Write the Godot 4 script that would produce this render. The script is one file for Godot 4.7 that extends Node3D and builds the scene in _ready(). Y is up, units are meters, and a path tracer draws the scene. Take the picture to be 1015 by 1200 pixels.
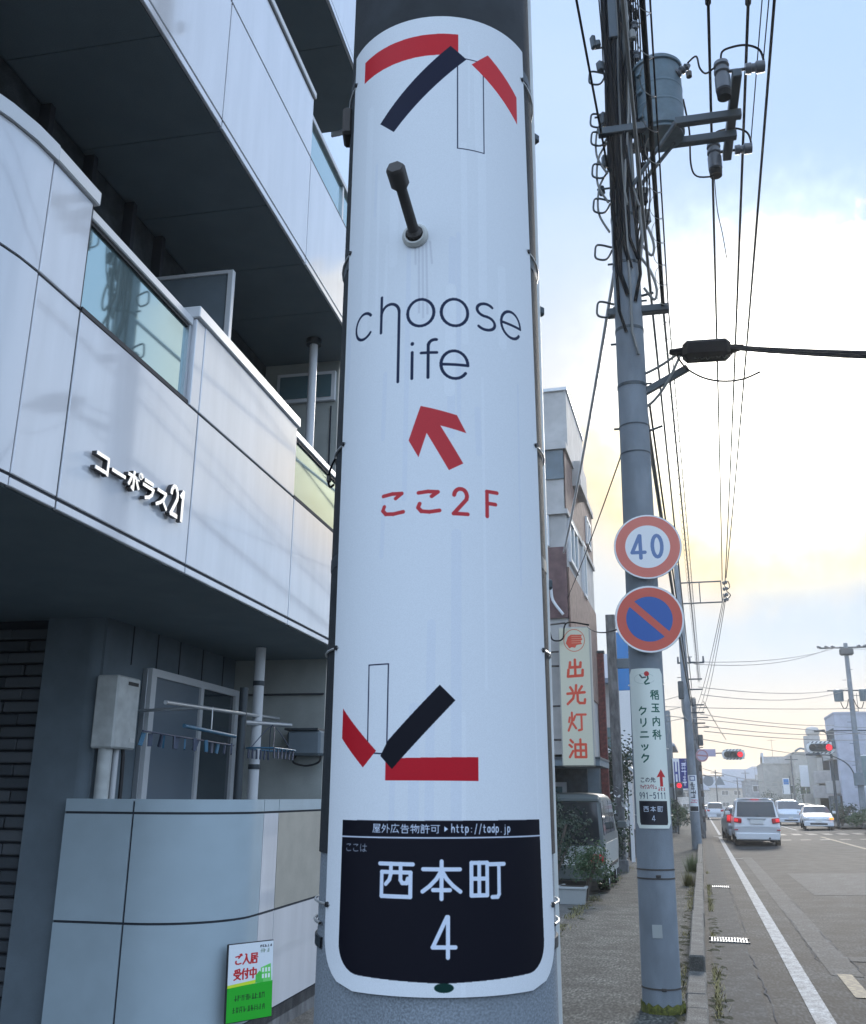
extends Node3D
# ---------------------------------------------------------------- mesh collector
class MB:
	var v := PackedVector3Array()
	var n := PackedVector3Array()
	var t := PackedVector2Array()
	var ix := PackedInt32Array()
	func tri(a: Vector3, b: Vector3, c: Vector3, na: Vector3, nb: Vector3, nc: Vector3, ua := Vector2.ZERO, ub := Vector2.ZERO, uc := Vector2.ZERO) -> void:
		var cr := (b - a).cross(c - a)
		var k := v.size()
		if cr.dot(na + nb + nc) > 0.0:
			v.append_array(PackedVector3Array([a, c, b]))
			n.append_array(PackedVector3Array([na, nc, nb]))
			t.append_array(PackedVector2Array([ua, uc, ub]))
		else:
			v.append_array(PackedVector3Array([a, b, c]))
			n.append_array(PackedVector3Array([na, nb, nc]))
			t.append_array(PackedVector2Array([ua, ub, uc]))
		ix.append_array(PackedInt32Array([k, k + 1, k + 2]))
	func quad(a: Vector3, b: Vector3, c: Vector3, d: Vector3, out: Vector3, uv := Rect2(0, 0, 1, 1)) -> void:
		var nn := (b - a).cross(c - a).normalized()
		if nn == Vector3.ZERO:
			nn = (c - a).cross(d - a).normalized()
		if nn.dot(out) < 0.0:
			nn = -nn
		var u0 := uv.position
		var u1 := uv.end
		tri(a, b, c, nn, nn, nn, Vector2(u0.x, u1.y), Vector2(u1.x, u1.y), Vector2(u1.x, u0.y))
		tri(a, c, d, nn, nn, nn, Vector2(u0.x, u1.y), Vector2(u1.x, u0.y), Vector2(u0.x, u0.y))
	func box(c: Vector3, s: Vector3, b := Basis.IDENTITY, bev := 0.0) -> MB:
		var h := s * 0.5
		if bev <= 0.0:
			for ax in 3:
				for sg in [-1.0, 1.0]:
					var o := Vector3.ZERO; o[ax] = sg
					var p := Vector3.ZERO; p[(ax + 1) % 3] = 1.0
					var q := Vector3.ZERO; q[(ax + 2) % 3] = 1.0
					quad(c + b * ((o - p - q) * h), c + b * ((o + p - q) * h), c + b * ((o + p + q) * h), c + b * ((o - p + q) * h), b * o)
			return self
		bev = minf(bev, minf(h.x, minf(h.y, h.z)) * 0.49)
		for ax in 3:
			for sg in [-1.0, 1.0]:
				var o := Vector3.ZERO; o[ax] = sg
				var p := Vector3.ZERO; p[(ax + 1) % 3] = 1.0
				var q := Vector3.ZERO; q[(ax + 2) % 3] = 1.0
				var hi := h - Vector3.ONE * bev; hi[ax] = h[ax]
				quad(c + b * ((o - p - q) * hi), c + b * ((o + p - q) * hi), c + b * ((o + p + q) * hi), c + b * ((o - p + q) * hi), b * o)
		for ax in 3:
			var p := (ax + 1) % 3
			var q := (ax + 2) % 3
			for s1 in [-1.0, 1.0]:
				for s2 in [-1.0, 1.0]:
					var e := []
					for s0 in [-1.0, 1.0]:
						var m := Vector3.ZERO; m[ax] = s0 * (h[ax] - bev); m[p] = s1 * h[p]; m[q] = s2 * (h[q] - bev)
						var k := Vector3.ZERO; k[ax] = s0 * (h[ax] - bev); k[p] = s1 * (h[p] - bev); k[q] = s2 * h[q]
						e.append([c + b * m, c + b * k])
					var o := Vector3.ZERO; o[p] = s1; o[q] = s2
					quad(e[0][0], e[1][0], e[1][1], e[0][1], b * o)
		for sx in [-1.0, 1.0]:
			for sy in [-1.0, 1.0]:
				for sz in [-1.0, 1.0]:
					var d := Vector3(sx, sy, sz)
					var nn: Vector3 = (b * d).normalized()
					tri(c + b * (d * Vector3(h.x, h.y - bev, h.z - bev)), c + b * (d * Vector3(h.x - bev, h.y, h.z - bev)), c + b * (d * Vector3(h.x - bev, h.y - bev, h.z)), nn, nn, nn)
		return self
	func cyl(a: Vector3, b: Vector3, r0: float, r1 := -1.0, m := 14, caps := true) -> MB:
		if r1 < 0.0: r1 = r0
		var d := (b - a).normalized()
		var x := d.cross(Vector3.UP if absf(d.y) < 0.9 else Vector3.RIGHT).normalized()
		var y := x.cross(d)
		for i in m:
			var t0 := TAU * i / m
			var t1 := TAU * (i + 1) / m
			var e0 := x * cos(t0) + y * sin(t0)
			var e1 := x * cos(t1) + y * sin(t1)
			tri(a + e0 * r0, a + e1 * r0, b + e1 * r1, e0, e1, e1)
			tri(a + e0 * r0, b + e1 * r1, b + e0 * r1, e0, e1, e0)
			if caps:
				if r0 > 0.0: tri(a, a + e0 * r0, a + e1 * r0, -d, -d, -d)
				if r1 > 0.0: tri(b, b + e0 * r1, b + e1 * r1, d, d, d)
		return self
	func tube(p0s: Array, r: float, m := 6) -> MB:
		var p := p0s
		if p0s.size() >= 3 and p0s.size() <= 9:   # bent wire: round the corners
			p = []
			var e := p0s.size() - 1
			for i in e:
				for j in 5: p.append((p0s[i] as Vector3).cubic_interpolate(p0s[i + 1], p0s[maxi(i - 1, 0)], p0s[mini(i + 2, e)], j / 5.0))
			p.append(p0s[e])
		var k := p.size()
		var rings := []
		var prev := Vector3.ZERO
		for i in k:
			var d: Vector3 = (p[mini(i + 1, k - 1)] - p[maxi(i - 1, 0)]).normalized()
			var x: Vector3
			if prev == Vector3.ZERO:
				x = d.cross(Vector3.UP if absf(d.y) < 0.9 else Vector3.RIGHT).normalized()
			else:
				x = (prev - d * prev.dot(d)).normalized()
			prev = x
			var y := x.cross(d)
			var ring := []
			for j in m:
				ring.append(x * cos(TAU * j / m) + y * sin(TAU * j / m))
			rings.append(ring)
		for i in k - 1:
			for j in m:
				var j2 := (j + 1) % m
				var a: Vector3 = rings[i][j]; var b: Vector3 = rings[i][j2]; var c: Vector3 = rings[i + 1][j2]; var d2: Vector3 = rings[i + 1][j]
				var p0: Vector3 = p[i]; var p1: Vector3 = p[i + 1]
				tri(p0 + a * r, p0 + b * r, p1 + c * r, a, b, c)
				tri(p0 + a * r, p1 + c * r, p1 + d2 * r, a, c, d2)
		return self
	func lathe(prof: Array, at: Vector3, m := 20, b := Basis.IDENTITY) -> MB:
		for i in prof.size() - 1:
			var p: Vector2 = prof[i]; var q: Vector2 = prof[i + 1]
			var nr := Vector2(q.y - p.y, p.x - q.x).normalized()
			for j in m:
				var t0 := TAU * j / m
				var t1 := TAU * (j + 1) / m
				var c0 := Vector3(cos(t0), 0, sin(t0)); var c1 := Vector3(cos(t1), 0, sin(t1))
				var n0 := b * (c0 * nr.x + Vector3.UP * nr.y); var n1 := b * (c1 * nr.x + Vector3.UP * nr.y)
				var a := at + b * (c0 * p.x + Vector3.UP * p.y); var bb := at + b * (c1 * p.x + Vector3.UP * p.y)
				var c := at + b * (c1 * q.x + Vector3.UP * q.y); var d := at + b * (c0 * q.x + Vector3.UP * q.y)
				if p.x > 0.0: tri(a, bb, c, n0, n1, n1)
				if q.x > 0.0: tri(a, c, d, n0, n1, n0)
		return self
	func prism(poly: PackedVector2Array, z0: float, z1: float, xf := Transform3D.IDENTITY) -> MB:
		var id := Geometry2D.triangulate_polygon(poly)
		var fz := xf.basis.z.normalized() * signf(z1 - z0)
		for i in range(0, id.size(), 3):
			var a := poly[id[i]]; var b := poly[id[i + 1]]; var c := poly[id[i + 2]]
			tri(xf * Vector3(a.x, a.y, z1), xf * Vector3(b.x, b.y, z1), xf * Vector3(c.x, c.y, z1), fz, fz, fz)
			tri(xf * Vector3(a.x, a.y, z0), xf * Vector3(b.x, b.y, z0), xf * Vector3(c.x, c.y, z0), -fz, -fz, -fz)
		var cw := Geometry2D.is_polygon_clockwise(poly)
		for i in poly.size():
			var a := poly[i]; var b := poly[(i + 1) % poly.size()]
			var o := Vector2(b.y - a.y, a.x - b.x) * (-1.0 if cw else 1.0)
			quad(xf * Vector3(a.x, a.y, z0), xf * Vector3(b.x, b.y, z0), xf * Vector3(b.x, b.y, z1), xf * Vector3(a.x, a.y, z1), xf.basis * Vector3(o.x, o.y, 0))
		return self
	func loft(rings: Array, cap := true) -> MB:
		var m: int = rings[0].size()
		var k := rings.size()
		var mid := Vector3.ZERO
		var nrm := []
		for i in k:
			var r := []
			for j in m:
				var a: Vector3 = rings[maxi(i - 1, 0)][j]; var b: Vector3 = rings[mini(i + 1, k - 1)][j]
				var c: Vector3 = rings[i][(j + 1) % m]; var d: Vector3 = rings[i][(j + m - 1) % m]
				r.append((b - a).cross(c - d).normalized())
			nrm.append(r)
		for j in m: mid += rings[k / 2][j] / m
		var flip := 0.0
		for j in m: flip += (rings[k / 2][j] - mid).dot(nrm[k / 2][j])
		var sg := signf(flip)
		for i in k - 1:
			for j in m:
				var j2 := (j + 1) % m
				tri(rings[i][j], rings[i][j2], rings[i + 1][j2], nrm[i][j] * sg, nrm[i][j2] * sg, nrm[i + 1][j2] * sg)
				tri(rings[i][j], rings[i + 1][j2], rings[i + 1][j], nrm[i][j] * sg, nrm[i + 1][j2] * sg, nrm[i + 1][j] * sg)
		if cap:
			for e in [0, k - 1]:
				var c := Vector3.ZERO
				for j in m: c += rings[e][j] / m
				var o: Vector3 = (c - mid).normalized()
				for j in m: tri(c, rings[e][j], rings[e][(j + 1) % m], o, o, o)
		return self
	func append_shift(o: MB, by: Vector3) -> MB:
		var k := v.size()
		for p in o.v: v.append(p + by)
		n.append_array(o.n); t.append_array(o.t)
		for i in o.ix: ix.append(i + k)
		return self
	func mesh(m: Material) -> ArrayMesh:
		var a := []
		a.resize(Mesh.ARRAY_MAX)
		a[Mesh.ARRAY_VERTEX] = v; a[Mesh.ARRAY_NORMAL] = n; a[Mesh.ARRAY_TEX_UV] = t; a[Mesh.ARRAY_INDEX] = ix
		var am := ArrayMesh.new()
		am.add_surface_from_arrays(Mesh.PRIMITIVE_TRIANGLES, a)
		am.surface_set_material(0, m)
		return am

# ---------------------------------------------------------------- scene helpers
const SLOPE := 0.007
var M := {}
var used := {}
var rng := RandomNumberGenerator.new()

func gy(x: float, z: float) -> float: return SLOPE * z + 0.028 * maxf(0.0, x - 1.5)
func gp(x: float, z: float, up := 0.0) -> Vector3: return Vector3(x, gy(x, z) + up, z)
func numbered(called: String) -> String:
	used[called] = used.get(called, -1) + 1
	return called if used[called] == 0 else "%s_%03d" % [called, used[called]]
func tag(o: Node, label: String, category: String, group := "") -> Node:
	o.set_meta("label", label); o.set_meta("category", category)
	if group: o.set_meta("group", group)
	return o
func thing(called: String, label: String, category: String, at := Vector3.ZERO, turn := 0.0, group := "") -> Node3D:
	var o := Node3D.new(); o.name = numbered(called); add_child(o)
	o.position = at; o.rotation.y = turn
	tag(o, label, category, group)
	return o
func part(st: MB, called: String, m: Material, parent: Node, label := "") -> MeshInstance3D:
	var o := MeshInstance3D.new(); o.mesh = st.mesh(m); o.name = called
	parent.add_child(o, true)
	if label: o.set_meta("label", label)
	return o
func pmesh(am: Mesh, called: String, parent: Node, at: Transform3D, m: Material = null) -> MeshInstance3D:
	var o := MeshInstance3D.new(); o.mesh = am; o.name = called; o.transform = at
	if m: o.material_override = m
	parent.add_child(o, true)
	return o
func solo(st: MB, called: String, m: Material, label: String, category: String, group := "", at := Vector3.ZERO, turn := 0.0) -> MeshInstance3D:
	var o := MeshInstance3D.new(); o.mesh = st.mesh(m); o.name = numbered(called); add_child(o)
	o.position = at; o.rotation.y = turn
	tag(o, label, category, group)
	return o
func struct(st: MB, called: String, m: Material) -> MeshInstance3D:
	var o := MeshInstance3D.new(); o.mesh = st.mesh(m); o.name = numbered(called); add_child(o)
	o.set_meta("kind", "structure")
	return o
func dup(src: Node3D, label: String, at: Vector3, turn := 0.0) -> Node3D:
	var base: String = src.name
	var rx := RegEx.create_from_string("_\\d{3}$")
	var o: Node3D = src.duplicate(); o.name = numbered(rx.sub(base, "")); add_child(o)
	o.position = at; o.rotation.y = turn; o.set_meta("label", label)
	return o

var noise_cache := {}
func noise_tex(amount: float, freq: float, kind := 0, sd := 1) -> NoiseTexture2D:
	var key := "%.2f %.3f %d %d" % [amount, freq, kind, sd]
	if noise_cache.has(key): return noise_cache[key]
	var f := FastNoiseLite.new()
	f.noise_type = [FastNoiseLite.TYPE_SIMPLEX_SMOOTH, FastNoiseLite.TYPE_CELLULAR, FastNoiseLite.TYPE_VALUE][kind]
	f.frequency = freq; f.seed = sd; f.fractal_octaves = 4; f.fractal_gain = 0.6
	var t := NoiseTexture2D.new()
	t.width = 512; t.height = 512; t.seamless = true; t.noise = f
	var g := Gradient.new()
	g.offsets = PackedFloat32Array([0.15, 0.85]); g.colors = PackedColorArray([Color(1 - amount, 1 - amount, 1 - amount), Color.WHITE])
	t.color_ramp = g
	noise_cache[key] = t
	return t
func col(r: float, g: float, b: float) -> Color: return Color(r, g, b).linear_to_srgb()
# o: grain [amount, metres per tile], blot [amount, metres per tile], bump cm, seed
func mat(nm: String, c: Color, rough := 0.8, o := {}) -> StandardMaterial3D:
	var m := StandardMaterial3D.new()
	m.resource_name = nm; m.albedo_color = c; m.roughness = rough; m.metallic = o.get("metal", 0.0)
	m.metallic_specular = o.get("spec", 0.5)
	if o.has("grain"):
		m.albedo_texture = noise_tex(o.grain[0], o.get("gf", 0.09), o.get("gk", 0), 3)
		m.uv1_triplanar = true; m.uv1_world_triplanar = true; m.uv1_scale = Vector3(1, 1, 1.0 / o.get("gs", 1.0)) / o.grain[1]
		if o.has("bump"):
			m.heightmap_enabled = true; m.heightmap_texture = m.albedo_texture; m.heightmap_scale = o.bump
	if o.has("blot"):
		m.detail_enabled = true; m.detail_blend_mode = BaseMaterial3D.BLEND_MODE_MUL
		m.detail_albedo = noise_tex(o.blot[0], 0.012, 0, o.get("seed", 7))
		m.detail_uv_layer = BaseMaterial3D.DETAIL_UV_2
		m.uv2_triplanar = true; m.uv2_world_triplanar = true; m.uv2_scale = (o.stretch if o.has("stretch") else Vector3.ONE) / o.blot[1]
	if o.has("coat"):
		m.clearcoat_enabled = true; m.clearcoat = o.coat; m.clearcoat_roughness = 0.05
	if o.has("emit"):
		m.emission_enabled = true; m.emission = o.emit; m.emission_energy_multiplier = o.get("power", 1.0)
	if o.has("back"):
		m.backlight_enabled = true; m.backlight = o.back
	M[nm] = m
	return m
func glass(nm: String, c: Color, a: float, rough := 0.03, spec := 0.5) -> StandardMaterial3D:
	var m := StandardMaterial3D.new()
	m.resource_name = nm; m.albedo_color = Color(c, a); m.transparency = BaseMaterial3D.TRANSPARENCY_ALPHA; m.roughness = rough; m.metallic_specular = spec
	M[nm] = m
	return m
func B(c: Vector3, s: Vector3, bev := 0.0) -> MB: return MB.new().box(c, s, Basis.IDENTITY, bev)
func span(x0: float, x1: float, y0: float, y1: float, z0: float, z1: float, bev := 0.0) -> MB:
	return MB.new().box(Vector3((x0 + x1) / 2, (y0 + y1) / 2, (z0 + z1) / 2), Vector3(absf(x1 - x0), absf(y1 - y0), absf(z1 - z0)), Basis.IDENTITY, bev)

# ---------------------------------------------------------------- lettering: strokes on a 0..100 square, y down; A cx,cy,rx,ry,from,to is an arc
const G := {
	"西": "4,8 96,8;36,8 36,34 32,50 22,62;63,8 63,50 68,58 80,58 83,46;10,30 90,30 90,94 10,94 10,30",
	"本": "6,24 94,24;50,4 50,98;50,26 38,48 22,66 5,80;50,26 62,48 78,66 95,80;30,76 70,76",
	"町": "5,8 48,8 48,90 5,90 5,8;26,8 26,90;5,48 48,48;54,12 98,12;82,12 82,88 78,95 62,95",
	"屋": "12,8 90,8 90,26 15,26;15,8 15,40 12,70 4,95;25,42 88,42;50,42 30,58 80,58;70,50 84,62;28,74 84,74;55,60 55,93;18,93 95,93",
	"外": "25,5 18,30 5,52;22,25 48,25 38,60 8,95;18,45 32,62;70,4 70,97;70,38 95,58",
	"広": "50,2 50,16;12,16 95,16;14,16 14,55 4,95;55,32 40,62 28,88 85,82;70,60 90,95",
	"告": "28,5 18,30;20,24 85,24;52,4 52,44;5,44 95,44;22,60 80,60 80,95 22,95 22,60",
	"物": "15,12 8,40;10,30 45,30;28,4 28,97;4,66 46,58;60,4 46,40;55,24 95,24 90,90 80,95;68,26 48,70;82,26 60,85",
	"許": "15,4 35,12;5,20 45,20;10,34 40,34;10,46 40,46;10,60 40,60 40,92 10,92 10,60;65,4 52,32;60,20 95,20;50,50 98,50;75,20 75,97",
	"可": "4,12 96,12;80,12 80,90 65,95;15,36 52,36 52,72 15,72 15,36",
	"こ": "18,20 50,16 82,18 62,34;22,60 17,74 28,88 55,91 88,86",
	"ご": "14,24 46,20 70,22 54,36;18,62 14,76 26,88 52,91 84,86;72,4 80,16;88,2 96,14",
	"は": "16,12 10,50 16,88 24,72;40,32 95,32;70,8 70,80 60,90 45,86 46,72 62,68 92,86",
	"コ": "10,16 86,16 86,90;8,84 86,84", "ー": "6,50 94,50",
	"ポ": "8,30 82,30;46,8 46,92 34,86;24,46 10,76;66,46 84,74;A 90,10,8,8,0,360",
	"ラ": "20,10 80,10;8,36 90,36 80,64 58,84 30,95", "ス": "14,16 82,16 64,50 38,74 8,92;58,58 92,92",
	"入": "38,6 52,10 48,40 30,70 6,94;50,28 66,66 95,94",
	"居": "14,8 88,8 88,28 16,28;16,8 14,60 4,96;24,44 96,44;58,30 58,60;32,60 84,60 84,94 32,94 32,60",
	"受": "78,4 20,12;20,18 26,32;46,16 50,30;82,14 70,32;8,52 8,38 92,38 92,52;24,56 78,56 56,78 10,96;32,60 58,82 92,96",
	"付": "30,4 6,46;20,28 20,97;40,28 97,28;78,6 78,90 62,94;50,48 62,66", "中": "10,24 90,24 90,66 10,66 10,24;50,4 50,97",
	"出": "50,5 50,88;24,18 20,44 78,42 80,20;14,56 10,90 88,86 90,58",
	"光": "52,2 48,38;20,12 32,30;82,8 66,30;4,44 96,38;40,42 34,68 4,96;58,40 58,82 68,92 94,92 97,74",
	"灯": "12,30 8,52;40,24 32,44;24,6 24,48 4,95;26,58 44,84;48,16 97,16;74,16 74,90 58,94",
	"油": "12,8 24,20;6,32 18,42;6,92 24,62;36,30 92,30 92,92 36,92 36,30;64,6 64,92;36,60 92,60",
	"稲": "36,4 10,12;4,30 42,30;24,10 24,97;24,36 4,70;26,42 42,58;90,4 48,12;50,20 56,32;70,18 72,30;92,16 82,32;52,44 52,94;52,44 66,42;76,44 94,44 94,94 52,94;54,68 66,68;78,68 94,68",
	"玉": "12,10 88,10;18,46 82,46;50,10 50,88;5,88 95,88;64,60 80,76", "内": "14,24 14,97;14,24 88,24 88,92 74,94;50,4 48,40 24,70;50,40 76,68",
	"科": "40,4 10,12;4,30 46,30;26,10 26,97;26,36 4,70;28,42 44,58;58,14 70,26;54,36 66,48;48,68 98,60;82,4 82,97",
	"ク": "36,6 10,44;34,24 84,24 72,58 30,94", "リ": "22,10 22,56;76,6 76,52 64,78 40,95", "ニ": "18,24 82,24;6,80 94,80", "ッ": "16,40 24,58;44,36 50,54;84,36 74,66 40,92",
	"の": "52,18 40,60 22,82 10,62 22,34 54,16 84,30 90,56 74,80 56,86", "先": "28,6 14,36;24,24 88,24;54,4 54,48;4,48 96,48;36,48 30,76 6,94;62,48 62,88 72,92 94,88 94,74",
	"マ": "10,18 90,18 56,60;34,46 68,84", "バ": "30,26 8,80;58,26 86,82;74,8 82,20;88,4 96,16", "ュ": "24,50 70,50 66,86;10,88 92,88",
	"2": "A 50,30,32,26,-175,20;80,42 16,96 86,96", "F": "22,96 22,4 84,4;22,48 74,48", "4": "62,2 10,74 94,74;66,2 66,98", "0": "A 50,50,32,46,0,360",
	"1": "26,20 54,4 54,98", "5": "82,6 28,6 22,46;A 50,66,34,30,-140,150", "9": "A 50,32,32,28,0,360;82,32 78,66 50,96", "-": "12,50 88,50",
	"h": "20,4 20,76;A 50,54,30,22,180,360;80,54 80,76", "t": "40,12 40,68 56,76 72,74;16,32 72,32", "p": "20,30 20,98;A 50,53,30,23,0,360", ":": "48,40 52,40;48,72 52,72", "/": "72,4 26,90",
	"a": "A 48,53,28,23,0,360;78,30 78,76", "d": "A 48,53,28,23,0,360;78,4 78,76", ".": "48,74 52,74", "j": "54,30 54,88 46,98 30,96;54,14 56,14", "H": "14,4 14,96;86,4 86,96;14,50 86,50", "▸": "40,26 70,50 40,74 40,34;48,40 60,50 48,60",
}
func arc(cx: float, cy: float, rx: float, ry: float, a0: float, a1: float, k := 20) -> PackedVector2Array:
	var o := PackedVector2Array()
	for i in k + 1:
		var a := deg_to_rad(lerpf(a0, a1, float(i) / k))
		o.append(Vector2(cx + rx * cos(a), cy + ry * sin(a)))
	return o
func strokes(ch: String) -> Array:
	var o := []
	for s: String in G[ch].split(";"):
		if s.begins_with("A "):
			var f := s.substr(2).split_floats(",")
			o.append(arc(f[0], f[1], f[2], f[3], f[4], f[5]))
		else:
			var l := PackedVector2Array()
			for p in s.split(" "):
				var q := p.split_floats(",")
				l.append(Vector2(q[0], q[1]))
			o.append(l)
	return o
func ink(img: Image, p: PackedVector2Array, lw: float, c: Color) -> void:
	var w := img.get_width(); var h := img.get_height()
	var hw := lw * 0.5
	for i in p.size() - 1:
		var a := p[i]; var b := p[i + 1]
		var d := b - a
		var l2 := maxf(d.length_squared(), 1e-6)
		for y in range(maxi(0, int(minf(a.y, b.y) - hw - 1)), mini(h, int(maxf(a.y, b.y) + hw + 2))):
			for x in range(maxi(0, int(minf(a.x, b.x) - hw - 1)), mini(w, int(maxf(a.x, b.x) + hw + 2))):
				var q := Vector2(x + 0.5, y + 0.5)
				var k := clampf((q - a).dot(d) / l2, 0.0, 1.0)
				var e := clampf(hw - q.distance_to(a + d * k) + 0.5, 0.0, 1.0)
				if e > 0.0: img.set_pixel(x, y, img.get_pixel(x, y).lerp(c, e))
func glyph(img: Image, ch: String, r: Rect2, lw: float, c: Color) -> void:
	if not G.has(ch): return
	for s: PackedVector2Array in strokes(ch):
		var q := PackedVector2Array()
		for p in s: q.append(r.position + p * r.size / 100.0)
		ink(img, q, lw, c)
func row(img: Image, text: String, r: Rect2, lw: float, c: Color, fill := 0.86) -> void:
	var n := text.length()
	for i in n:
		glyph(img, text[i], Rect2(r.position.x + r.size.x * i / n, r.position.y, r.size.x / n * fill, r.size.y), lw, c)
func column(img: Image, text: String, r: Rect2, lw: float, c: Color, fill := 0.84) -> void:
	var n := text.length()
	for i in n:
		glyph(img, text[i], Rect2(r.position.x, r.position.y + r.size.y * i / n, r.size.x, r.size.y / n * fill), lw, c)
func poly(img: Image, p: PackedVector2Array, c: Color) -> void:
	var bb := Rect2(p[0], Vector2.ZERO)
	for q in p: bb = bb.expand(q)
	for y in range(maxi(0, int(bb.position.y)), mini(img.get_height(), int(bb.end.y) + 1)):
		for x in range(maxi(0, int(bb.position.x)), mini(img.get_width(), int(bb.end.x) + 1)):
			var e := 0.0
			for s in 4:
				if Geometry2D.is_point_in_polygon(Vector2(x + 0.25 + 0.5 * (s % 2), y + 0.25 + 0.5 * (s / 2)), p): e += 0.25
			if e > 0.0: img.set_pixel(x, y, img.get_pixel(x, y).lerp(c, e))
func scribble(img: Image, r: Rect2, cells: int, lw: float, c: Color, down := true) -> void:
	for i in cells:
		var o := r.position + (Vector2(0, r.size.y * i / cells) if down else Vector2(r.size.x * i / cells, 0))
		var s := Vector2(r.size.x, r.size.y / cells * 0.8) if down else Vector2(r.size.x / cells * 0.8, r.size.y)
		for k in 4:
			var y := o.y + s.y * rng.randf()
			var x := o.x + s.x * rng.randf()
			ink(img, PackedVector2Array([Vector2(o.x + s.x * rng.randf_range(0, 0.3), y), Vector2(o.x + s.x * rng.randf_range(0.7, 1), y + rng.randf_range(-1, 1))]) if k % 2 else PackedVector2Array([Vector2(x, o.y), Vector2(x + rng.randf_range(-2, 2), o.y + s.y)]), lw, c)
func canvas(w: int, h: int, c: Color) -> Image:
	var im := Image.create(w, h, false, Image.FORMAT_RGB8); im.fill(c); return im
func picture(nm: String, img: Image, rough := 0.45, spec := 0.5) -> StandardMaterial3D:
	var m := StandardMaterial3D.new(); m.resource_name = nm
	m.albedo_texture = ImageTexture.create_from_image(img); m.roughness = rough; m.texture_repeat = false; m.metallic_specular = spec
	M[nm] = m
	return m

# ---------------------------------------------------------------- sky
const SUN_AZ := 6.0
const SUN_EL := 22.7
var puff := FastNoiseLite.new()
func sky_at(az: float, el: float) -> Color:
	var e := maxf(el, 0.0)
	var daz := wrapf(az - SUN_AZ, -180, 180)
	var ca := cos(deg_to_rad(el))
	var d := Vector3(sin(deg_to_rad(az)) * ca, sin(deg_to_rad(el)), -cos(deg_to_rad(az)) * ca)
	var sd := Vector3(sin(deg_to_rad(SUN_AZ)) * cos(deg_to_rad(SUN_EL)), sin(deg_to_rad(SUN_EL)), -cos(deg_to_rad(SUN_AZ)) * cos(deg_to_rad(SUN_EL)))
	var th := rad_to_deg(acos(clampf(d.dot(sd), -1, 1)))
	# clear air: paler and warmer towards the horizon
	var top := Color(0.205, 0.288, 0.435); var mid := Color(0.25, 0.322, 0.425); var low := Color(0.275, 0.335, 0.40)
	var c := low.lerp(mid, smoothstep(3.0, 16.0, e)).lerp(top, smoothstep(14.0, 48.0, e))
	var warm := exp(-pow(daz / 26.0, 2)) * exp(-pow((e - 1.0) / 5.5, 2))
	c = c.lerp(Color(0.47, 0.37, 0.26), warm * 0.9)
	# wide pale haze round the sun
	c = c.lerp(Color(0.42, 0.395, 0.345), 0.85 * exp(-pow((daz + 10.0) / 11.0, 2)) * exp(-pow((el - 20.0) / 10.0, 2)))
	# high thin cloud everywhere
	var n := puff.get_noise_3dv(d * 560.0)
	var n2 := puff.get_noise_3dv(d * 1900.0 + Vector3(50, 0, 0))
	var veil := smoothstep(-0.15, 0.5, puff.get_noise_3dv(Vector3(d.x * 70, d.y * 200, d.z * 70)))
	c = c.lerp(Color(0.34, 0.385, 0.43), veil * 0.25 * smoothstep(2.0, 14.0, e))
	# front-lit cloud over the rest of the sky, away from the sun
	c = c.lerp(Color(0.56, 0.73, 0.99), smoothstep(48.0, 95.0, th) * (0.40 + 0.55 * smoothstep(-0.25, 0.35, n)) * smoothstep(0.0, 12.0, e))
	# the cumulus bank that hides the sun
	var up := 31.0 + 2.6 * n + 1.5 * n2 - 0.010 * pow(daz - 3.0, 2) + 0.9 * smoothstep(0.0, 8.0, daz)
	var dn := 15.5 + 2.5 * n - 0.02 * pow(daz, 2) * signf(daz) * 0.0
	var bank := smoothstep(up + 0.12, up - 0.35, el) * smoothstep(dn - 1.5, dn + 4.0, el) * smoothstep(-9.0 + 2.0 * n, -3.5, daz) * smoothstep(24.0, 17.0, daz)
	var shade := smoothstep(-0.25, 0.45, puff.get_noise_3dv(d * 1100.0 + Vector3(3, 30, 7))) * smoothstep(24.5, 28.0, el)
	var lit := Color(0.45, 0.445, 0.425).lerp(Color(0.355, 0.36, 0.365), 0.8 * shade).lerp(Color(0.36, 0.34, 0.31), clampf(smoothstep(3.0, 6.0, daz) * smoothstep(-0.1, 0.3, n2 + 0.1) * smoothstep(25.0, 28.5, el), 0, 1))
	c = c.lerp(lit, bank)
	# darker warm streak below the bank, cool bank lower still
	var ring := exp(-pow((th - 9.9) / 2.7, 2)) * smoothstep(24.0, 16.5, el)
	c = c.lerp(Color(0.45, 0.335, 0.19), ring)
	var belly := exp(-pow((el - 10.2) / 2.3, 2)) * smoothstep(-6.0, 1.0, daz + 5.0 * n) * smoothstep(32.0, 18.0, daz)
	c = c.lerp(Color(0.25, 0.31, 0.38), belly * 0.7 * clampf(0.8 + n, 0, 1))
	# light through the cloud
	var core := exp(-pow(th / (7.4 + 0.8 * n2), 3))
	c = c.lerp(Color(0.47, 0.425, 0.25), 0.75 * exp(-pow((th - 8.6) / 1.9, 2)) * smoothstep(25.0, 17.0, el + 2.0 * n2))
	c += Color(1.2, 1.17, 1.08) * core
	var chip := smoothstep(0.30, 0.42, puff.get_noise_3dv(d * 1500.0 + Vector3(9, 4, 0))) * smoothstep(4.5, 2.0, absf(daz - 2.0)) * smoothstep(2.6, 1.0, absf(el - 23.4))
	c = c.lerp(Color(0.44, 0.36, 0.25), 0.75 * chip)
	c.a = 1.0
	return c
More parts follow.
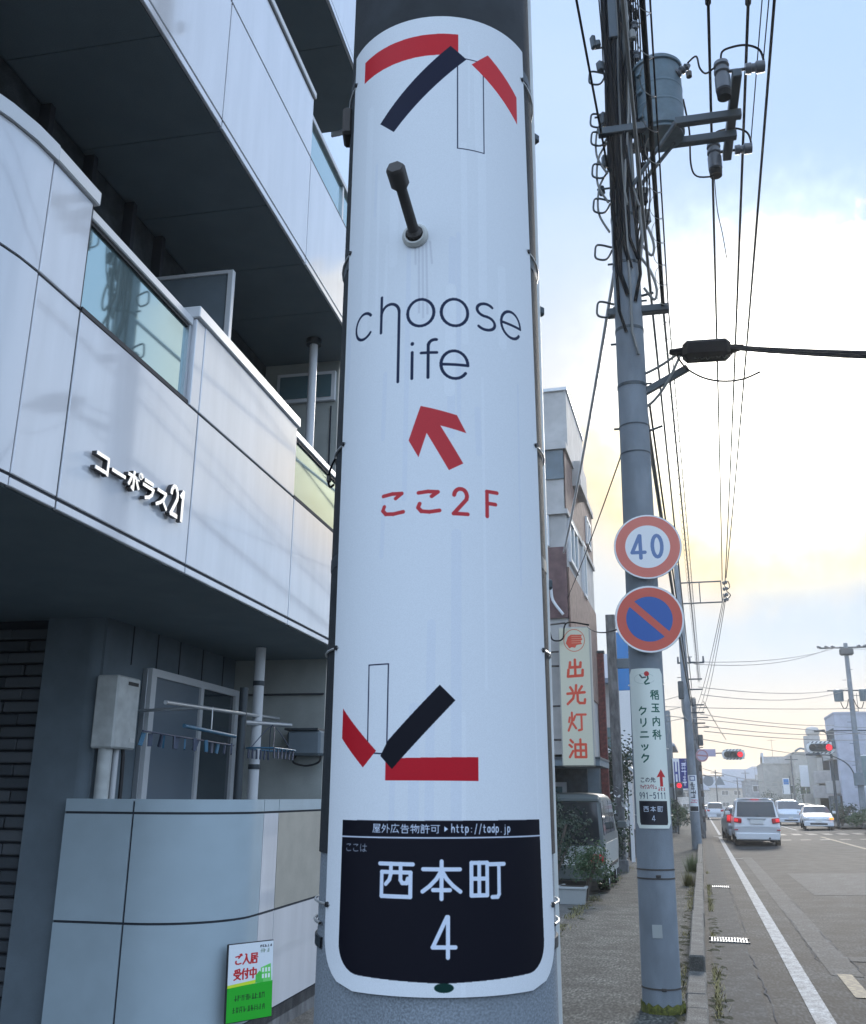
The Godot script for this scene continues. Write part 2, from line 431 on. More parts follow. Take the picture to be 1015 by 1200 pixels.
func make_sky() -> ImageTexture:
	puff.seed = 5; puff.frequency = 0.02; puff.fractal_octaves = 5; puff.noise_type = FastNoiseLite.TYPE_SIMPLEX_SMOOTH
	var W := 4096; var H := 2048
	var im := Image.create(256, 128, false, Image.FORMAT_RGBF)
	for y in 128:
		for x in 256:
			im.set_pixel(x, y, sky_at(wrapf((x + 0.5) / 256.0 * 360.0 + AZ0, -180, 180), 90.0 - (y + 0.5) / 128.0 * 180.0))
	im.resize(W, H, Image.INTERPOLATE_BILINEAR)
	for y in range(int(H * 40.0 / 180.0), int(H * 0.5)):
		for k in range(int(-20.0 / 360.0 * W), int(26.0 / 360.0 * W)):
			var az := (k + 0.5) * 360.0 / W
			var x := posmod(int(floor((az - AZ0) / 360.0 * W)), W)
			im.set_pixel(x, y, sky_at(az, 90.0 - (y + 0.5) / H * 180.0))
	return ImageTexture.create_from_image(im)
const AZ0 := 0.0

func _ready() -> void:
	rng.seed = 11
	var cam := Camera3D.new(); cam.name = "camera"; add_child(cam)
	cam.position = Vector3(0, 1.6, 0)
	cam.rotation_degrees = Vector3(16.67, 15.3, 0.42)
	cam.fov = 56.87; cam.near = 0.05; cam.far = 3000.0
	var env := Environment.new()
	env.background_mode = Environment.BG_SKY
	var sm := PanoramaSkyMaterial.new(); sm.panorama = make_sky()
	env.sky = Sky.new(); env.sky.sky_material = sm
	env.background_energy_multiplier = 1.0
	env.tonemap_mode = Environment.TONE_MAPPER_LINEAR
	env.tonemap_exposure = 2.5
	env.sdfgi_enabled = true; env.ssao_enabled = true; env.ssil_enabled = true
	env.volumetric_fog_enabled = true
	env.volumetric_fog_density = 0.0010
	env.volumetric_fog_albedo = Color(0.96, 0.98, 1.0)
	env.volumetric_fog_anisotropy = 0.7
	env.volumetric_fog_length = 300.0
	var we := WorldEnvironment.new(); we.name = "world"; we.environment = env; add_child(we)
	var sun := DirectionalLight3D.new(); sun.name = "sun"; add_child(sun)
	sun.light_energy = 0.27; sun.light_angular_distance = 12.0; sun.light_color = Color(1.0, 0.97, 0.93); sun.shadow_enabled = true
	sun.rotation_degrees = Vector3(-SUN_EL - 0.0, 180.0 - SUN_AZ, 0)
	materials()
	ground()
	apartment()
	shop_building()
	left_row()
	right_row()
	far_town()
	main_pole()
	second_pole()
	far_poles()
	wires()
	vehicles()
	signals()
	plants()
	road_details()

func materials() -> void:
	mat("asphalt", col(0.132, 0.143, 0.148), 0.79, {grain = [0.78, 6.0], gf = 0.35, gs = 3.0, blot = [0.42, 5.0], spec = 0.3})
	mat("asphalt_patch", col(0.145, 0.154, 0.157), 0.82, {grain = [0.72, 6.0], gf = 0.35, gs = 3.0, blot = [0.35, 2.3], seed = 12})
	mat("walk", col(0.275, 0.275, 0.235), 0.9, {grain = [0.85, 5.2], gf = 0.35, gs = 3.0, blot = [0.38, 3.6], seed = 4})
	mat("gutter", col(0.125, 0.135, 0.136), 0.86, {grain = [0.75, 5.6], gf = 0.35, gs = 3.0, blot = [0.5, 1.7], seed = 9})
	mat("earth", col(0.14, 0.13, 0.11), 0.95, {grain = [0.5, 0.9], blot = [0.4, 6.0]})
	mat("paint", col(0.60, 0.61, 0.61), 0.75, {grain = [0.35, 4.0], gf = 0.35, gs = 3.0, blot = [0.35, 1.5]})
	mat("worn_paint", col(0.42, 0.41, 0.38), 0.7, {grain = [0.7, 0.25], gf = 0.2, blot = [0.5, 0.5]})
	mat("yellow_paint", col(0.42, 0.33, 0.16), 0.7, {grain = [0.6, 0.25], gf = 0.2, blot = [0.6, 0.6]})
	mat("kerb", col(0.27, 0.26, 0.235), 0.85, {grain = [0.5, 3.0], gf = 0.35, gs = 2.5, blot = [0.3, 1.6]})
	mat("concrete", col(0.30, 0.31, 0.32), 0.85, {grain = [0.3, 0.4], gf = 0.15, bump = 0.12, blot = [0.35, 1.1], stretch = Vector3(1, 0.3, 1)})
	mat("pole_concrete", col(0.38, 0.43, 0.48), 0.8, {grain = [0.35, 0.5], gf = 0.3, bump = 0.04, blot = [0.16, 2.2], stretch = Vector3(1, 0.4, 1)})
	mat("pole_sheet", col(0.055, 0.065, 0.075), 0.75, {grain = [0.5, 0.05], gf = 0.2, bump = 0.12, blot = [0.3, 0.5]})
	mat("panel", col(0.79, 0.80, 0.835), 0.09, {coat = 1.0, spec = 0.6, blot = [0.05, 1.8], stretch = Vector3(1, 0.12, 1)})
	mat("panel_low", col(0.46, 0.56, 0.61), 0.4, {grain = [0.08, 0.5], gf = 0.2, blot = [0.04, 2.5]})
	mat("panel_light_tint", col(0.46, 0.44, 0.38), 0.5, {grain = [0.08, 0.5], blot = [0.06, 2.0]})  # light on the upper end panel, put into its colour
	mat("joint", col(0.035, 0.04, 0.05), 0.9)
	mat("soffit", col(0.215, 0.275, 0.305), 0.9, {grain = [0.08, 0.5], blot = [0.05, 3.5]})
	mat("wall_grey", col(0.21, 0.26, 0.295), 0.88, {grain = [0.18, 0.5], gf = 0.15, bump = 0.1, blot = [0.08, 2.6]})
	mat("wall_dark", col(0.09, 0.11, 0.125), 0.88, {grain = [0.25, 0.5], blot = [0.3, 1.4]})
	mat("wall_pale", col(0.46, 0.48, 0.45), 0.85, {grain = [0.12, 0.5], blot = [0.08, 2.5]})
	for i in 3: mat("tile%d" % i, col(0.10 + 0.03 * i, 0.115 + 0.03 * i, 0.13 + 0.03 * i), 0.8, {grain = [0.4, 0.2], gf = 0.15, bump = 0.15})
	mat("alu", col(0.50, 0.52, 0.54), 0.38, {metal = 0.65})
	mat("alu_white", col(0.68, 0.69, 0.70), 0.4)
	mat("letter_side", col(0.06, 0.055, 0.055), 0.5, {metal = 0.3})
	mat("steel", col(0.66, 0.66, 0.65), 0.35, {metal = 0.6})
	mat("galv", col(0.095, 0.115, 0.13), 0.5, {metal = 0.5, grain = [0.35, 0.15]})
	mat("rust_iron", col(0.14, 0.125, 0.115), 0.65, {metal = 0.35, grain = [0.5, 0.04], bump = 0.05})
	mat("white_plastic", col(0.66, 0.68, 0.66), 0.45, {blot = [0.12, 1.2]})
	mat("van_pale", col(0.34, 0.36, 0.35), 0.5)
	mat("van_white_shaded", col(0.11, 0.13, 0.13), 0.45)  # white van body darkened to paint in the shade it stands in
	mat("black_rubber", col(0.012, 0.012, 0.013), 0.6)
	mat("cable_black", col(0.008, 0.008, 0.009), 0.6, {spec = 0.2})
	mat("cable_grey", col(0.20, 0.20, 0.19), 0.6)
	mat("porcelain", col(0.09, 0.10, 0.115), 0.3)
	mat("transformer", col(0.105, 0.165, 0.20), 0.45, {grain = [0.1, 0.2], blot = [0.12, 0.8]})
	mat("sign_white", col(0.74, 0.75, 0.75), 0.42)
	mat("sign_back", col(0.40, 0.41, 0.42), 0.5, {metal = 0.5})
	mat("blue_plastic", col(0.04, 0.14, 0.23), 0.45)
	mat("peg_grey", col(0.06, 0.075, 0.12), 0.5)
	mat("car_white", col(0.70, 0.71, 0.73), 0.3, {coat = 0.6})
	mat("car_silver", col(0.42, 0.44, 0.47), 0.3, {metal = 0.4, coat = 0.6})
	mat("car_pearl", col(0.62, 0.66, 0.72), 0.3, {coat = 0.6})
	mat("car_dark", col(0.05, 0.055, 0.06), 0.3, {coat = 0.6})
	mat("car_glass", col(0.018, 0.022, 0.026), 0.06, {spec = 0.6})
	mat("car_glass_pale", col(0.10, 0.105, 0.12), 0.1, {spec = 0.5})
	mat("trim_black", col(0.02, 0.02, 0.022), 0.5)
	mat("tail_red", col(0.45, 0.02, 0.03), 0.25)
	mat("tail_lit", col(0.9, 0.06, 0.07), 0.3, {emit = Color(1.0, 0.07, 0.09), power = 0.22})
	mat("amber_lit", col(0.9, 0.45, 0.08), 0.3, {emit = Color(1.0, 0.55, 0.12), power = 0.7})
	mat("lamp_clear", col(0.75, 0.76, 0.78), 0.15)
	mat("faded_red", col(0.45, 0.22, 0.24), 0.5)
	mat("faded_plate", col(0.50, 0.44, 0.55), 0.5)
	mat("plate", col(0.70, 0.70, 0.68), 0.5)
	mat("leaf", col(0.045, 0.085, 0.035), 0.55, {back = Color(0.10, 0.16, 0.05)})
	mat("leaf_dark", col(0.025, 0.048, 0.028), 0.55, {back = Color(0.05, 0.09, 0.04)})
	mat("leaf_pale", col(0.10, 0.13, 0.05), 0.6, {back = Color(0.14, 0.18, 0.06)})
	mat("dry_grass", col(0.20, 0.18, 0.07), 0.8, {back = Color(0.15, 0.14, 0.05)})
	mat("moss", col(0.075, 0.085, 0.028), 0.95, {grain = [0.6, 0.12], bump = 0.8})
	mat("bark", col(0.10, 0.085, 0.07), 0.9)
	mat("white_wall", col(0.55, 0.53, 0.51), 0.75, {grain = [0.08, 0.5], blot = [0.1, 4.0]})
	mat("cream_wall", col(0.48, 0.46, 0.42), 0.8, {grain = [0.08, 0.5], blot = [0.1, 5.0]})
	mat("lavender_wall", col(0.47, 0.485, 0.56), 0.75, {blot = [0.08, 6.0]})
	mat("grey_wall", col(0.32, 0.34, 0.36), 0.8, {blot = [0.2, 4.0]})
	mat("blue_grey_roof", col(0.20, 0.24, 0.30), 0.6)
	mat("brick_band", col(0.46, 0.30, 0.24), 0.8, {grain = [0.25, 0.25], gf = 0.2, blot = [0.2, 2.0]})
	mat("rust_band", col(0.24, 0.14, 0.14), 0.8, {grain = [0.25, 0.25], gf = 0.2, blot = [0.2, 2.0]})
	mat("red_post", col(0.20, 0.045, 0.04), 0.6, {blot = [0.35, 0.6]})
	mat("window_glass", col(0.045, 0.065, 0.08), 0.08, {spec = 0.7})
	mat("window_teal", col(0.10, 0.17, 0.19), 0.1, {spec = 0.7})
	mat("frosted", col(0.14, 0.18, 0.22), 0.35)
	mat("dark_void", col(0.02, 0.022, 0.025), 0.9)
	mat("sign_blue", col(0.03, 0.20, 0.50), 0.45)
	mat("guard_yellow", col(0.40, 0.42, 0.06), 0.6, {grain = [0.6, 0.1], blot = [0.5, 0.3]})
	mat("pot_grey", col(0.36, 0.38, 0.38), 0.7)
	mat("bolt_cap", col(0.5, 0.5, 0.47), 0.5)
	mat("signal_grey", col(0.12, 0.13, 0.13), 0.5)
	mat("signal_dead", col(0.05, 0.055, 0.05), 0.35)
	mat("signal_red", col(0.8, 0.03, 0.06), 0.4, {emit = Color(1.0, 0.08, 0.16), power = 0.7})
	mat("balcony_glass", col(0.42, 0.58, 0.60), 0.03, {metal = 0.75, spec = 0.8})

# ---------------------------------------------------------------- ground
func sheet(xs: Array, z0: float, z1: float, up: float, step: float) -> MB:
	var st := MB.new()
	var k := maxi(1, int(ceil((z0 - z1) / step)))
	for i in k:
		var a := lerpf(z0, z1, float(i) / k); var b := lerpf(z0, z1, float(i + 1) / k)
		for j in xs.size() - 1:
			st.quad(gp(xs[j], a, up), gp(xs[j + 1], a, up), gp(xs[j + 1], b, up), gp(xs[j], b, up), Vector3.UP)
	return st
func ground() -> void:
	struct(sheet([-400, -60, -2, 1.5, 10, 60, 400], 40, -760, -0.03, 100), "ground", M.earth)
	struct(sheet([-2.0, -0.07], 12, -230, 0.0, 10), "pavement", M.walk)
	struct(sheet([-9.0, -2.0], 12, -30, -0.008, 10), "forecourt", M.kerb)
	struct(sheet([-0.07, 1.5, 5.0, 8.2], 12, -330, 0.0, 10), "road", M.asphalt)
	struct(sheet([8.2, 30], -58, -66, 0.0, 10), "side_road", M.asphalt)
	struct(sheet([8.35, 11.0], 12, -57, 0.12, 10), "far_pavement", M.walk)
	struct(sheet([8.35, 11.0], -67, -230, 0.12, 10), "far_pavement", M.walk)
	struct(sheet([0.0, 0.40], 12, -120, 0.004, 10), "gutter", M.gutter)
	# kerb stones between pavement and road
	var kb := Node3D.new(); kb.name = "kerb"; add_child(kb); kb.set_meta("kind", "structure")
	var zk := -10.5
	for i in 46:
		var ln := 1.98
		var low := i in [17, 18, 19, 27, 28]
		var hgt := 0.06 if low else 0.20 - 0.006 * rng.randf()
		var st := MB.new().box(Vector3(0, hgt / 2 - 0.03, 0), Vector3(0.15, hgt + 0.06, ln), Basis.IDENTITY, 0.014)
		var o := part(st, "kerb_stone", M.kerb, kb)
		o.position = gp(-0.145 + rng.randf_range(-0.006, 0.006), zk - ln / 2)
		o.rotation = Vector3(SLOPE, rng.randf_range(-0.002, 0.002), 0)
		zk -= 2.0
	zk = -10.48
	for i in 9:
		var st := MB.new().box(Vector3(0, 0.0, 0), Vector3(0.17, 0.10, 0.58), Basis.IDENTITY, 0.012)
		var o := part(st, "kerb_stone", M.kerb, kb)
		o.position = gp(-0.15 + rng.randf_range(-0.008, 0.008), zk + 0.3, rng.randf_range(-0.01, 0.0)); o.rotation.y = rng.randf_range(-0.01, 0.01)
		zk += 0.6
	part(span(8.2, 8.35, -0.1, 0.15, -57, 12, 0.01), "kerb_stone", M.kerb, kb).position.y = 0.19
	# painted lines
	struct(sheet([0.73, 0.885], 2, -53.8, 0.006, 10), "edge_line", M.paint)
	struct(sheet([0.47, 1.12], -32.55, -32.75, 0.008, 1), "tick_mark", M.paint)
	struct(sheet([0.50, 1.3], -54.6, -55.1, 0.006, 1), "stop_mark", M.paint)
	struct(sheet([0.80, 0.95], -57.5, -220, 0.006, 10), "edge_line", M.paint)
	struct(sheet([5.55, 5.70], -20, -53, 0.006, 10), "centre_line", M.yellow_paint)
	struct(sheet([5.55, 5.70], -66, -220, 0.006, 10), "centre_line", M.paint)
	for i in 9:
		struct(sheet([1.5 + i * 0.78, 1.95 + i * 0.78], -56.0, -58.6, 0.006, 2), "crossing_stripe", M.worn_paint)
	for i in 7:
		struct(sheet([2.6 + i * 0.85, 3.05 + i * 0.85], -48.5, -49.4, 0.006, 2), "crossing_stripe", M.worn_paint)
	struct(sheet([1.18, 1.32], -9.75, -11.0, 0.006, 2), "faded_mark", M.yellow_paint)
	struct(sheet([1.35, 1.52], -8.4, -9.3, 0.006, 2), "faded_mark", M.worn_paint)
	struct(sheet([1.12, 1.42], -10.9, -33.5, 0.004, 2), "trench_patch", M.asphalt_patch)
	struct(sheet([1.42, 2.6], -11.9, -12.25, 0.004, 2), "trench_patch", M.asphalt_patch)
	struct(sheet([1.9, 5.2], -20.0, -26.0, 0.004, 2), "road_patch", M.asphalt_patch)

# ---------------------------------------------------------------- apartment building on the left
# its own axes: s runs along the front away from the road's near end, d goes in from the front, y up
func fb(s0: float, s1: float, y0: float, y1: float, d0: float, d1: float, bev := 0.0) -> MB:
	return span(-d1, -d0, y0, y1, -s1, -s0, bev)
func fv(s: float, y: float, d: float) -> Vector3: return Vector3(-d, y, -s)
# a plate of thickness th that follows a path of (s, d) points, outside face on the left hand of the path's direction
func wall_path(p: PackedVector2Array, y0: float, y1: float, th: float) -> MB:
	var st := MB.new()
	var nn := []
	for i in p.size():
		var t := (p[mini(i + 1, p.size() - 1)] - p[maxi(i - 1, 0)]).normalized()
		nn.append(Vector2(-t.y, t.x) * -1.0)      # towards smaller d when s grows
	for i in p.size():
		if nn[i].dot(Vector2(-1, -1)) < 0.0: nn[i] = -nn[i]
	for i in p.size() - 1:
		var a := p[i]; var b := p[i + 1]
		var na: Vector2 = nn[i]; var nb: Vector2 = nn[i + 1]
		var ai := a - na * th; var bi := b - nb * th
		var n0 := fv(na.x, 0, na.y); var n1 := fv(nb.x, 0, nb.y)
		st.tri(fv(a.x, y0, a.y), fv(b.x, y0, b.y), fv(b.x, y1, b.y), n0, n1, n1)
		st.tri(fv(a.x, y0, a.y), fv(b.x, y1, b.y), fv(a.x, y1, a.y), n0, n1, n0)
		st.tri(fv(ai.x, y0, ai.y), fv(bi.x, y0, bi.y), fv(bi.x, y1, bi.y), -n0, -n1, -n1)
		st.tri(fv(ai.x, y0, ai.y), fv(bi.x, y1, bi.y), fv(ai.x, y1, ai.y), -n0, -n1, -n0)
		st.quad(fv(a.x, y1, a.y), fv(b.x, y1, b.y), fv(bi.x, y1, bi.y), fv(ai.x, y1, ai.y), Vector3.UP)
		st.quad(fv(a.x, y0, a.y), fv(b.x, y0, b.y), fv(bi.x, y0, bi.y), fv(ai.x, y0, ai.y), Vector3.DOWN)
	for i in [0, p.size() - 1]:
		var q := p[i]; var qi: Vector2 = q - nn[i] * th
		var t: Vector2 = (p[0] - p[1]) if i == 0 else (p[i] - p[i - 1])
		st.quad(fv(q.x, y0, q.y), fv(qi.x, y0, qi.y), fv(qi.x, y1, qi.y), fv(q.x, y1, q.y), fv(t.x, 0, t.y))
	return st
func bend(s0: float, r: float, to: float, k: int, off := 0.0) -> PackedVector2Array:
	# quarter corner that leaves the front at s0 and turns inwards as s gets smaller
	var o := PackedVector2Array()
	for i in k + 1:
		var a := deg_to_rad(to * (1.0 - float(i) / k))
		o.append(Vector2(s0 - (r - off) * sin(a), r - (r - off) * cos(a)))
	return o
const FRONT := Vector3(-2.53, 0, 0)
const TURN := 0.0645772
func apartment() -> void:
	var ap := thing("apartment_building", "white panelled apartment building with long overhanging balconies, left of the pole with the big sign", "apartment building", FRONT, TURN)
	# --- first-storey balcony front (dark backing, white panels 12 mm apart)
	var back := wall_path(bend(3.2, 1.15, 90, 14, 0.009), 2.85, 4.45, 0.11)
	back.box(fv(5.9, 3.355, 0.0695), Vector3(0.121, 1.01, 5.4))
	back.box(fv(3.385, 4.16, 0.0695), Vector3(0.121, 0.58, 0.35)).box(fv(5.76, 4.16, 0.0695), Vector3(0.121, 0.58, 1.74))
	part(back, "balcony_parapet", M.joint, ap)
	var rows := [[2.842, 2.883], [2.899, 3.852], [3.868, 4.452]]
	for r in rows:
		part(wall_path(bend(3.194, 1.15, 90, 14), r[0], r[1], 0.022), "curved_panel", M.panel, ap)
	for c in [[3.208, 3.542], [3.558, 4.872], [4.888, 6.632], [6.648, 8.6]]:
		for k in 3:
			if k == 2 and c[0] in [3.558, 6.648]: continue
			part(fb(c[0], c[1], rows[k][0], rows[k][1], 0.0, 0.024, 0.004), "wall_panel", M.panel, ap)
	part(fb(4.765, 4.884, 3.87, 4.452, 0.004, 0.16, 0.004), "wall_panel", M.panel, ap)
	part(wall_path(bend(3.2, 1.15, 90, 12, -0.02), 4.456, 4.535, 0.19), "coping", M.alu_white, ap)
	part(fb(3.2, 3.575, 4.456, 4.535, -0.02, 0.17, 0.006), "coping", M.alu_white, ap)
	part(fb(4.75, 6.655, 4.456, 4.535, -0.02, 0.18, 0.006), "coping", M.alu_white, ap)
	for g in [[3.575, 4.75, 3.60, 4.72], [6.655, 8.6, 6.70, 8.55]]:
		part(fb(g[0], g[1], 4.395, 4.452, 0.02, 0.09, 0.006), "handrail", M.alu_white, ap)
		part(fb(g[0], g[1], 4.375, 4.393, 0.035, 0.075), "rail_channel", M.trim_black, ap)
		part(fb(g[0], g[1], 3.866, 3.892, 0.01, 0.11), "glass_sill", M.joint, ap)
		part(fb(g[2], g[3], 3.893, 4.374, 0.05, 0.058), "glass_pane", M.balcony_glass, ap)
	part(fb(4.72, 4.748, 3.893, 4.39, 0.03, 0.09), "glass_post", M.alu, ap)
	part(fb(8.55, 8.6, 3.893, 4.39, 0.03, 0.09), "glass_post", M.alu, ap)
	# --- slabs and their undersides in boards
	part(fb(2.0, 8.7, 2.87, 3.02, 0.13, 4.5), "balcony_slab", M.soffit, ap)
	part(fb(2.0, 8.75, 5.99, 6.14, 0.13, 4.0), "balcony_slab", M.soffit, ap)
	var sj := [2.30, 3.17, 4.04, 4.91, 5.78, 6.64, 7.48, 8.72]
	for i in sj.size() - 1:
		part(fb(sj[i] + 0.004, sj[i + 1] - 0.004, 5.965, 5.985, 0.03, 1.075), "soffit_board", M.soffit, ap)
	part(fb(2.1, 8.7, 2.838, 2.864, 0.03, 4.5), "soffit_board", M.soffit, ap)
	# --- second-storey balcony front
	part(fb(2.0, 8.7, 5.99, 7.03, 0.009, 0.125), "balcony_parapet", M.joint, ap)
	part(fb(2.0, 6.62, 7.03, 7.62, 0.009, 0.125), "balcony_parapet", M.joint, ap)
	for c in [[2.0, 3.093], [3.109, 4.862], [4.878, 6.622], [6.638, 8.7]]:
		part(fb(c[0], c[1], 5.958, 6.012, 0.0, 0.024, 0.004), "wall_panel", M.panel, ap)
		part(fb(c[0], c[1], 6.026, 7.014, 0.0, 0.024, 0.004), "wall_panel", M.panel, ap)
		if c[1] < 6.63: part(fb(c[0], c[1], 7.03, 7.64, 0.0, 0.024, 0.004), "wall_panel", M.panel, ap)
	part(fb(6.56, 6.632, 7.03, 7.64, 0.026, 0.16), "wall_panel", M.panel, ap)
	part(fb(2.0, 6.64, 7.655, 7.72, -0.02, 0.17, 0.006), "coping", M.alu_white, ap)
	part(fb(2.0, 6.64, 7.643, 7.655, 0.0, 0.16), "coping_joint", M.joint, ap)
	part(fb(6.64, 8.7, 7.47, 7.53, 0.02, 0.09, 0.006), "handrail", M.alu, ap)
	part(fb(6.64, 8.7, 7.022, 7.05, 0.01, 0.11), "glass_sill", M.joint, ap)
	part(fb(6.66, 7.66, 7.051, 7.468, 0.05, 0.058), "glass_pane", M.balcony_glass, ap)
	part(fb(7.70, 8.66, 7.051, 7.468, 0.05, 0.058), "glass_pane", M.balcony_glass, ap)
	part(fb(7.66, 7.70, 7.051, 7.468, 0.03, 0.09), "glass_post", M.alu, ap)
	part(fb(8.66, 8.7, 7.051, 7.468, 0.03, 0.09), "glass_post", M.alu, ap)
	# --- third-storey balcony, seen from below, with a rounded end
	var pl := PackedVector2Array([Vector2(2.0, 0.03), Vector2(8.25, 0.03)])
	pl.append_array(arc(8.25, 0.58, 0.53, 0.55, -90, 0, 8))
	pl.append_array(PackedVector2Array([Vector2(8.78, 1.3), Vector2(8.6, 4.0), Vector2(2.0, 4.0)]))
	var xf := Transform3D(Basis(Vector3(0, 0, -1), Vector3(-1, 0, 0), Vector3(0, 1, 0)), Vector3.ZERO)
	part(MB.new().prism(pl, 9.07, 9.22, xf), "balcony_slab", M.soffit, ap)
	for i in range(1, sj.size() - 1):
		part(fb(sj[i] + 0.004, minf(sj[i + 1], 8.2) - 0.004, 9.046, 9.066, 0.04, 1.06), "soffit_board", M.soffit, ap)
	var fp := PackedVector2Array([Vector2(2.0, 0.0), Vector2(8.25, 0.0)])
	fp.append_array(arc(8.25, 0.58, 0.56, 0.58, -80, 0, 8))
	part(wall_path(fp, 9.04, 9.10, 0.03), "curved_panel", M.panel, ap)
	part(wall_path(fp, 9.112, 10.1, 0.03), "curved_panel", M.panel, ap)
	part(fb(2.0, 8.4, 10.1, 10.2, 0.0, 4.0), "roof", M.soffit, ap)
	# --- room walls behind the balconies
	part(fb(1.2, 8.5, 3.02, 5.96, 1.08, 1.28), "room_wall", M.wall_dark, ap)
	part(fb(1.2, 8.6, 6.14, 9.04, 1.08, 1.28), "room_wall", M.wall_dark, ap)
	for s in [4.42, 4.95, 5.52, 5.99]:
		part(fb(s, s + 0.05, 3.02, 5.95, 1.0, 1.08), "wall_batten", M.joint, ap)
	for s in [2.6, 6.4]:
		var w := part(fb(s, s + 1.6, 3.1, 5.15, 1.05, 1.08), "window", M.alu, ap)
		part(fb(s + 0.06, s + 0.78, 3.16, 5.09, 1.035, 1.048), "pane", M.window_glass, w)
		part(fb(s + 0.82, s + 1.54, 3.16, 5.09, 1.035, 1.048), "pane", M.window_glass, w)
	var pt := part(fb(5.99, 6.01, 3.05, 5.53, 0.40, 1.06), "balcony_partition", M.wall_grey, ap)
	part(fb(5.975, 6.025, 3.05, 5.56, 0.355, 0.40, 0.004), "frame", M.alu_white, pt)
	part(fb(5.975, 6.025, 5.53, 5.56, 0.40, 1.06), "frame", M.alu_white, pt)
	# end wall of the first storey with its window
	var ew := part(fb(8.5, 8.7, 3.02, 5.96, 0.27, 1.08), "end_wall", M.wall_pale, ap)
	part(fb(8.49, 8.498, 3.02, 5.45, 0.33, 0.345), "joint", M.joint, ew)
	var win := part(fb(8.455, 8.5, 5.50, 5.83, 0.29, 0.93, 0.004), "window", M.alu_white, ap)
	part(fb(8.445, 8.454, 5.54, 5.79, 0.33, 0.89), "pane", M.window_teal, win)
	var dp := part(MB.new().cyl(fv(8.0, 3.02, 0.38), fv(8.0, 5.93, 0.38), 0.042, 0.042, 14), "drain_pipe", M.alu_white, ap)
	part(MB.new().cyl(fv(8.0, 5.90, 0.38), fv(8.0, 5.96, 0.38), 0.075, 0.075, 14), "collar", M.galv, dp)
	var lamp := part(MB.new().tube([fv(4.86, 5.22, 0.9), fv(4.98, 5.26, 0.88), fv(5.1, 5.26, 0.88), fv(5.2, 5.22, 0.9), fv(5.1, 5.17, 0.91), fv(4.95, 5.17, 0.91), fv(4.86, 5.22, 0.9)], 0.012), "laundry_bracket", M.alu, ap)
	part(MB.new().cyl(fv(5.03, 5.21, 0.9), fv(5.03, 5.21, 1.08), 0.012), "bracket_arm", M.alu, lamp)
	part(MB.new().cyl(fv(2.60, 4.53, 0.17), fv(2.60, 5.96, 0.17), 0.17, 0.17, 24), "pillar", M.panel, ap, "round white pillar at the near end of the balcony")
	# --- ground storey
	part(fb(6.12, 8.6, -0.2, 2.838, 1.20, 1.40), "room_wall", M.wall_grey, ap)
	for s in [6.5, 6.9, 7.3, 7.75, 8.2]:
		part(fb(s, s + 0.008, 2.54, 2.836, 1.193, 1.199), "wall_joint", M.joint, ap)
	part(fb(8.5, 8.7, -0.2, 2.838, 0.28, 1.40), "end_wall", M.wall_pale, ap)
	part(fb(8.47, 8.499, 2.50, 2.515, 0.29, 1.07), "wall_joint", M.joint, ap)
	var gw := part(fb(6.70, 8.44, 0.9, 2.54, 1.15, 1.20, 0.006), "window", M.alu, ap)
	part(fb(6.78, 7.60, 0.96, 2.48, 1.135, 1.149), "pane", M.frosted, gw)
	part(fb(7.66, 8.36, 0.96, 2.48, 1.142, 1.154), "pane", M.window_glass, gw)
	part(fb(7.60, 7.66, 0.96, 2.48, 1.115, 1.149), "sash", M.alu_white, gw)
	part(fb(6.70, 8.44, 2.48, 2.54, 1.115, 1.149), "frame_head", M.alu_white, gw)
	part(fb(6.70, 6.78, 0.9, 2.48, 1.115, 1.149), "frame_side", M.alu_white, gw)
	part(fb(8.36, 8.44, 0.9, 2.48, 1.115, 1.149), "frame_side", M.alu_white, gw)
	var col_p := PackedVector2Array([Vector2(6.08, 1.66), Vector2(6.08, 1.30)])
	col_p.append_array(arc(6.18, 1.30, 0.10, 0.10, 180, 270, 8))
	part(wall_path(col_p, -0.2, 2.838, 0.10), "pillar", M.wall_grey, ap)
	part(fb(6.16, 6.4, -0.2, 2.838, 1.62, 4.4), "entrance_wall", M.joint, ap)
	var tw := Node3D.new(); tw.name = "tiled_wall"; ap.add_child(tw)
	var kinds := []
	for i in 3: kinds.append(MB.new().box(Vector3.ZERO, Vector3(0.30, 0.074, 0.06), Basis.IDENTITY, 0.008).mesh(M["tile%d" % i]))
	for r in 33:
		for c in 4:
			pmesh(kinds[rng.randi() % 3], "tile", tw, Transform3D(Basis.from_euler(Vector3(rng.randf_range(-0.10, 0.0), 0, 0)), fv(6.13 - rng.randf_range(-0.012, 0.012), -0.12 + r * 0.089, 1.82 + c * 0.305 - (0.15 if r % 2 else 0.0) + rng.randf_range(-0.01, 0.01))))
	part(fb(3.0, 6.07, -0.2, 0.10, 1.35, 4.4, 0.01), "entrance_step", M.concrete, ap)
	part(fb(2.2, 8.6, -0.3, 0.02, 4.4, 4.6), "entrance_wall", M.joint, ap)
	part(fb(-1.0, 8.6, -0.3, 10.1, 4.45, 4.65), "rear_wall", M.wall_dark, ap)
	# raised metal letters on the balcony front
	var name_row := "コーポラス"
	var s0 := 3.765
	for i in 5:
		letter(ap, name_row[i], Rect2(s0, 3.225 if i > 1 else 3.215, 0.135, 0.11), "raised metal character " + name_row[i])
		s0 += 0.155
	letter(ap, "2", Rect2(4.54, 3.29, 0.10, 0.18), "raised metal numeral 2")
	letter(ap, "1", Rect2(4.655, 3.29, 0.085, 0.18), "raised metal numeral 1")

	# --- things on and in front of the ground storey
	var gw2 := thing("boundary_wall", "low curved wall of pale joined panels in front of the ground floor window", "wall", FRONT, TURN)
	var cur := PackedVector2Array()
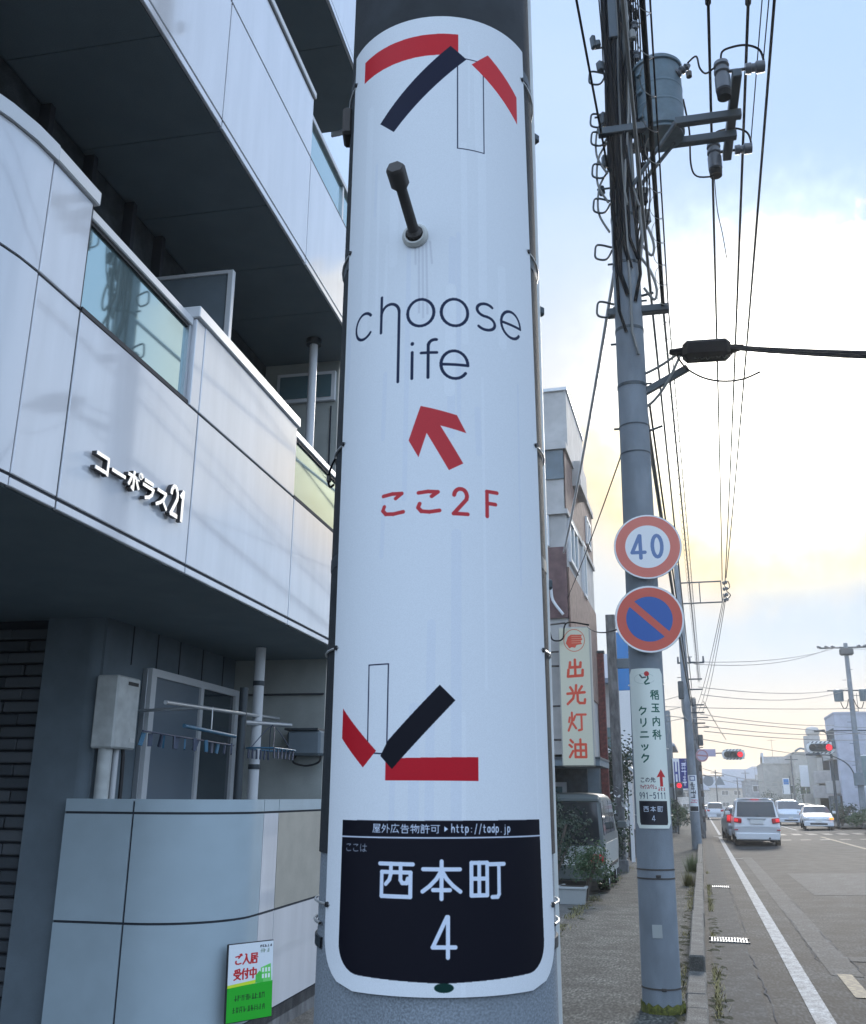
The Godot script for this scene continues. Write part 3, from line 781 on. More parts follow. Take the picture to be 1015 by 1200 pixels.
	for i in 17:
		var a := deg_to_rad(lerpf(180.0, 270.0, i / 16.0))
		cur.append(Vector2(6.62 + 0.62 * cos(a), 0.75 + 0.62 * sin(a)))
	var segs := [PackedVector2Array([Vector2(6.0, 1.30), Vector2(6.0, 0.80)]), PackedVector2Array([Vector2(6.0, 0.79)]), PackedVector2Array(), PackedVector2Array([Vector2(7.012, 0.127), Vector2(8.6, 0.11)])]
	segs[1] = PackedVector2Array([Vector2(6.0, 0.785)])
	for i in 16: segs[1].append(cur[i])
	segs[1].append(Vector2(6.70, 0.13))
	var narrow := PackedVector2Array([Vector2(6.712, 0.13), Vector2(7.0, 0.127)])
	var all: Array = [segs[0], segs[1], narrow, segs[3]]
	var core := PackedVector2Array([Vector2(6.0, 1.30), Vector2(6.0, 0.9)]); core.append_array(cur); core.append_array(PackedVector2Array([Vector2(7.012, 0.127), Vector2(8.6, 0.11)]))
	var inner := PackedVector2Array()
	for q in core: inner.append(q + (Vector2(6.9, 1.05) - q).normalized() * 0.009 if q.x < 7.0 else q + Vector2(0, 0.009))
	part(wall_path(inner, 0.02, 1.545, 0.1), "wall_core", M.joint, gw2)
	part(wall_path(inner, -0.3, 0.10, 0.12), "plinth", M.concrete, gw2)
	for i in 4:
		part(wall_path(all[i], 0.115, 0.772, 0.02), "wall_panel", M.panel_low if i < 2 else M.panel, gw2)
		part(wall_path(all[i], 0.788, 1.462, 0.02), "wall_panel", M.panel_light_tint if i == 3 else M.panel_low if i < 2 else M.panel, gw2, "panel tinted for the light falling on it" if i == 3 else "")
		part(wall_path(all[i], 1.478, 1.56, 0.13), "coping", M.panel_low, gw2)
	# water heater on the wall
	var wh := thing("water_heater", "white box water heater on the wall left of the ground floor window", "water heater", FRONT + Basis(Vector3.UP, TURN) * fv(6.21, 1.90, 1.10), TURN)
	part(span(-0.10, 0.075, 0, 0.51, -0.16, 0.16, 0.012), "casing", M.white_plastic, wh)
	part(span(0.07, 0.08, 0.45, 0.475, -0.12, 0.02), "vent_slot", M.trim_black, wh)
	part(span(0.07, 0.08, 0.05, 0.08, -0.13, -0.06), "rating_plate", M.plate, wh)
	part(MB.new().cyl(Vector3(-0.02, -1.9, 0.08), Vector3(-0.02, 0.0, 0.08), 0.05), "pipe_cover", M.white_plastic, wh)
	part(MB.new().cyl(Vector3(0.0, -1.9, -0.03), Vector3(0.0, 0.0, -0.03), 0.022), "pipe", M.alu_white, wh)
	part(MB.new().tube([Vector3(0.03, -1.9, -0.09), Vector3(0.03, -0.2, -0.09), Vector3(0.0, 0.02, -0.09)], 0.014), "pipe", M.trim_black, wh)
	# drain pipes beside the window
	var dr := thing("drain_pipe", "white round drain pipe beside the ground floor window", "pipe", FRONT + Basis(Vector3.UP, TURN) * fv(7.68, -0.1, 0.62), TURN)
	part(MB.new().cyl(Vector3(0, 0, 0), Vector3(0, 2.93, 0), 0.045), "pipe", M.alu_white, dr)
	for y in [0.5, 1.9, 2.6]: part(MB.new().cyl(Vector3(0, y, 0), Vector3(0, y + 0.04, 0), 0.052), "clamp", M.galv, dr)
	solo(MB.new().cyl(Vector3(0, 0, 0), Vector3(0, 2.55, 0), 0.036), "support_post", M.galv, "dark grey post of the drying rail, left of the white drain pipe", "post", "", FRONT + Basis(Vector3.UP, TURN) * fv(7.36, -0.1, 0.62), TURN)
	# drying rail, hangers, pegs
	var rail := thing("drying_rail", "pale drying pole on a bracket across the ground floor window", "drying rail", FRONT + Basis(Vector3.UP, TURN) * fv(0, 0, 0.6), TURN)
	part(MB.new().cyl(fv(5.95, 2.20, 0), fv(8.15, 2.255, 0), 0.015), "pole", M.alu, rail)
	part(MB.new().cyl(fv(7.36, 2.17, 0.04), fv(8.2, 2.20, -0.1), 0.020), "arm", M.alu, rail)
	part(MB.new().cyl(fv(6.6, 2.22, 0), fv(6.6, 2.20, 0.6), 0.012), "bracket", M.alu, rail)
	var hg := thing("clothes_hanger", "light blue clothes hanger bar on the drying pole, over a row of pegs", "hanger", FRONT + Basis(Vector3.UP, TURN) * fv(6.68, 2.04, 0.58), TURN)
	part(MB.new().cyl(fv(-0.46, 0.02, 0), fv(0.46, 0.0, 0), 0.014), "bar", M.blue_plastic, hg)
	part(MB.new().tube([fv(0, 0.01, 0), fv(0, 0.12, 0), fv(0.02, 0.19, 0.01), fv(0.05, 0.17, 0.01)], 0.005), "hook", M.steel, hg)
	var pg := thing("peg_hanger", "grey wire hanger frame with a row of clothes pegs below the drying pole", "peg hanger", FRONT + Basis(Vector3.UP, TURN) * fv(6.55, 1.97, 0.60), TURN)
	part(MB.new().cyl(fv(-0.88, 0.02, 0), fv(0.62, 0.0, 0), 0.006), "rod", M.peg_grey, pg)
	for i in 15:
		part(MB.new().box(fv(-0.84 + i * 0.10, -0.03, rng.randf_range(-0.03, 0.03)), Vector3(0.012, 0.085, 0.03), Basis.from_euler(Vector3(rng.randf_range(-0.35, 0.35), rng.randf_range(-1, 1), 0))), "peg", M.peg_grey if i % 3 else M.blue_plastic, pg)
	var ph := thing("peg_hanger", "dark blue square peg hanger at the right end of the drying pole", "peg hanger", FRONT + Basis(Vector3.UP, TURN) * fv(7.62, 1.96, 0.45), TURN)
	part(MB.new().tube([fv(-0.26, 0, -0.12), fv(0.26, 0, -0.12), fv(0.26, 0, 0.12), fv(-0.26, 0, 0.12), fv(-0.26, 0, -0.12)], 0.008), "frame", M.blue_plastic, ph)
	for sgn in [-1, 1]: part(MB.new().tube([fv(0.22 * sgn, 0, 0.1), fv(0, 0.2, 0), fv(0.22 * sgn, 0, -0.1)], 0.004), "cord", M.peg_grey, ph)
	for i in 12:
		part(MB.new().box(fv(-0.25 + i * 0.045, -0.04, 0.12 if i % 2 else -0.12), Vector3(0.01, 0.08, 0.022), Basis.from_euler(Vector3(rng.randf_range(-0.2, 0.2), 0, 0))), "peg", M.peg_grey, ph)
	# small vent hood on the end wall
	var ac := thing("vent_hood", "dark vent hood on the pale end wall beyond the drain pipe", "vent hood", FRONT + Basis(Vector3.UP, TURN) * fv(8.38, 1.94, 0.40), TURN)
	part(span(-0.16, 0.16, 0.0, 0.22, -0.13, 0.1, 0.02), "cover", M.wall_grey, ac)
	part(span(-0.18, 0.14, 0.221, 0.24, -0.13, 0.12), "cap", M.galv, ac)
	part(MB.new().tube([Vector3(-0.1, 0.0, 0), Vector3(-0.12, -0.06, 0), Vector3(0.0, -0.09, 0), Vector3(0.12, -0.06, 0), Vector3(0.14, 0, 0)], 0.01), "pipe", M.trim_black, ac)
	# letting notice leaning on the wall
	var im := canvas(160, 320, Color(0.90, 0.92, 0.93))
	poly(im, PackedVector2Array([Vector2(0, 178), Vector2(160, 170), Vector2(160, 320), Vector2(0, 320)]), Color(0.12, 0.70, 0.14))
	poly(im, PackedVector2Array([Vector2(0, 168), Vector2(100, 158), Vector2(100, 172), Vector2(0, 180)]), Color(0.85, 0.92, 0.2))
	poly(im, PackedVector2Array([Vector2(116, 110), Vector2(152, 96), Vector2(156, 172), Vector2(116, 172)]), Color(0.45, 0.85, 0.42))
	poly(im, PackedVector2Array([Vector2(98, 140), Vector2(112, 122), Vector2(126, 140), Vector2(126, 172), Vector2(98, 172)]), Color(0.30, 0.78, 0.30))
	for k in 6: poly(im, PackedVector2Array([Vector2(121 + 11 * (k % 3), 112 + 26 * (k / 3)), Vector2(128 + 11 * (k % 3), 112 + 26 * (k / 3)), Vector2(128 + 11 * (k % 3), 130 + 26 * (k / 3)), Vector2(121 + 11 * (k % 3), 130 + 26 * (k / 3))]), Color(0.93, 0.97, 0.93))
	row(im, "ご入居", Rect2(22, 42, 84, 46), 5.5, Color(0.78, 0.10, 0.12), 0.92)
	row(im, "受付中", Rect2(20, 104, 84, 46), 5.5, Color(0.78, 0.10, 0.12), 0.92)
	scribble(im, Rect2(112, 14, 44, 9), 5, 1.6, Color(0.2, 0.2, 0.22), false)
	scribble(im, Rect2(112, 30, 36, 16), 3, 1.4, Color(0.4, 0.5, 0.4), false)
	scribble(im, Rect2(26, 214, 110, 22), 9, 2.2, Color(0.03, 0.28, 0.06), false)
	scribble(im, Rect2(20, 262, 116, 22), 9, 2.2, Color(0.03, 0.28, 0.06), false)
	picture("letting_print", im, 0.5)
	var nt := thing("notice_board", "white and green letting notice board against the low curved wall", "notice board", FRONT + Basis(Vector3.UP, TURN) * fv(6.40, 0.07, 0.07), TURN)
	var tilt := Basis.from_euler(Vector3(0, -0.62, 0.04))
	part(MB.new().box(Vector3(0.02, 0.335, 0), Vector3(0.02, 0.475, 0.36), tilt, 0.004), "board", M.trim_black, nt)
	var ft := MB.new()
	ft.quad(tilt * Vector3(0.0115, -0.232, 0.175) + Vector3(0.02, 0.335, 0), tilt * Vector3(0.0115, -0.232, -0.175) + Vector3(0.02, 0.335, 0), tilt * Vector3(0.0115, 0.232, -0.175) + Vector3(0.02, 0.335, 0), tilt * Vector3(0.0115, 0.232, 0.175) + Vector3(0.02, 0.335, 0), Vector3(1, 0, 0))
	part(ft, "printed_face", M.letting_print, nt)
func letter(ap: Node, ch: String, r: Rect2, label: String) -> void:
	var b := part(metal_letter(ch, r, 0.021, 0.026, 0.0), "sign_letter", M.letter_side, ap, label)
	part(metal_letter(ch, r, 0.0355, 0.004, 0.0), "letter_face", M.steel, b)
func metal_letter(ch: String, r: Rect2, x0: float, th: float, fat: float) -> MB:
	# strokes as metal bars standing off the wall; r is (s, top y, width, height)
	var st := MB.new()
	var k := 0
	for l: PackedVector2Array in strokes(ch):
		for i in l.size() - 1:
			var a := fv(r.position.x + l[i].x * r.size.x / 100, r.position.y - l[i].y * r.size.y / 100, 0)
			var b := fv(r.position.x + l[i + 1].x * r.size.x / 100, r.position.y - l[i + 1].y * r.size.y / 100, 0)
			var d := (b - a).normalized()
			var w := (0.024 if ch in "21" else 0.0185) + fat
			var bs := Basis(d, Vector3(1, 0, 0).cross(d).normalized(), Vector3(1, 0, 0))
			st.box((a + b) / 2 + Vector3(x0 + 0.0003 * k, 0, 0), Vector3(a.distance_to(b) + w * 0.8, w, th), bs)
			k += 1
	return st

# ---------------------------------------------------------------- buildings further along the left side
func win_box(parent: Node, c: Vector3, w: float, h: float, out: Vector3, glass_m: Material, frame_m: Material, mull := 1) -> void:
	# a window with its own frame and panes on a wall that faces out (axis aligned)
	var along := Vector3(absf(out.z), 0, absf(out.x))
	var f := MB.new()
	var t := 0.07
	f.box(c + out * 0.02 + Vector3.UP * (h / 2 - t / 2), along * w + Vector3.UP * t + out.abs() * 0.08)
	f.box(c + out * 0.02 - Vector3.UP * (h / 2 - t / 2), along * w + Vector3.UP * t + out.abs() * 0.08)
	for i in mull + 2:
		var k := -w / 2 + t / 2 + (w - t) * i / (mull + 1)
		f.box(c + out * 0.018 + along * k, along * t + Vector3.UP * (h - 2 * t) + out.abs() * 0.08)
	var wd := part(f, "window", frame_m, parent)
	for i in mull + 1:
		var cw := (w - t) / (mull + 1)
		var k := -w / 2 + t / 2 + cw * (i + 0.5)
		part(MB.new().box(c + out * 0.012 + along * k, along * (cw - t) + Vector3.UP * (h - 2 * t) + out.abs() * 0.02), "pane", glass_m, wd)
func shop_building() -> void:
	var b := thing("shop_building", "white and rust brown three-storey building with rooftop tower, behind the red lettered sign", "building", Vector3(-2.3, -0.13, -18.8))
	# local: x to the left is negative, z away is negative
	var w := part(span(-6, 0, 2.5, 8.75, -5.4, -0.02), "wall", M.white_wall, b)
	part(span(-6, -0.012, 8.1, 8.75, -0.02, 0.012), "wall_band", M.wall_grey, w)
	part(span(-0.02, 0.014, 7.35, 8.75, -5.4, -0.02), "wall_band", M.brick_band, w)
	part(span(-6, -0.012, 5.15, 6.62, -0.02, 0.03), "wall_band", M.rust_band, w)
	part(span(-0.02, 0.03, 3.9, 6.2, -5.4, -0.02), "wall_band", M.brick_band, w)
	part(span(-6, 0.05, 7.32, 7.42, -5.4, 0.06), "ledge", M.white_wall, b)
	part(span(-6, 0.06, 8.75, 8.9, -5.45, 0.06), "parapet", M.white_wall, b)
	part(span(-0.2, 0.20, 8.35, 8.93, -2.6, -1.3), "roof_box", M.white_wall, b)
	win_box(b, Vector3(-0.9, 6.98, 0.0), 1.1, 0.66, Vector3(0, 0, 1), M.window_glass, M.alu_white)
	win_box(b, Vector3(-2.6, 6.98, 0.0), 1.1, 0.66, Vector3(0, 0, 1), M.window_glass, M.alu_white)
	win_box(b, Vector3(0.0, 6.85, -0.95), 1.35, 0.95, Vector3(1, 0, 0), M.window_teal, M.alu_white)
	win_box(b, Vector3(0.0, 6.8, -3.0), 0.55, 1.3, Vector3(1, 0, 0), M.window_teal, M.alu_white, 0)
	win_box(b, Vector3(0.0, 8.0, -4.2), 0.9, 0.7, Vector3(1, 0, 0), M.window_glass, M.alu_white)
	win_box(b, Vector3(0.0, 3.4, -2.4), 1.5, 0.8, Vector3(1, 0, 0), M.window_glass, M.alu_white)
	win_box(b, Vector3(-1.6, 4.0, 0.0), 1.6, 1.1, Vector3(0, 0, 1), M.window_glass, M.alu_white)
	var pn := part(span(-1.7, 0.02, 8.9, 10.35, -3.8, -0.6), "rooftop_tower", M.white_wall, b)
	part(span(-3.2, -1.71, 8.9, 9.95, -3.8, -0.3), "tower_wing", M.white_wall, pn)
	part(span(-1.72, 0.05, 10.35, 10.42, -3.85, -0.55), "tower_cap", M.alu_white, pn)
	# open ground floor
	part(span(-6, -0.3, -0.2, 2.5, -5.4, -4.9), "rear_wall", M.wall_dark, b)
	part(span(-6, -5.7, -0.2, 2.5, -5.4, -0.02), "side_wall", M.wall_dark, b)
	part(span(-0.34, -0.02, -0.2, 2.5, -5.38, -5.0), "column", M.wall_grey, b)
	part(span(-2.9, -2.6, -0.2, 2.5, -4.9, -4.6), "column", M.wall_grey, b)
	part(span(-1.7, -0.8, 0.0, 2.05, -4.9, -4.86), "door", M.alu, b)
	part(span(-1.6, -0.9, 1.0, 1.95, -4.87, -4.83), "door_pane", M.window_teal, b)
	part(span(-4.0, 0.52, 2.28, 2.40, -1.6, 0.35), "canopy", M.wall_grey, b)
	part(span(-4.0, 0.53, 2.40, 2.44, -1.62, 0.37), "canopy_edge", M.galv, b)
	# clutter on the front: bracket arms and a meter pipe
	for y in [5.0, 4.45, 3.4]: part(MB.new().cyl(Vector3(-0.75, y, 0), Vector3(-0.05, y, 0.28), 0.018), "sign_bracket", M.rust_iron, b)
	part(MB.new().tube([Vector3(-0.6, 6.0, 0.1), Vector3(-0.35, 5.8, 0.15), Vector3(-0.3, 5.5, 0.12), Vector3(-0.1, 5.2, 0.14)], 0.03), "service_cable", M.alu_white, b)
	# sign box
	var im := canvas(160, 680, Color(0.82, 0.80, 0.71))
	var red := Color(0.84, 0.30, 0.20)
	ink(im, arc(80, 64, 56, 56, 0, 360, 40), 4.0, Color(0.80, 0.45, 0.32))
	poly(im, PackedVector2Array([Vector2(34, 78), Vector2(46, 46), Vector2(62, 34), Vector2(124, 36), Vector2(118, 48), Vector2(126, 58), Vector2(116, 70), Vector2(122, 84), Vector2(92, 88), Vector2(84, 102), Vector2(66, 98), Vector2(52, 104)]), red)
	for k in 4: ink(im, PackedVector2Array([Vector2(66, 44 + k * 11), Vector2(122, 44 + k * 11)]), 1.6, Color(0.90, 0.80, 0.68))
	for k in 4:
		glyph(im, "出光灯油"[k], Rect2(30, 158 + k * 131, 100, 98), [14, 13, 11, 12][k], red)
	picture("fuel_sign_print", im, 0.5)
	var sg := thing("vertical_sign", "tall cream sign box with a red emblem and red characters over the parked van", "sign", Vector3(-2.17, 2.13, -18.4))
	part(span(-0.31, 0.31, 0, 2.64, -0.26, 0.0, 0.03), "sign_box", M.cream_wall, sg)
	var f := MB.new(); f.quad(Vector3(-0.285, 0.025, 0.002), Vector3(0.285, 0.025, 0.002), Vector3(0.285, 2.615, 0.002), Vector3(-0.285, 2.615, 0.002), Vector3(0, 0, 1))
	part(f, "sign_face", M.fuel_sign_print, sg)
	part(MB.new().tube([Vector3(-0.75, 2.62, 0.05), Vector3(-0.5, 2.62, 0.06), Vector3(-0.42, 2.4, 0.08), Vector3(-0.3, 2.36, 0.08), Vector3(-0.2, 2.42, 0.08), Vector3(-0.17, 2.65, 0.06), Vector3(-0.05, 2.72, 0.05), Vector3(0.3, 2.66, 0.0)], 0.016), "power_cord", M.cable_black, sg)
	for y in [0.5, 1.9]: part(MB.new().cyl(Vector3(-0.75, y, -0.12), Vector3(-0.31, y, -0.12), 0.02), "arm", M.rust_iron, sg)
	# posts beside it
	var rp := thing("red_post", "rust red square steel post between the lettered sign and the grey column", "post", gp(-2.2, -24.0))
	part(span(-0.09, 0.09, -0.1, 5.2, -0.09, 0.09, 0.01), "shaft", M.red_post, rp)
	part(span(-0.11, 0.11, 5.2, 5.26, -0.11, 0.11), "cap", M.galv, rp)
	var gc := thing("grey_column", "tall pale grey concrete column between the red post and the blue sign", "column", gp(-1.98, -25.0))
	part(span(-0.12, 0.12, -0.1, 6.35, -0.12, 0.12, 0.015), "shaft", M.concrete, gc)
	part(span(0.12, 0.62, 4.95, 5.2, -0.06, 0.06, 0.01), "bracket", M.wall_grey, gc)
	part(span(-0.16, 0.16, -0.1, 0.3, -0.16, 0.16, 0.02), "footing", M.concrete, gc)
func house(called: String, label: String, at: Vector3, w: float, dp: float, h: float, wall: Material, roof: Material, kind := 0, wins := true, turn := 0.0, group := "") -> Node3D:
	# local: front face at z = 0, centred in x; kind 0 flat, 1 gable along x, 2 hip
	var b := thing(called, label, "building" if kind == 0 else "house", at, turn, group)
	part(span(-w / 2, w / 2, -1.0, h, -dp, 0), "wall", wall, b)
	if kind == 0:
		part(span(-w / 2 - 0.08, w / 2 + 0.08, h, h + 0.25, -dp - 0.08, 0.08, 0.02), "parapet", wall, b)
	else:
		var rh := minf(w, dp) * 0.28
		var o := 0.5
		var e := w * 0.28 if kind == 2 else -o
		var st := MB.new()
		var a := [Vector3(-w / 2 - o, h, o), Vector3(w / 2 + o, h, o), Vector3(w / 2 + o, h, -dp - o), Vector3(-w / 2 - o, h, -dp - o)]
		var r0 := Vector3(-w / 2 + e, h + rh, -dp / 2); var r1 := Vector3(w / 2 - e, h + rh, -dp / 2)
		st.quad(a[0], a[1], r1, r0, Vector3(0, 1, 1)); st.quad(a[2], a[3], r0, r1, Vector3(0, 1, -1))
		st.tri(a[1], a[2], r1, Vector3.RIGHT, Vector3.RIGHT, Vector3.RIGHT); st.tri(a[3], a[0], r0, Vector3.LEFT, Vector3.LEFT, Vector3.LEFT)
		st.box(Vector3(0, h - 0.08, -dp / 2), Vector3(w + 2 * o, 0.14, dp + 2 * o))
		part(st, "roof", roof, b)
	if wins:
		var fl := int(maxf(1, round(h / 3.0)))
		var nw := int(maxf(1, round(w / 3.2)))
		for i in fl:
			for j in nw:
				if rng.randf() < 0.12: continue
				win_box(b, Vector3(-w / 2 + w * (j + 0.5) / nw, h * (i + 0.55) / fl, 0.0), minf(1.7, w / nw * 0.6), 1.1, Vector3(0, 0, 1), M.window_glass, M.alu_white)
	return b
func left_row() -> void:
	# white two-storey house with a net and a gabled porch behind the second pole
	var h := house("house", "white two-storey house with small gabled porch behind the grey column", gp(-4.9, -31), 5.0, 8, 5.4, M.white_wall, M.blue_grey_roof, 1)
	part(MB.new().prism(PackedVector2Array([Vector2(1.2, 2.5), Vector2(3.0, 2.5), Vector2(2.1, 3.25)]), 0.0, 1.6), "porch_gable", M.white_wall, h)
	part(MB.new().box(Vector3(1.6, 2.9, 0.8), Vector3(1.3, 0.08, 1.9), Basis.from_euler(Vector3(0, 0, 0.69))).box(Vector3(2.6, 2.9, 0.8), Vector3(1.3, 0.08, 1.9), Basis.from_euler(Vector3(0, 0, -0.69))), "porch_roof", M.alu_white, h)
	part(span(2.0, 2.9, 2.9, 3.9, 0.05, 0.10), "green_net", M.window_teal, h)
	for x in [1.3, 2.9]: part(span(x - 0.05, x + 0.05, -0.5, 2.5, 1.4, 1.5), "porch_post", M.alu_white, h)
	# blue vertical sign on a post, its lower part white
	var s := thing("blue_sign", "tall blue sign board with a white lower half, left of the second pole", "sign", gp(-2.12, -30.0))
	part(span(-0.02, 0.04, 0.0, 6.7, -0.2, -0.14), "post", M.galv, s)
	part(span(-0.16, 0.30, 4.95, 6.75, -0.12, 0.0, 0.01), "upper_board", M.sign_blue, s, "blue upper board")
	part(span(-0.10, 0.28, 3.0, 4.94, -0.12, 0.0, 0.01), "lower_board", M.sign_white, s, "white lower board")
	for k in 8: part(span(0.24, 0.27, 5.1 + k * 0.2, 5.13 + k * 0.2, 0.0, 0.012), "lamp_dot", M.sign_white, s)
	# dark slab pillar, and the shop with the blue sign
	var d := thing("sign_pillar", "dark grey slab pillar rising right behind the second pole", "pillar", gp(-1.78, -62))
	part(span(-0.26, 0.26, -0.2, 7.2, -1.2, 0.0, 0.03), "slab", M.wall_grey, d)
	part(span(0.262, 0.30, 0.2, 3.6, -0.9, 0.1), "edge_strip", M.alu_white, d)
	var hs := thing("shop_sign", "white sign with a blue H and a blue lettered panel beside the dark pillar", "sign", gp(-1.50, -60.5, 0.0))
	var im := canvas(128, 128, Color(0.93, 0.93, 0.95))
	glyph(im, "H", Rect2(10, 14, 36, 96), 10, Color(0.16, 0.22, 0.56))
	poly(im, PackedVector2Array([Vector2(58, 0), Vector2(128, 0), Vector2(128, 128), Vector2(58, 128)]), Color(0.10, 0.15, 0.50))
	scribble(im, Rect2(74, 6, 40, 116), 5, 4.0, Color(0.92, 0.92, 0.97))
	picture("shop_print", im)
	part(span(-0.02, 0.86, 2.5, 4.25, -0.1, 0.0, 0.01), "board", M.sign_back, hs)
	var f := MB.new(); f.quad(Vector3(-0.01, 2.52, 0.003), Vector3(0.85, 2.52, 0.003), Vector3(0.85, 4.23, 0.003), Vector3(-0.01, 4.23, 0.003), Vector3(0, 0, 1))
	part(f, "board_face", M.shop_print, hs)
	part(span(-0.1, -0.02, -0.1, 4.2, -0.1, 0.0), "post", M.galv, hs)
	house("house", "pale house with a dark hipped roof beyond the dark pillar", gp(-5.2, -70), 6.4, 9, 5.6, M.cream_wall, M.blue_grey_roof, 2)
	house("house", "grey two-storey house at the far end of the left pavement", gp(-5.4, -96), 6.6, 10, 5.2, M.white_wall, M.blue_grey_roof, 2)
	house("office_building", "flat grey building behind the hedge on the left pavement", gp(-5.0, -46), 5.6, 12, 6.5, M.grey_wall, M.grey_wall, 0)
	var wl := thing("garden_wall", "low block wall along the left pavement behind the hedge", "wall", gp(-2.15, -33))
	for i in 20:
		part(MB.new().box(Vector3(0, 0.35 - SLOPE * i * 2.0, -1 - i * 2.0), Vector3(0.15, 0.9, 1.98), Basis.IDENTITY, 0.01), "block_panel", M.concrete, wl)

# ---------------------------------------------------------------- right side of the road
func right_row() -> void:
	var y0 := gy(11, -85)
	var b := thing("corner_building", "lavender white three-storey building at the right edge, behind the tall pole", "building", Vector3(11.0, y0, -85))
	part(span(0, 16, -0.5, 8.55, -6.3, 0), "wall", M.lavender_wall, b)
	part(span(-0.06, 16, 8.55, 8.7, -6.3, 0.06), "parapet", M.lavender_wall, b)
	# street side: dark openings with pale balcony fronts
	for k in 2:
		part(span(-0.012, 0.3, 3.3 + k * 2.7, 5.0 + k * 2.5, -5.9, -1.2), "balcony_opening", M.wall_dark, b)
		part(span(-0.5, -0.013, 2.3 + k * 2.7, 3.3 + k * 2.7, -6.1, -0.9), "balcony_front", M.white_wall, b)
	# front face: recessed windows and a hanging balcony
	var w1 := part(span(1.3, 4.4, 2.75, 5.3, -0.02, 0.03), "window_bay", M.alu_white, b)
	for i in 3: part(span(1.4 + i, 2.3 + i, 2.9, 5.2, 0.031, 0.045), "pane", M.window_teal, w1)
	part(span(1.9, 6.5, 1.05, 2.65, 0.0, 0.9, 0.03), "balcony_front", M.white_wall, b)
	var w2 := part(span(2.6, 6.4, 5.9, 7.6, -0.02, 0.02), "window_bay", M.wall_grey, b)
	for i in 2: part(span(2.75 + i * 1.85, 4.45 + i * 1.85, 6.0, 7.5, 0.021, 0.035), "pane", M.window_glass, w2)
	part(span(3.4, 6.4, 6.0, 6.7, 0.036, 0.6, 0.03), "window_balcony", M.cream_wall, b)
	part(span(1.4, 8, -0.4, 0.98, 0.0, 0.03), "ground_opening", M.dark_void, b)
	for x in [1.6, 2.5, 3.3, 4.2]: part(span(x, x + 0.22, -0.4, 1.0, 0.3, 0.5), "pillar", M.white_wall, b)
	part(span(-0.013, 0.3, -0.4, 2.1, -5.9, -0.6), "ground_opening", M.dark_void, b)
	for z in [-5.7, -4.0, -2.3, -0.7]: part(span(-0.42, -0.16, -0.4, 2.1, z - 0.15, z + 0.15), "pillar", M.wall_grey, b)
	# low wing with balconies, cream blocks beyond
	var g := thing("apartment_wing", "grey balconied block between the lavender building and the cream buildings", "building", Vector3(10.6, gy(10.6, -97), -97))
	part(span(0, 7, -0.5, 6.3, -8, 0), "wall", M.cream_wall, g)
	part(span(0.5, 3.4, 4.5, 5.7, 0.0, 0.03), "window_bay", M.dark_void, g)
	part(span(-0.4, 3.4, 3.3, 4.4, 0.0, 1.0, 0.03), "balcony_front", M.white_wall, g)
	part(span(-0.012, 3.6, -0.5, 2.0, 0.0, 0.03), "ground_opening", M.dark_void, g)
	part(span(-0.6, 3.4, 2.0, 3.1, 0.0, 1.0, 0.03), "balcony_front", M.white_wall, g)
	part(span(-0.9, 0.5, 5.6, 7.6, -0.6, 0.0, 0.03), "wall_block", M.white_wall, g)
	part(span(-1.6, -0.85, 3.0, 4.9, 0.3, 0.45, 0.02), "sign_board", M.sign_white, g)
	part(span(-1.3, -0.5, -0.5, 2.4, -1.0, 0.0, 0.02), "gate_pillar", M.cream_wall, g)
	var c1 := house("office_building", "low cream building with one small window, left part of the cream pair on the right", gp(10.6, -140), 4.4, 14, 6.6, M.cream_wall, M.cream_wall, 0, false)
	win_box(c1, Vector3(0.9, 3.4, 0), 1.8, 1.1, Vector3(0, 0, 1), M.window_glass, M.alu_white)
	part(span(-2.2, -2.0, 6.6, 8.2, -4, -0.2), "sign_board", M.alu_white, c1)
	part(span(-2.2, 1.4, 6.6, 7.7, -5, -0.5), "roof_storey", M.white_wall, c1)
	var c2 := house("office_building", "taller cream building carrying a round water tank, right of the cream pair", gp(14.6, -136), 5.0, 14, 7.7, M.cream_wall, M.cream_wall, 0, false)
	for x in [-1.4, 1.2]: win_box(c2, Vector3(x, 3.2, 0), 1.5, 1.2, Vector3(0, 0, 1), M.window_glass, M.alu_white)
	part(MB.new().tube([Vector3(-2.3, 8.0, 0.2), Vector3(-1.6, 8.4, 0.2), Vector3(-0.6, 8.2, 0.2), Vector3(-0.2, 8.9, 0.1)], 0.14), "roof_pipe", M.wall_grey, c2)
	var tk := thing("water_tank", "small round white water tank on legs above the cream building", "water tank", gp(14.9, -137.5, 7.95))
	part(MB.new().lathe([Vector2(0, 1.9), Vector2(0.5, 2.0), Vector2(0.86, 2.4), Vector2(0.9, 2.8), Vector2(0.7, 3.2), Vector2(0, 3.4)], Vector3.ZERO, 16), "tank", M.white_wall, tk)
	for i in 4: part(MB.new().cyl(Vector3(0.7 * [-1, 1, 1, -1][i], 0, 0.7 * [-1, -1, 1, 1][i]), Vector3(0.6 * [-1, 1, 1, -1][i], 2.3, 0.6 * [-1, -1, 1, 1][i]), 0.05), "leg", M.galv, tk)
	house("office_building", "grey block just left of the cream buildings, far down the road", gp(9.4, -175), 4.0, 14, 5.2, M.grey_wall, M.grey_wall, 0)
	var pb := thing("planter", "green planted strip with low rail at the foot of the tall right pole", "planter", gp(10.2, -70.5, 0.1))
	part(span(-0.3, 1.6, 0, 0.35, -4, 1.5, 0.02), "kerb_box", M.kerb, pb)
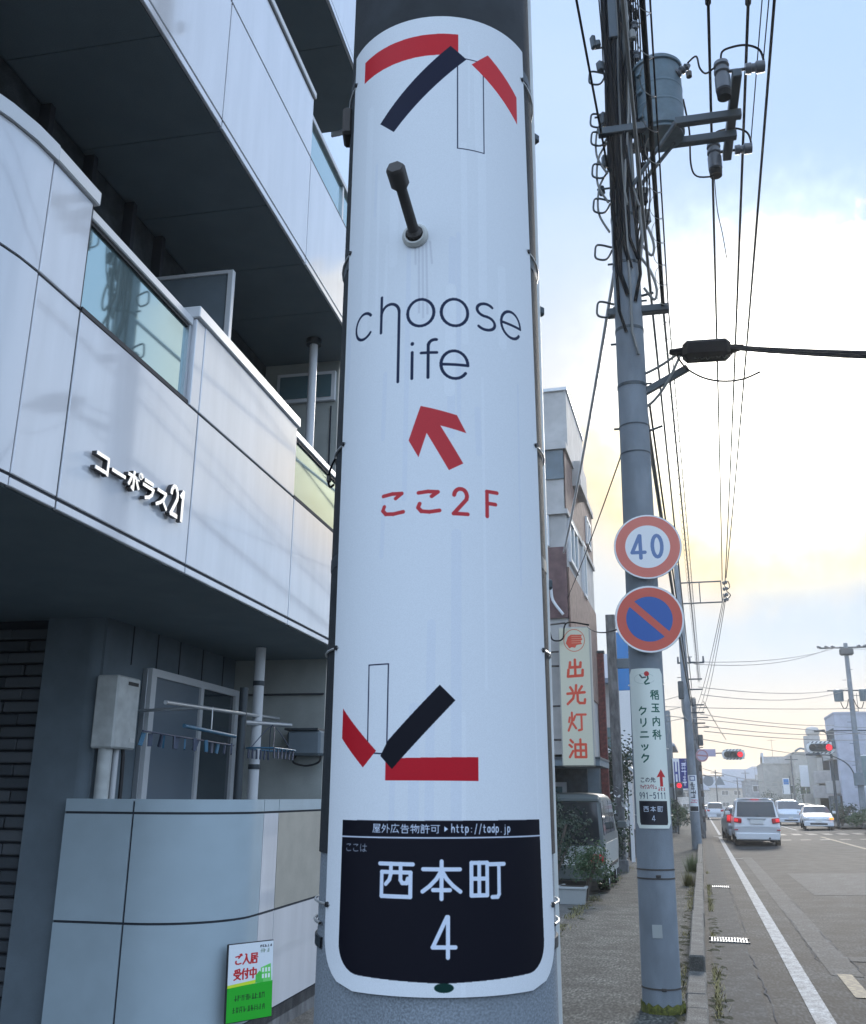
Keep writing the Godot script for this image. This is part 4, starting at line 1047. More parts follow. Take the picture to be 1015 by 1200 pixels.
func aerial(label: String, at: Vector3, h: float) -> void:
	var o := thing("tv_aerial", label, "aerial", at, 0.4, "rooftop aerials")
	part(MB.new().cyl(Vector3.ZERO, Vector3(0, h, 0), 0.03, 0.02, 6), "mast", M.galv, o)
	part(MB.new().cyl(Vector3(-0.6, h - 0.2, 0), Vector3(0.6, h - 0.2, 0), 0.02, 0.02, 6), "boom", M.galv, o)
	for i in 6: part(MB.new().cyl(Vector3(-0.5 + i * 0.2, h - 0.2, -0.3), Vector3(-0.5 + i * 0.2, h - 0.2, 0.3), 0.012, 0.012, 5), "rod", M.galv, o)
func far_town() -> void:
	aerial("television aerial on the low cream building's roof", gp(10.0, -143, 7.6), 2.6)
	aerial("television aerial on the grey block far down the right side", gp(9.4, -180, 5.3), 2.4)
	aerial("television aerial on the lavender building's roof", Vector3(13.2, gy(11, -85) + 8.6, -87), 1.8)
	aerial("television aerial on the pale house beyond the dark pillar", gp(-4.6, -74, 7.0), 1.6)
	var ss := thing("hanging_sign", "small vertical white and blue shop sign on the right, before the cream buildings", "sign", gp(9.6, -121))
	part(MB.new().cyl(Vector3(0.5, -0.3, 0), Vector3(0.5, 4.6, 0), 0.06, 0.05, 8), "post", M.galv, ss)
	part(span(-0.3, 0.42, 2.6, 4.4, -0.1, 0.1, 0.02), "board", M.sign_white, ss)
	part(span(-0.22, 0.34, 3.7, 4.3, 0.1, 0.12), "blue_field", M.sign_blue, ss)
	var spots := [[-3.0, -215, 9, 4.6, 2], [7.5, -262, 12, 5.6, 2], [-2.0, -290, 12, 6.6, 2], [17, -230, 9, 7.5, 0], [21.5, -205, 7, 8.2, 0], [14, -300, 14, 8.6, 1], [28, -290, 12, 10, 0], [3.0, -345, 16, 8.0, 2], [-12, -240, 9, 5.5, 2], [36, -320, 14, 11, 0], [-16, -330, 14, 8, 1], [23, -380, 18, 12, 2]]
	var words := ["small grey house with a hipped roof at the far left bend of the road", "wide low house with pale roof closing the far end of the road", "blue grey hip roofed house left of the road's end", "flat pale block in the far row right of the minivan roof", "taller flat block beside the far row on the right", "long gabled hall roof above the far houses", "wide flat block behind the cream buildings", "large hip roof rising behind the houses at the road's end", "distant house half hidden behind the left pavement hedge", "far flat block near the right edge of the skyline", "far gabled roof at the left of the skyline", "large far roof in the middle of the skyline"]
	for i in spots.size():
		var s: Array = spots[i]
		house("far_house", words[i], gp(s[0], s[1], 0.0), s[2], 10, s[3], [M.white_wall, M.cream_wall, M.grey_wall][i % 3], M.blue_grey_roof, s[4], true, 0.0, "houses far down the road")
	# low wooded hill
	var st := MB.new()
	var nz := FastNoiseLite.new(); nz.seed = 3; nz.frequency = 0.012
	var k := 60
	for i in k:
		for j in 6:
			var q := []
			for c in [[0, 0], [1, 0], [1, 1], [0, 1]]:
				var x := lerpf(-320, 320, float(i + c[0]) / k)
				var t := float(j + c[1]) / 6.0
				var z := -560.0 - 160.0 * t
				q.append(Vector3(x, -6.0 + (9.0 + 5.0 * nz.get_noise_2d(x, 0) + 3.0 * nz.get_noise_2d(x * 4.0, z)) * sin(t * PI * 0.6) - 2.0, z))
			st.quad(q[0], q[1], q[2], q[3], Vector3(0, 1, 0.5))
	struct(st, "hills", M.leaf_dark)

# ---------------------------------------------------------------- wrapped signs
func wrapped(rows: Array, rad: Callable, off: float, th: float, um: Rect2, k := 30) -> MB:
	# rows of [height, left arc, right arc] in metres, bottom first; um is the printed area (arc, height) for the UVs
	var st := MB.new()
	var grid := []
	for r in rows:
		var rr: float = rad.call(r[0]) + off
		var l := []
		for i in k + 1:
			var u: float = lerpf(r[1], r[2], float(i) / k)
			var a: float = u / (rr - off)
			l.append([Vector3(sin(a), 0, cos(a)), rr, r[0], Vector2((u - um.position.x) / um.size.x, (um.end.y - r[0]) / um.size.y)])
		grid.append(l)
	var P := func(c: Array, d: float) -> Vector3: return c[0] * (c[1] - d) + Vector3(0, c[2], 0)
	for i in rows.size() - 1:
		for j in k:
			var a: Array = grid[i][j]; var b: Array = grid[i][j + 1]; var c: Array = grid[i + 1][j + 1]; var d: Array = grid[i + 1][j]
			st.tri(P.call(a, 0.0), P.call(b, 0.0), P.call(c, 0.0), a[0], b[0], c[0], a[3], b[3], c[3])
			st.tri(P.call(a, 0.0), P.call(c, 0.0), P.call(d, 0.0), a[0], c[0], d[0], a[3], c[3], d[3])
	for i in rows.size() - 1:
		for e in [0, k]:
			var a: Array = grid[i][e]; var d: Array = grid[i + 1][e]
			st.quad(P.call(a, 0.0), P.call(d, 0.0), P.call(d, th), P.call(a, th), Vector3(a[0].z, 0, -a[0].x) * (-1.0 if e == 0 else 1.0), Rect2(a[3], Vector2.ZERO))
	for e in [0, rows.size() - 1]:
		for j in k:
			var a: Array = grid[e][j]; var b: Array = grid[e][j + 1]
			st.quad(P.call(a, 0.0), P.call(b, 0.0), P.call(b, th), P.call(a, th), Vector3.DOWN if e == 0 else Vector3.UP, Rect2(a[3], Vector2.ZERO))
	return st
func hoop(r: float, y: float, a0: float, a1: float, w: float, tube := 0.003, k := 24) -> MB:
	# strap or wire round a pole: angle 0 faces +z, degrees to the right
	var st := MB.new()
	if w <= 0.0:
		var p := []
		for i in k + 1:
			var a := deg_to_rad(lerpf(a0, a1, float(i) / k))
			p.append(Vector3(sin(a) * r, y, cos(a) * r))
		return st.tube(p, tube, 6)
	for i in k:
		var a := deg_to_rad(lerpf(a0, a1, float(i) / k)); var b := deg_to_rad(lerpf(a0, a1, float(i + 1) / k))
		var na := Vector3(sin(a), 0, cos(a)); var nb := Vector3(sin(b), 0, cos(b))
		var y0 := Vector3(0, y - w / 2, 0); var y1 := Vector3(0, y + w / 2, 0)
		st.tri(na * r + y0, nb * r + y0, nb * r + y1, na, nb, nb); st.tri(na * r + y0, nb * r + y1, na * r + y1, na, nb, na)
		st.quad(na * r + y1, nb * r + y1, nb * (r - tube) + y1, na * (r - tube) + y1, Vector3.UP)
		st.quad(na * r + y0, nb * r + y0, nb * (r - tube) + y0, na * (r - tube) + y0, Vector3.DOWN)
	return st
func p1r(h: float) -> float: return 0.1555 - 0.0045 * h
func p2r(h: float) -> float: return 0.158 - 0.0036 * h
func main_pole() -> void:
	var turn := atan2(0.33218, 1.2465)
	var at := Vector3(-0.33218, 0, -1.2465)
	var o := thing("utility_pole", "thick concrete utility pole in the foreground carrying the large white wrapped sign", "utility pole", at, turn)
	part(MB.new().lathe([Vector2(p1r(-0.4), -0.4), Vector2(p1r(10), 10.0), Vector2(0, 10.0)], Vector3.ZERO, 56), "shaft", M.pole_concrete, o)
	part(MB.new().lathe([Vector2(p1r(1.531), 1.531), Vector2(p1r(1.531) + 0.0022, 1.5312), Vector2(p1r(4.4) + 0.0022, 4.4), Vector2(p1r(4.4), 4.401)], Vector3.ZERO, 56), "poster_guard_sheet", M.pole_sheet, o)
	part(hoop(p1r(1.43) + 0.003, 1.43, 68, 294, 0.012), "steel_strap", M.galv, o)
	part(hoop(p1r(1.452) + 0.004, 1.452, 68, 294, 0.0, 0.002), "tie_wire", M.steel, o)
	# cable guard up the far right side and small clamps
	var cg := part(MB.new().cyl(Vector3(0.150, -0.3, -0.078), Vector3(0.137, 4.0, -0.070), 0.019), "cable_guard", M.white_plastic, o)
	for y in [1.2, 1.9, 2.35, 2.68, 3.1]:
		part(hoop(p1r(y) + 0.0032, y, 30, 330, 0.016, 0.002), "steel_strap", M.galv, o)
		part(MB.new().box(Vector3(0.150, y, -0.072), Vector3(0.012, 0.016, 0.044), Basis.from_euler(Vector3(0, -0.85, 0)), 0.004), "clip", M.galv, cg)
	part(MB.new().box(Vector3(-(p1r(2.62) + 0.004), 2.62, 0.02), Vector3(0.016, 0.05, 0.04), Basis.IDENTITY, 0.004), "strap_buckle", M.rust_iron, o)
	part(MB.new().tube([Vector3(-0.147, 2.055, 0.03), Vector3(-0.153, 2.045, 0.025), Vector3(-0.158, 2.03, 0.015), Vector3(-0.155, 2.018, 0.015), Vector3(-0.149, 2.02, 0.02)], 0.0016), "loose_tie", M.cable_black, o)
	part(MB.new().box(Vector3(-0.157, 2.03, 0.015), Vector3(0.006, 0.010, 0.008), Basis.IDENTITY, 0.003), "tie_clip", M.rust_iron, o)
	# step bolt that comes through the sign
	var a := deg_to_rad(-13.4)
	var rd := Vector3(sin(a), 0, cos(a))
	var sb := thing("step_bolt", "rusty dark step bolt sticking out through the big white sign", "step bolt", at + Basis(Vector3.UP, turn) * (rd * (p1r(2.342) + 0.004) + Vector3(0, 2.341, 0)), turn + a)
	var ax := Basis(Vector3.RIGHT, PI / 2 - 0.32)
	part(MB.new().lathe([Vector2(0.0185, -0.006), Vector2(0.0185, 0.004), Vector2(0.015, 0.008), Vector2(0.0125, 0.008), Vector2(0.0125, 0.002), Vector2(0, 0.002)], Vector3.ZERO, 24, Basis(Vector3.RIGHT, PI / 2)), "collar_ring", M.bolt_cap, sb)
	part(MB.new().lathe([Vector2(0.0115, -0.01), Vector2(0.0115, 0.008), Vector2(0.0075, 0.012), Vector2(0.0072, 0.082), Vector2(0.0105, 0.086)], Vector3.ZERO, 18, ax), "rod", M.rust_iron, sb)
	part(MB.new().lathe([Vector2(0.0, 0.084), Vector2(0.0125, 0.084), Vector2(0.0128, 0.110), Vector2(0.0112, 0.1135), Vector2(0, 0.1135)], Vector3.ZERO, 6, ax * Basis(Vector3.UP, 0.3)), "head", M.rust_iron, sb)
	# the sign
	var W := 528; var H := 2048
	var x0 := -0.168; var y1 := 2.722
	var um := Rect2(x0, y1 - H / 1.53 / 1000.0, W / 1.53 / 1000.0, H / 1.53 / 1000.0)
	var im := canvas(W, H, Color(0.865, 0.875, 0.89))
	var T := func(u: float, v: float) -> Vector2: return Vector2((u / 1000.0 - x0) * 1530.0, (y1 - v / 1000.0) * 1530.0)
	var PP := func(l: Array) -> PackedVector2Array:
		var q := PackedVector2Array()
		for c: Vector2 in l: q.append(T.call(c.x, c.y))
		return q
	var red := Color(0.76, 0.13, 0.17); var navy := Color(0.04, 0.06, 0.17); var ink_c := Color(0.12, 0.16, 0.26); var dark := Color(0.055, 0.055, 0.10)
	# faint vertical bands, mostly reflections painted in, with some water marks
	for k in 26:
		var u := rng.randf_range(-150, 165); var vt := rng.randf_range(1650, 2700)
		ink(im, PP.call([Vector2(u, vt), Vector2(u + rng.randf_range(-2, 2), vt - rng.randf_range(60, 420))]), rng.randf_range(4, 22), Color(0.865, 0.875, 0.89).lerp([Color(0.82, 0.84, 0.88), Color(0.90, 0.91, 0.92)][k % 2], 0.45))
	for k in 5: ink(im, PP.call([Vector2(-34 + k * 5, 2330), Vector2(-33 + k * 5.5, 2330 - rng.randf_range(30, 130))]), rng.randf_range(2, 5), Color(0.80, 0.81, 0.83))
	poly(im, PP.call([Vector2(-131, 2682), Vector2(24, 2684), Vector2(24, 2646), Vector2(-131, 2643)]), red)
	poly(im, PP.call([Vector2(-93, 2547), Vector2(13, 2662), Vector2(36, 2641), Vector2(-69, 2523)]), navy)
	ink(im, PP.call([Vector2(23, 2642), Vector2(62, 2642), Vector2(62, 2484), Vector2(23, 2484), Vector2(23, 2642)]), 2.2, navy)
	poly(im, PP.call([Vector2(44, 2634), Vector2(70, 2660), Vector2(126, 2615), Vector2(126, 2566)]), red.lerp(Color(0.86, 0.30, 0.30), 0.35))
	# words
	var lw := 6.0
	var mm := func(cu: float, cv: float, ru: float, rv: float, a0: float, a1: float) -> PackedVector2Array:
		var q := arc(cu, cv, ru, rv, a0, a1, 26)
		var w2 := PackedVector2Array()
		for p2 in q: w2.append(T.call(p2.x, p2.y))
		return w2
	ink(im, mm.call(-113, 2222, 17, 19.5, 42, 318), lw, ink_c)
	ink(im, PP.call([Vector2(-82, 2256), Vector2(-82, 2202)]), lw, ink_c)
	ink(im, mm.call(-68.5, 2227, 13.5, 15, 180, 0), lw, ink_c)
	ink(im, PP.call([Vector2(-55, 2228), Vector2(-55, 2124)]), lw, ink_c)
	ink(im, mm.call(-25.5, 2222, 17.5, 20, 0, 360), lw, ink_c)
	ink(im, mm.call(19, 2222, 17.5, 20, 0, 360), lw, ink_c)
	ink(im, mm.call(62, 2232, 12.5, 9.5, 40, 270), lw, ink_c)
	ink(im, mm.call(62, 2212.5, 13.5, 10, 90, -140), lw, ink_c)
	ink(im, mm.call(104, 2222, 18, 20, 0, 325), lw, ink_c)
	ink(im, PP.call([Vector2(86, 2222), Vector2(122, 2222)]), lw, ink_c)
	ink(im, PP.call([Vector2(-36, 2126), Vector2(-36, 2164)]), lw, ink_c)
	ink(im, PP.call([Vector2(-36, 2176), Vector2(-36, 2177)]), lw * 1.15, ink_c)
	ink(im, PP.call([Vector2(-15, 2126), Vector2(-15, 2172)]), lw, ink_c)
	ink(im, mm.call(-6, 2172, 9, 9, 180, 80), lw, ink_c)
	ink(im, PP.call([Vector2(-24, 2162), Vector2(-4, 2162)]), lw, ink_c)
	ink(im, mm.call(19, 2145, 17.5, 20, 0, 325), lw, ink_c)
	ink(im, PP.call([Vector2(2, 2145), Vector2(36, 2145)]), lw, ink_c)
	var arrow_red := Color(0.74, 0.22, 0.24)
	poly(im, PP.call([Vector2(-24, 2086), Vector2(22, 2073), Vector2(34, 2049), Vector2(1, 2058), Vector2(30, 2007), Vector2(12, 1997), Vector2(-16, 2048), Vector2(-26, 2015), Vector2(-39, 2039)]), arrow_red)
	for gch in [["こ", -79, -40], ["こ", -32, 5], ["2", 14, 39], ["F", 56, 79]]:
		var p0: Vector2 = T.call(gch[1], 1974.0); var p1: Vector2 = T.call(gch[2], 1938.0)
		glyph(im, gch[0], Rect2(p0, p1 - p0), 7.5, arrow_red)
	ink(im, PP.call([Vector2(-87, 1752), Vector2(-60, 1752), Vector2(-60, 1646), Vector2(-86, 1648), Vector2(-87, 1752)]), 2.2, navy)
	poly(im, PP.call([Vector2(-130, 1702), Vector2(-130, 1666), Vector2(-92, 1631), Vector2(-74, 1650)]), Color(0.70, 0.10, 0.15))
	poly(im, PP.call([Vector2(-61, 1641), Vector2(47, 1643), Vector2(47, 1616), Vector2(-61, 1616)]), Color(0.72, 0.10, 0.16))
	poly(im, PP.call([Vector2(2, 1726), Vector2(20, 1708), Vector2(-53, 1629), Vector2(-68, 1644), Vector2(-59, 1661)]), dark)
	# town plate
	var box := [Vector2(-123, 1571), Vector2(138, 1573), Vector2(142, 1440)]
	for i in 9: box.append(Vector2(110 + 32 * cos(i / 8.0 * PI / 2), 1438 - 31 * sin(i / 8.0 * PI / 2)))
	box.append(Vector2(8, 1403))
	for i in 9: box.append(Vector2(-90 - 33 * sin(i / 8.0 * PI / 2), 1438 - 32 * cos(i / 8.0 * PI / 2)))
	poly(im, PP.call(box), dark)
	ink(im, PP.call([Vector2(-123, 1552.5), Vector2(140, 1554.5)]), 2.6, Color(0.80, 0.83, 0.88))
	var pale := Color(0.82, 0.86, 0.92)
	var q0: Vector2 = T.call(-76.0, 1568.0); var q1: Vector2 = T.call(4.0, 1558.0)
	row(im, "屋外広告物許可", Rect2(q0, q1 - q0), 1.5, pale, 0.92)
	q0 = T.call(6.0, 1568.0); q1 = T.call(14.0, 1558.0)
	poly(im, PackedVector2Array([q0 + Vector2(3, 3), Vector2(q0.x + 3, q1.y - 3), Vector2(q1.x - 3, (q0.y + q1.y) / 2)]), pale)
	q0 = T.call(15.0, 1569.0); q1 = T.call(88.0, 1556.5)
	row(im, "http://tadp.jp", Rect2(q0, q1 - q0), 1.7, pale, 0.98)
	q0 = T.call(-116.0, 1546.0); q1 = T.call(-82.0, 1536.0)
	row(im, "ここは", Rect2(q0, q1 - q0), 1.4, pale * 0.7, 0.9)
	for gch in [["西", -67, -25, 1528, 1488], ["本", -18, 28, 1530, 1488], ["町", 36, 79, 1530, 1488], ["4", -7, 22, 1471, 1428]]:
		var p0: Vector2 = T.call(gch[1], gch[3]); var p1: Vector2 = T.call(gch[2], gch[4])
		glyph(im, gch[0], Rect2(p0, p1 - p0), 7.0, pale)
	var ov := PackedVector2Array()
	for c in arc(8, 1398.5, 10.5, 4.8, 0, 360, 28): ov.append(T.call(c.x, c.y))
	poly(im, ov, Color(0.05, 0.20, 0.18))
	for y in H:
		for x in W:
			if (x * 7 + y * 13) % 3 == 0:
				var c := im.get_pixel(x, y)
				var k := rng.randf_range(0.955, 1.03)
				im.set_pixel(x, y, Color(c.r * k, c.g * k, c.b * k))
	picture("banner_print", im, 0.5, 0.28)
	var rows := []
	var vb := 1.389; var R := 0.055
	for i in 40:
		var v := vb + (0.06 * i / 9.0 if i <= 9 else 0.06 + (2.716 - vb - 0.06) * (i - 9) / 30.0)
		var ins := 0.0
		if v - vb < R: ins = R - sqrt(maxf(0.0, R * R - pow(R - (v - vb), 2)))
		var t := (v - 1.43) / 1.28
		rows.append([v, lerpf(-0.154, -0.163, t) + ins, lerpf(0.173, 0.147, t) - ins])
	var sg := thing("wrapped_sign", "tall white sign wrapped round the foreground pole, with black town plate at its foot", "sign", at, turn)
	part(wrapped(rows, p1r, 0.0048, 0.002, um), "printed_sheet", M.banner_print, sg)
	for v in [1.475, 1.78, 2.06, 2.36, 2.66]:
		var t: float = (v - 1.43) / 1.28
		var aL: float = rad_to_deg(lerpf(-0.154, -0.163, t) / p1r(v)); var aR: float = rad_to_deg(lerpf(0.173, 0.147, t) / p1r(v))
		part(hoop(p1r(v) + 0.0045, v, aR - 4, 360 + aL + 4, 0.0, 0.0015, 30), "tie_wire", M.steel, sg)
		for aa in [aL + 2.0, aR - 2.0]:
			var dd := Vector3(sin(deg_to_rad(aa)), 0, cos(deg_to_rad(aa)))
			part(MB.new().cyl(dd * (p1r(v) + 0.003) + Vector3(0, v, 0), dd * (p1r(v) + 0.0075) + Vector3(0, v, 0), 0.0035, 0.003, 8), "eyelet", M.trim_black, sg)

# ---------------------------------------------------------------- second pole with the transformer and the road signs
const P2 := Vector3(-0.41169, 0, -8.68954)
const T2 := 0.04734
func p2x(h: float) -> float: return -0.006 + 0.0082 * h
func at2(v: Vector3) -> Vector3: return P2 + Basis(Vector3.UP, T2) * v
func disc_sign(label: String, at: Vector3, im: Image, nm: String) -> void:
	picture(nm, im, 0.4)
	var s := thing("round_sign", label, "road sign", at, T2)
	var bx := Basis(Vector3.RIGHT, PI / 2)
	part(MB.new().lathe([Vector2(0, -0.004), Vector2(0.297, -0.004), Vector2(0.300, 0.0), Vector2(0.300, 0.004), Vector2(0.297, 0.006)], Vector3.ZERO, 44, bx), "sign_plate", M.sign_back, s)
	var f := MB.new()
	for i in 44:
		var a := TAU * i / 44; var b := TAU * (i + 1) / 44
		var p := Vector2(cos(a), sin(a)); var q := Vector2(cos(b), sin(b))
		f.tri(Vector3(0, 0, 0.007), Vector3(p.x, p.y, 0) * 0.297 + Vector3(0, 0, 0.007), Vector3(q.x, q.y, 0) * 0.297 + Vector3(0, 0, 0.007), Vector3(0, 0, 1), Vector3(0, 0, 1), Vector3(0, 0, 1), Vector2(0.5, 0.5), Vector2(0.5 + p.x / 2, 0.5 - p.y / 2), Vector2(0.5 + q.x / 2, 0.5 - q.y / 2))
	part(f, "sign_face", M[nm], s)
	for y in [-0.12, 0.12]:
		part(span(-0.22, 0.10, y - 0.018, y + 0.018, -0.035, -0.006), "rail", M.galv, s)
func second_pole() -> void:
	var o := thing("utility_pole", "concrete utility pole with a transformer at its top and two round road signs", "utility pole", P2, T2)
	var st := MB.new()
	st.cyl(Vector3(p2x(-0.4), -0.4, 0), Vector3(p2x(13), 13.0, 0), p2r(-0.4), p2r(13), 40)
	part(st, "shaft", M.pole_concrete, o)
	for y in [0.12, 0.95, 1.02, 4.72, 5.42, 5.0, 6.02, 6.75, 7.3, 7.62]:
		part(MB.new().append_shift(hoop(p2r(y) + 0.005, y, 0, 360, 0.03 if y > 5.0 else 0.012, 0.004, 28), Vector3(p2x(y), 0, 0)), "steel_band", M.galv if y > 1.1 else M.rust_iron, o)
	for y in [0.12, 0.97]: part(MB.new().box(Vector3(p2x(y) + 0.02, y, p2r(y) + 0.004), Vector3(0.04, 0.022, 0.014), Basis.IDENTITY, 0.004), "band_buckle", M.rust_iron, o)
	# torn yellow guard round the foot
	var gd := MB.new()
	for i in 28:
		var a := TAU * i / 28; var b := TAU * (i + 1) / 28
		var n0 := Vector3(sin(a), 0, cos(a)); var n1 := Vector3(sin(b), 0, cos(b))
		var h0 := 0.02 + 0.03 * absf(sin(i * 1.7)) - 0.03; var h1 := 0.02 + 0.03 * absf(sin(((i + 1) % 28) * 1.7)) - 0.03
		var r := 0.178 + 0.006 * sin(i * 2.3)
		var r1 := 0.178 + 0.006 * sin(((i + 1) % 28) * 2.3)
		gd.quad(n0 * r + Vector3(0, -0.3, 0), n1 * r1 + Vector3(0, -0.3, 0), n1 * r1 + Vector3(0, h1, 0), n0 * r + Vector3(0, h0, 0), n0)
		gd.quad(n0 * r + Vector3(0, h0, 0), n1 * r1 + Vector3(0, h1, 0), n1 * 0.16 + Vector3(0, h1 - 0.01, 0), n0 * 0.16 + Vector3(0, h0 - 0.01, 0), Vector3.UP)
	part(gd, "foot_guard", M.guard_yellow, o, "torn yellow guard round the foot")
	# transformer on a pair of steel arms
	var arms := [[-0.16, 1.28, 8.27, 0.16], [0.06, 1.26, 8.27, -0.16]]
	for a in arms:
		part(span(a[0], a[1], a[2] - 0.045, a[2] + 0.045, a[3] - 0.04, a[3] + 0.04, 0.008), "crossarm", M.galv, o)
	part(span(1.16, 1.25, 8.32, 8.41, -0.66, 0.66, 0.008), "end_crossarm", M.galv, o)
	for z in [0.22, -0.1]: part(MB.new().cyl(Vector3(0.16, 7.62, z * 0.5), Vector3(0.62, 8.22, z), 0.022, 0.022, 8), "brace", M.galv, o)
	var tr := Node3D.new(); tr.name = "transformer"; o.add_child(tr); tr.position = Vector3(0.485, 8.22, 0.0); tr.scale = Vector3(1, 0.87, 1)
	part(MB.new().lathe([Vector2(0, 0), Vector2(0.225, 0), Vector2(0.225, 0.03), Vector2(0.245, 0.05), Vector2(0.248, 0.36), Vector2(0.252, 0.37), Vector2(0.252, 0.385), Vector2(0.248, 0.395), Vector2(0.25, 0.62), Vector2(0.254, 0.63), Vector2(0.254, 0.645), Vector2(0.25, 0.655), Vector2(0.25, 0.93), Vector2(0.27, 0.94), Vector2(0.27, 0.98), Vector2(0.24, 1.02), Vector2(0.14, 1.06), Vector2(0, 1.08)], Vector3.ZERO, 36), "tank", M.transformer, tr)
	part(MB.new().lathe([Vector2(0.03, 0), Vector2(0.055, 0.01), Vector2(0.055, 0.03), Vector2(0.035, 0.05), Vector2(0.05, 0.07), Vector2(0.05, 0.09), Vector2(0.03, 0.11), Vector2(0.045, 0.13), Vector2(0.02, 0.17), Vector2(0, 0.18)], Vector3(0.19, 0.78, 0.12), 14, Basis.from_euler(Vector3(0.3, 0, -1.0))), "bushing", M.porcelain, tr)
	part(MB.new().cyl(Vector3(0.32, 0.70, 0.14), Vector3(0.32, 0.77, 0.14), 0.03, 0.03, 10), "bushing_cap", M.rust_iron, tr)
	for y in [0.2, 0.55, 0.8]: part(MB.new().box(Vector3(-0.19, y, 0.17), Vector3(0.06, 0.05, 0.05), Basis.from_euler(Vector3(0, -0.8, 0)), 0.006), "lug", M.transformer, tr)
	part(span(-0.42, -0.22, 0.1, 0.16, -0.05, 0.05), "mount", M.galv, tr)
	part(span(-0.42, -0.22, 0.7, 0.76, -0.05, 0.05), "mount", M.galv, tr)
	# fuse cutouts and pin insulators on the end arm
	for z in [0.62, -0.62]:
		var c := part(MB.new().lathe([Vector2(0, -0.16), Vector2(0.045, -0.16), Vector2(0.075, -0.13), Vector2(0.075, 0.02), Vector2(0.055, 0.03), Vector2(0.055, 0.06), Vector2(0.075, 0.07), Vector2(0.075, 0.10), Vector2(0.055, 0.11), Vector2(0.055, 0.14), Vector2(0.075, 0.15), Vector2(0.07, 0.19), Vector2(0, 0.20)], Vector3(1.07, 8.34, z), 18), "fuse_cutout", M.porcelain, o)
		part(MB.new().cyl(Vector3(1.07, 8.12, z), Vector3(1.07, 8.19, z), 0.065, 0.07, 16), "tube_end", M.cable_black, c)
		part(MB.new().cyl(Vector3(1.14, 8.42, z), Vector3(1.22, 8.42, z), 0.018, 0.018, 8), "bracket", M.galv, c)
		var pn := part(MB.new().lathe([Vector2(0, -0.09), Vector2(0.05, -0.09), Vector2(0.055, -0.04), Vector2(0.042, -0.03), Vector2(0.042, 0.0), Vector2(0.06, 0.01), Vector2(0.055, 0.09), Vector2(0, 0.10)], Vector3(1.38, 8.42, z), 16, Basis(Vector3.BACK, -PI / 2)), "pin_insulator", M.porcelain, o)
		part(MB.new().cyl(Vector3(1.22, 8.42, z), Vector3(1.30, 8.42, z), 0.016, 0.016, 8), "pin", M.galv, pn)
		part(MB.new().tube([Vector3(1.07, 8.54, z), Vector3(1.09, 8.66, z), Vector3(1.18, 8.70, z), Vector3(1.32, 8.70, z), Vector3(1.44, 8.62, z), Vector3(1.47, 8.46, z)], 0.011), "jumper_lead", M.cable_black, o)
	part(MB.new().tube([Vector3(0.80, 8.99, 0.16), Vector3(0.88, 8.97, 0.26), Vector3(0.89, 8.7, 0.4), Vector3(0.93, 8.52, 0.52), Vector3(1.0, 8.5, 0.6), Vector3(1.06, 8.52, 0.62)], 0.010), "jumper_lead", M.cable_black, o)
	part(MB.new().tube([Vector3(0.75, 8.8, -0.15), Vector3(0.8, 8.5, -0.3), Vector3(0.80, 8.2, -0.45), Vector3(0.86, 8.1, -0.55), Vector3(1.04, 8.12, -0.62)], 0.010), "jumper_lead", M.cable_black, o)
	part(MB.new().tube([Vector3(1.05, 8.1, -0.62), Vector3(1.05, 7.7, -0.62), Vector3(1.08, 7.4, -0.62), Vector3(1.1, 7.1, -0.62)], 0.005), "loose_lead", M.cable_black, o)
	# cable bundle down the front of the shaft, fittings and rungs
	for k in 9:
		var h1 := rng.randf_range(6.4, 8.4)
		var a0 := rng.randf_range(-1.5, 1.5)
		var pts := []
		for i in 12:
			var h := lerpf(12.8, h1, i / 11.0)
			var a := a0 + 0.35 * sin(h * 1.3 + k) * (0.4 + 0.1 * k)
			var r := p2r(h) + 0.03 + 0.035 * absf(sin(h * 2.4 + k * 2.0))
			pts.append(Vector3(p2x(h) + sin(a) * r, h, cos(a) * r))
		pts.append(Vector3(p2x(h1) + sin(a0) * p2r(h1), h1 - 0.3, cos(a0) * p2r(h1)))
		part(MB.new().tube(pts, rng.randf_range(0.008, 0.022), 6), "riser_cable", [M.cable_black, M.cable_black, M.cable_grey][k % 3], o)
	var bundle := [[-0.09, 0.016, 6.2], [-0.055, 0.024, 6.6], [-0.015, 0.022, 6.9], [0.02, 0.014, 5.95], [0.055, 0.016, 7.0], [-0.12, 0.018, 7.9], [0.10, 0.012, 7.6]]
	for b in bundle:
		var pts := []
		for i in 15:
			var h := lerpf(12.6, b[2], i / 14.0)
			var x: float = b[0] + 0.010 * sin(h * 2.1 + b[0] * 40)
			pts.append(Vector3(p2x(h) + x, h, sqrt(maxf(0.0005, p2r(h) * p2r(h) - x * x)) + b[1] + 0.006))
		pts.append(Vector3(p2x(b[2]) + b[0] + 0.06, b[2] - 0.25, p2r(b[2]) + 0.004))
		part(MB.new().tube(pts, b[1], 7), "riser_cable", M.cable_black if b[1] > 0.015 else M.cable_grey, o)
	part(MB.new().box(Vector3(p2x(9.9) - 0.02, 9.9, p2r(9.9) + 0.04), Vector3(0.09, 0.9, 0.05), Basis.IDENTITY, 0.01), "cable_duct", M.galv, o)
	for y in [9.1, 8.55, 8.32, 7.92, 7.5, 6.95, 6.3]:
		var x := p2x(y) - p2r(y)
		part(MB.new().tube([Vector3(x, y + 0.03, 0.02), Vector3(x - 0.14, y + 0.06, 0.05), Vector3(x - 0.17, y - 0.02, 0.06), Vector3(x - 0.16, y - 0.10, 0.06), Vector3(x - 0.06, y - 0.11, 0.04), Vector3(x, y + 0.0, 0.02)], 0.011), "cable_hook", M.galv, o)
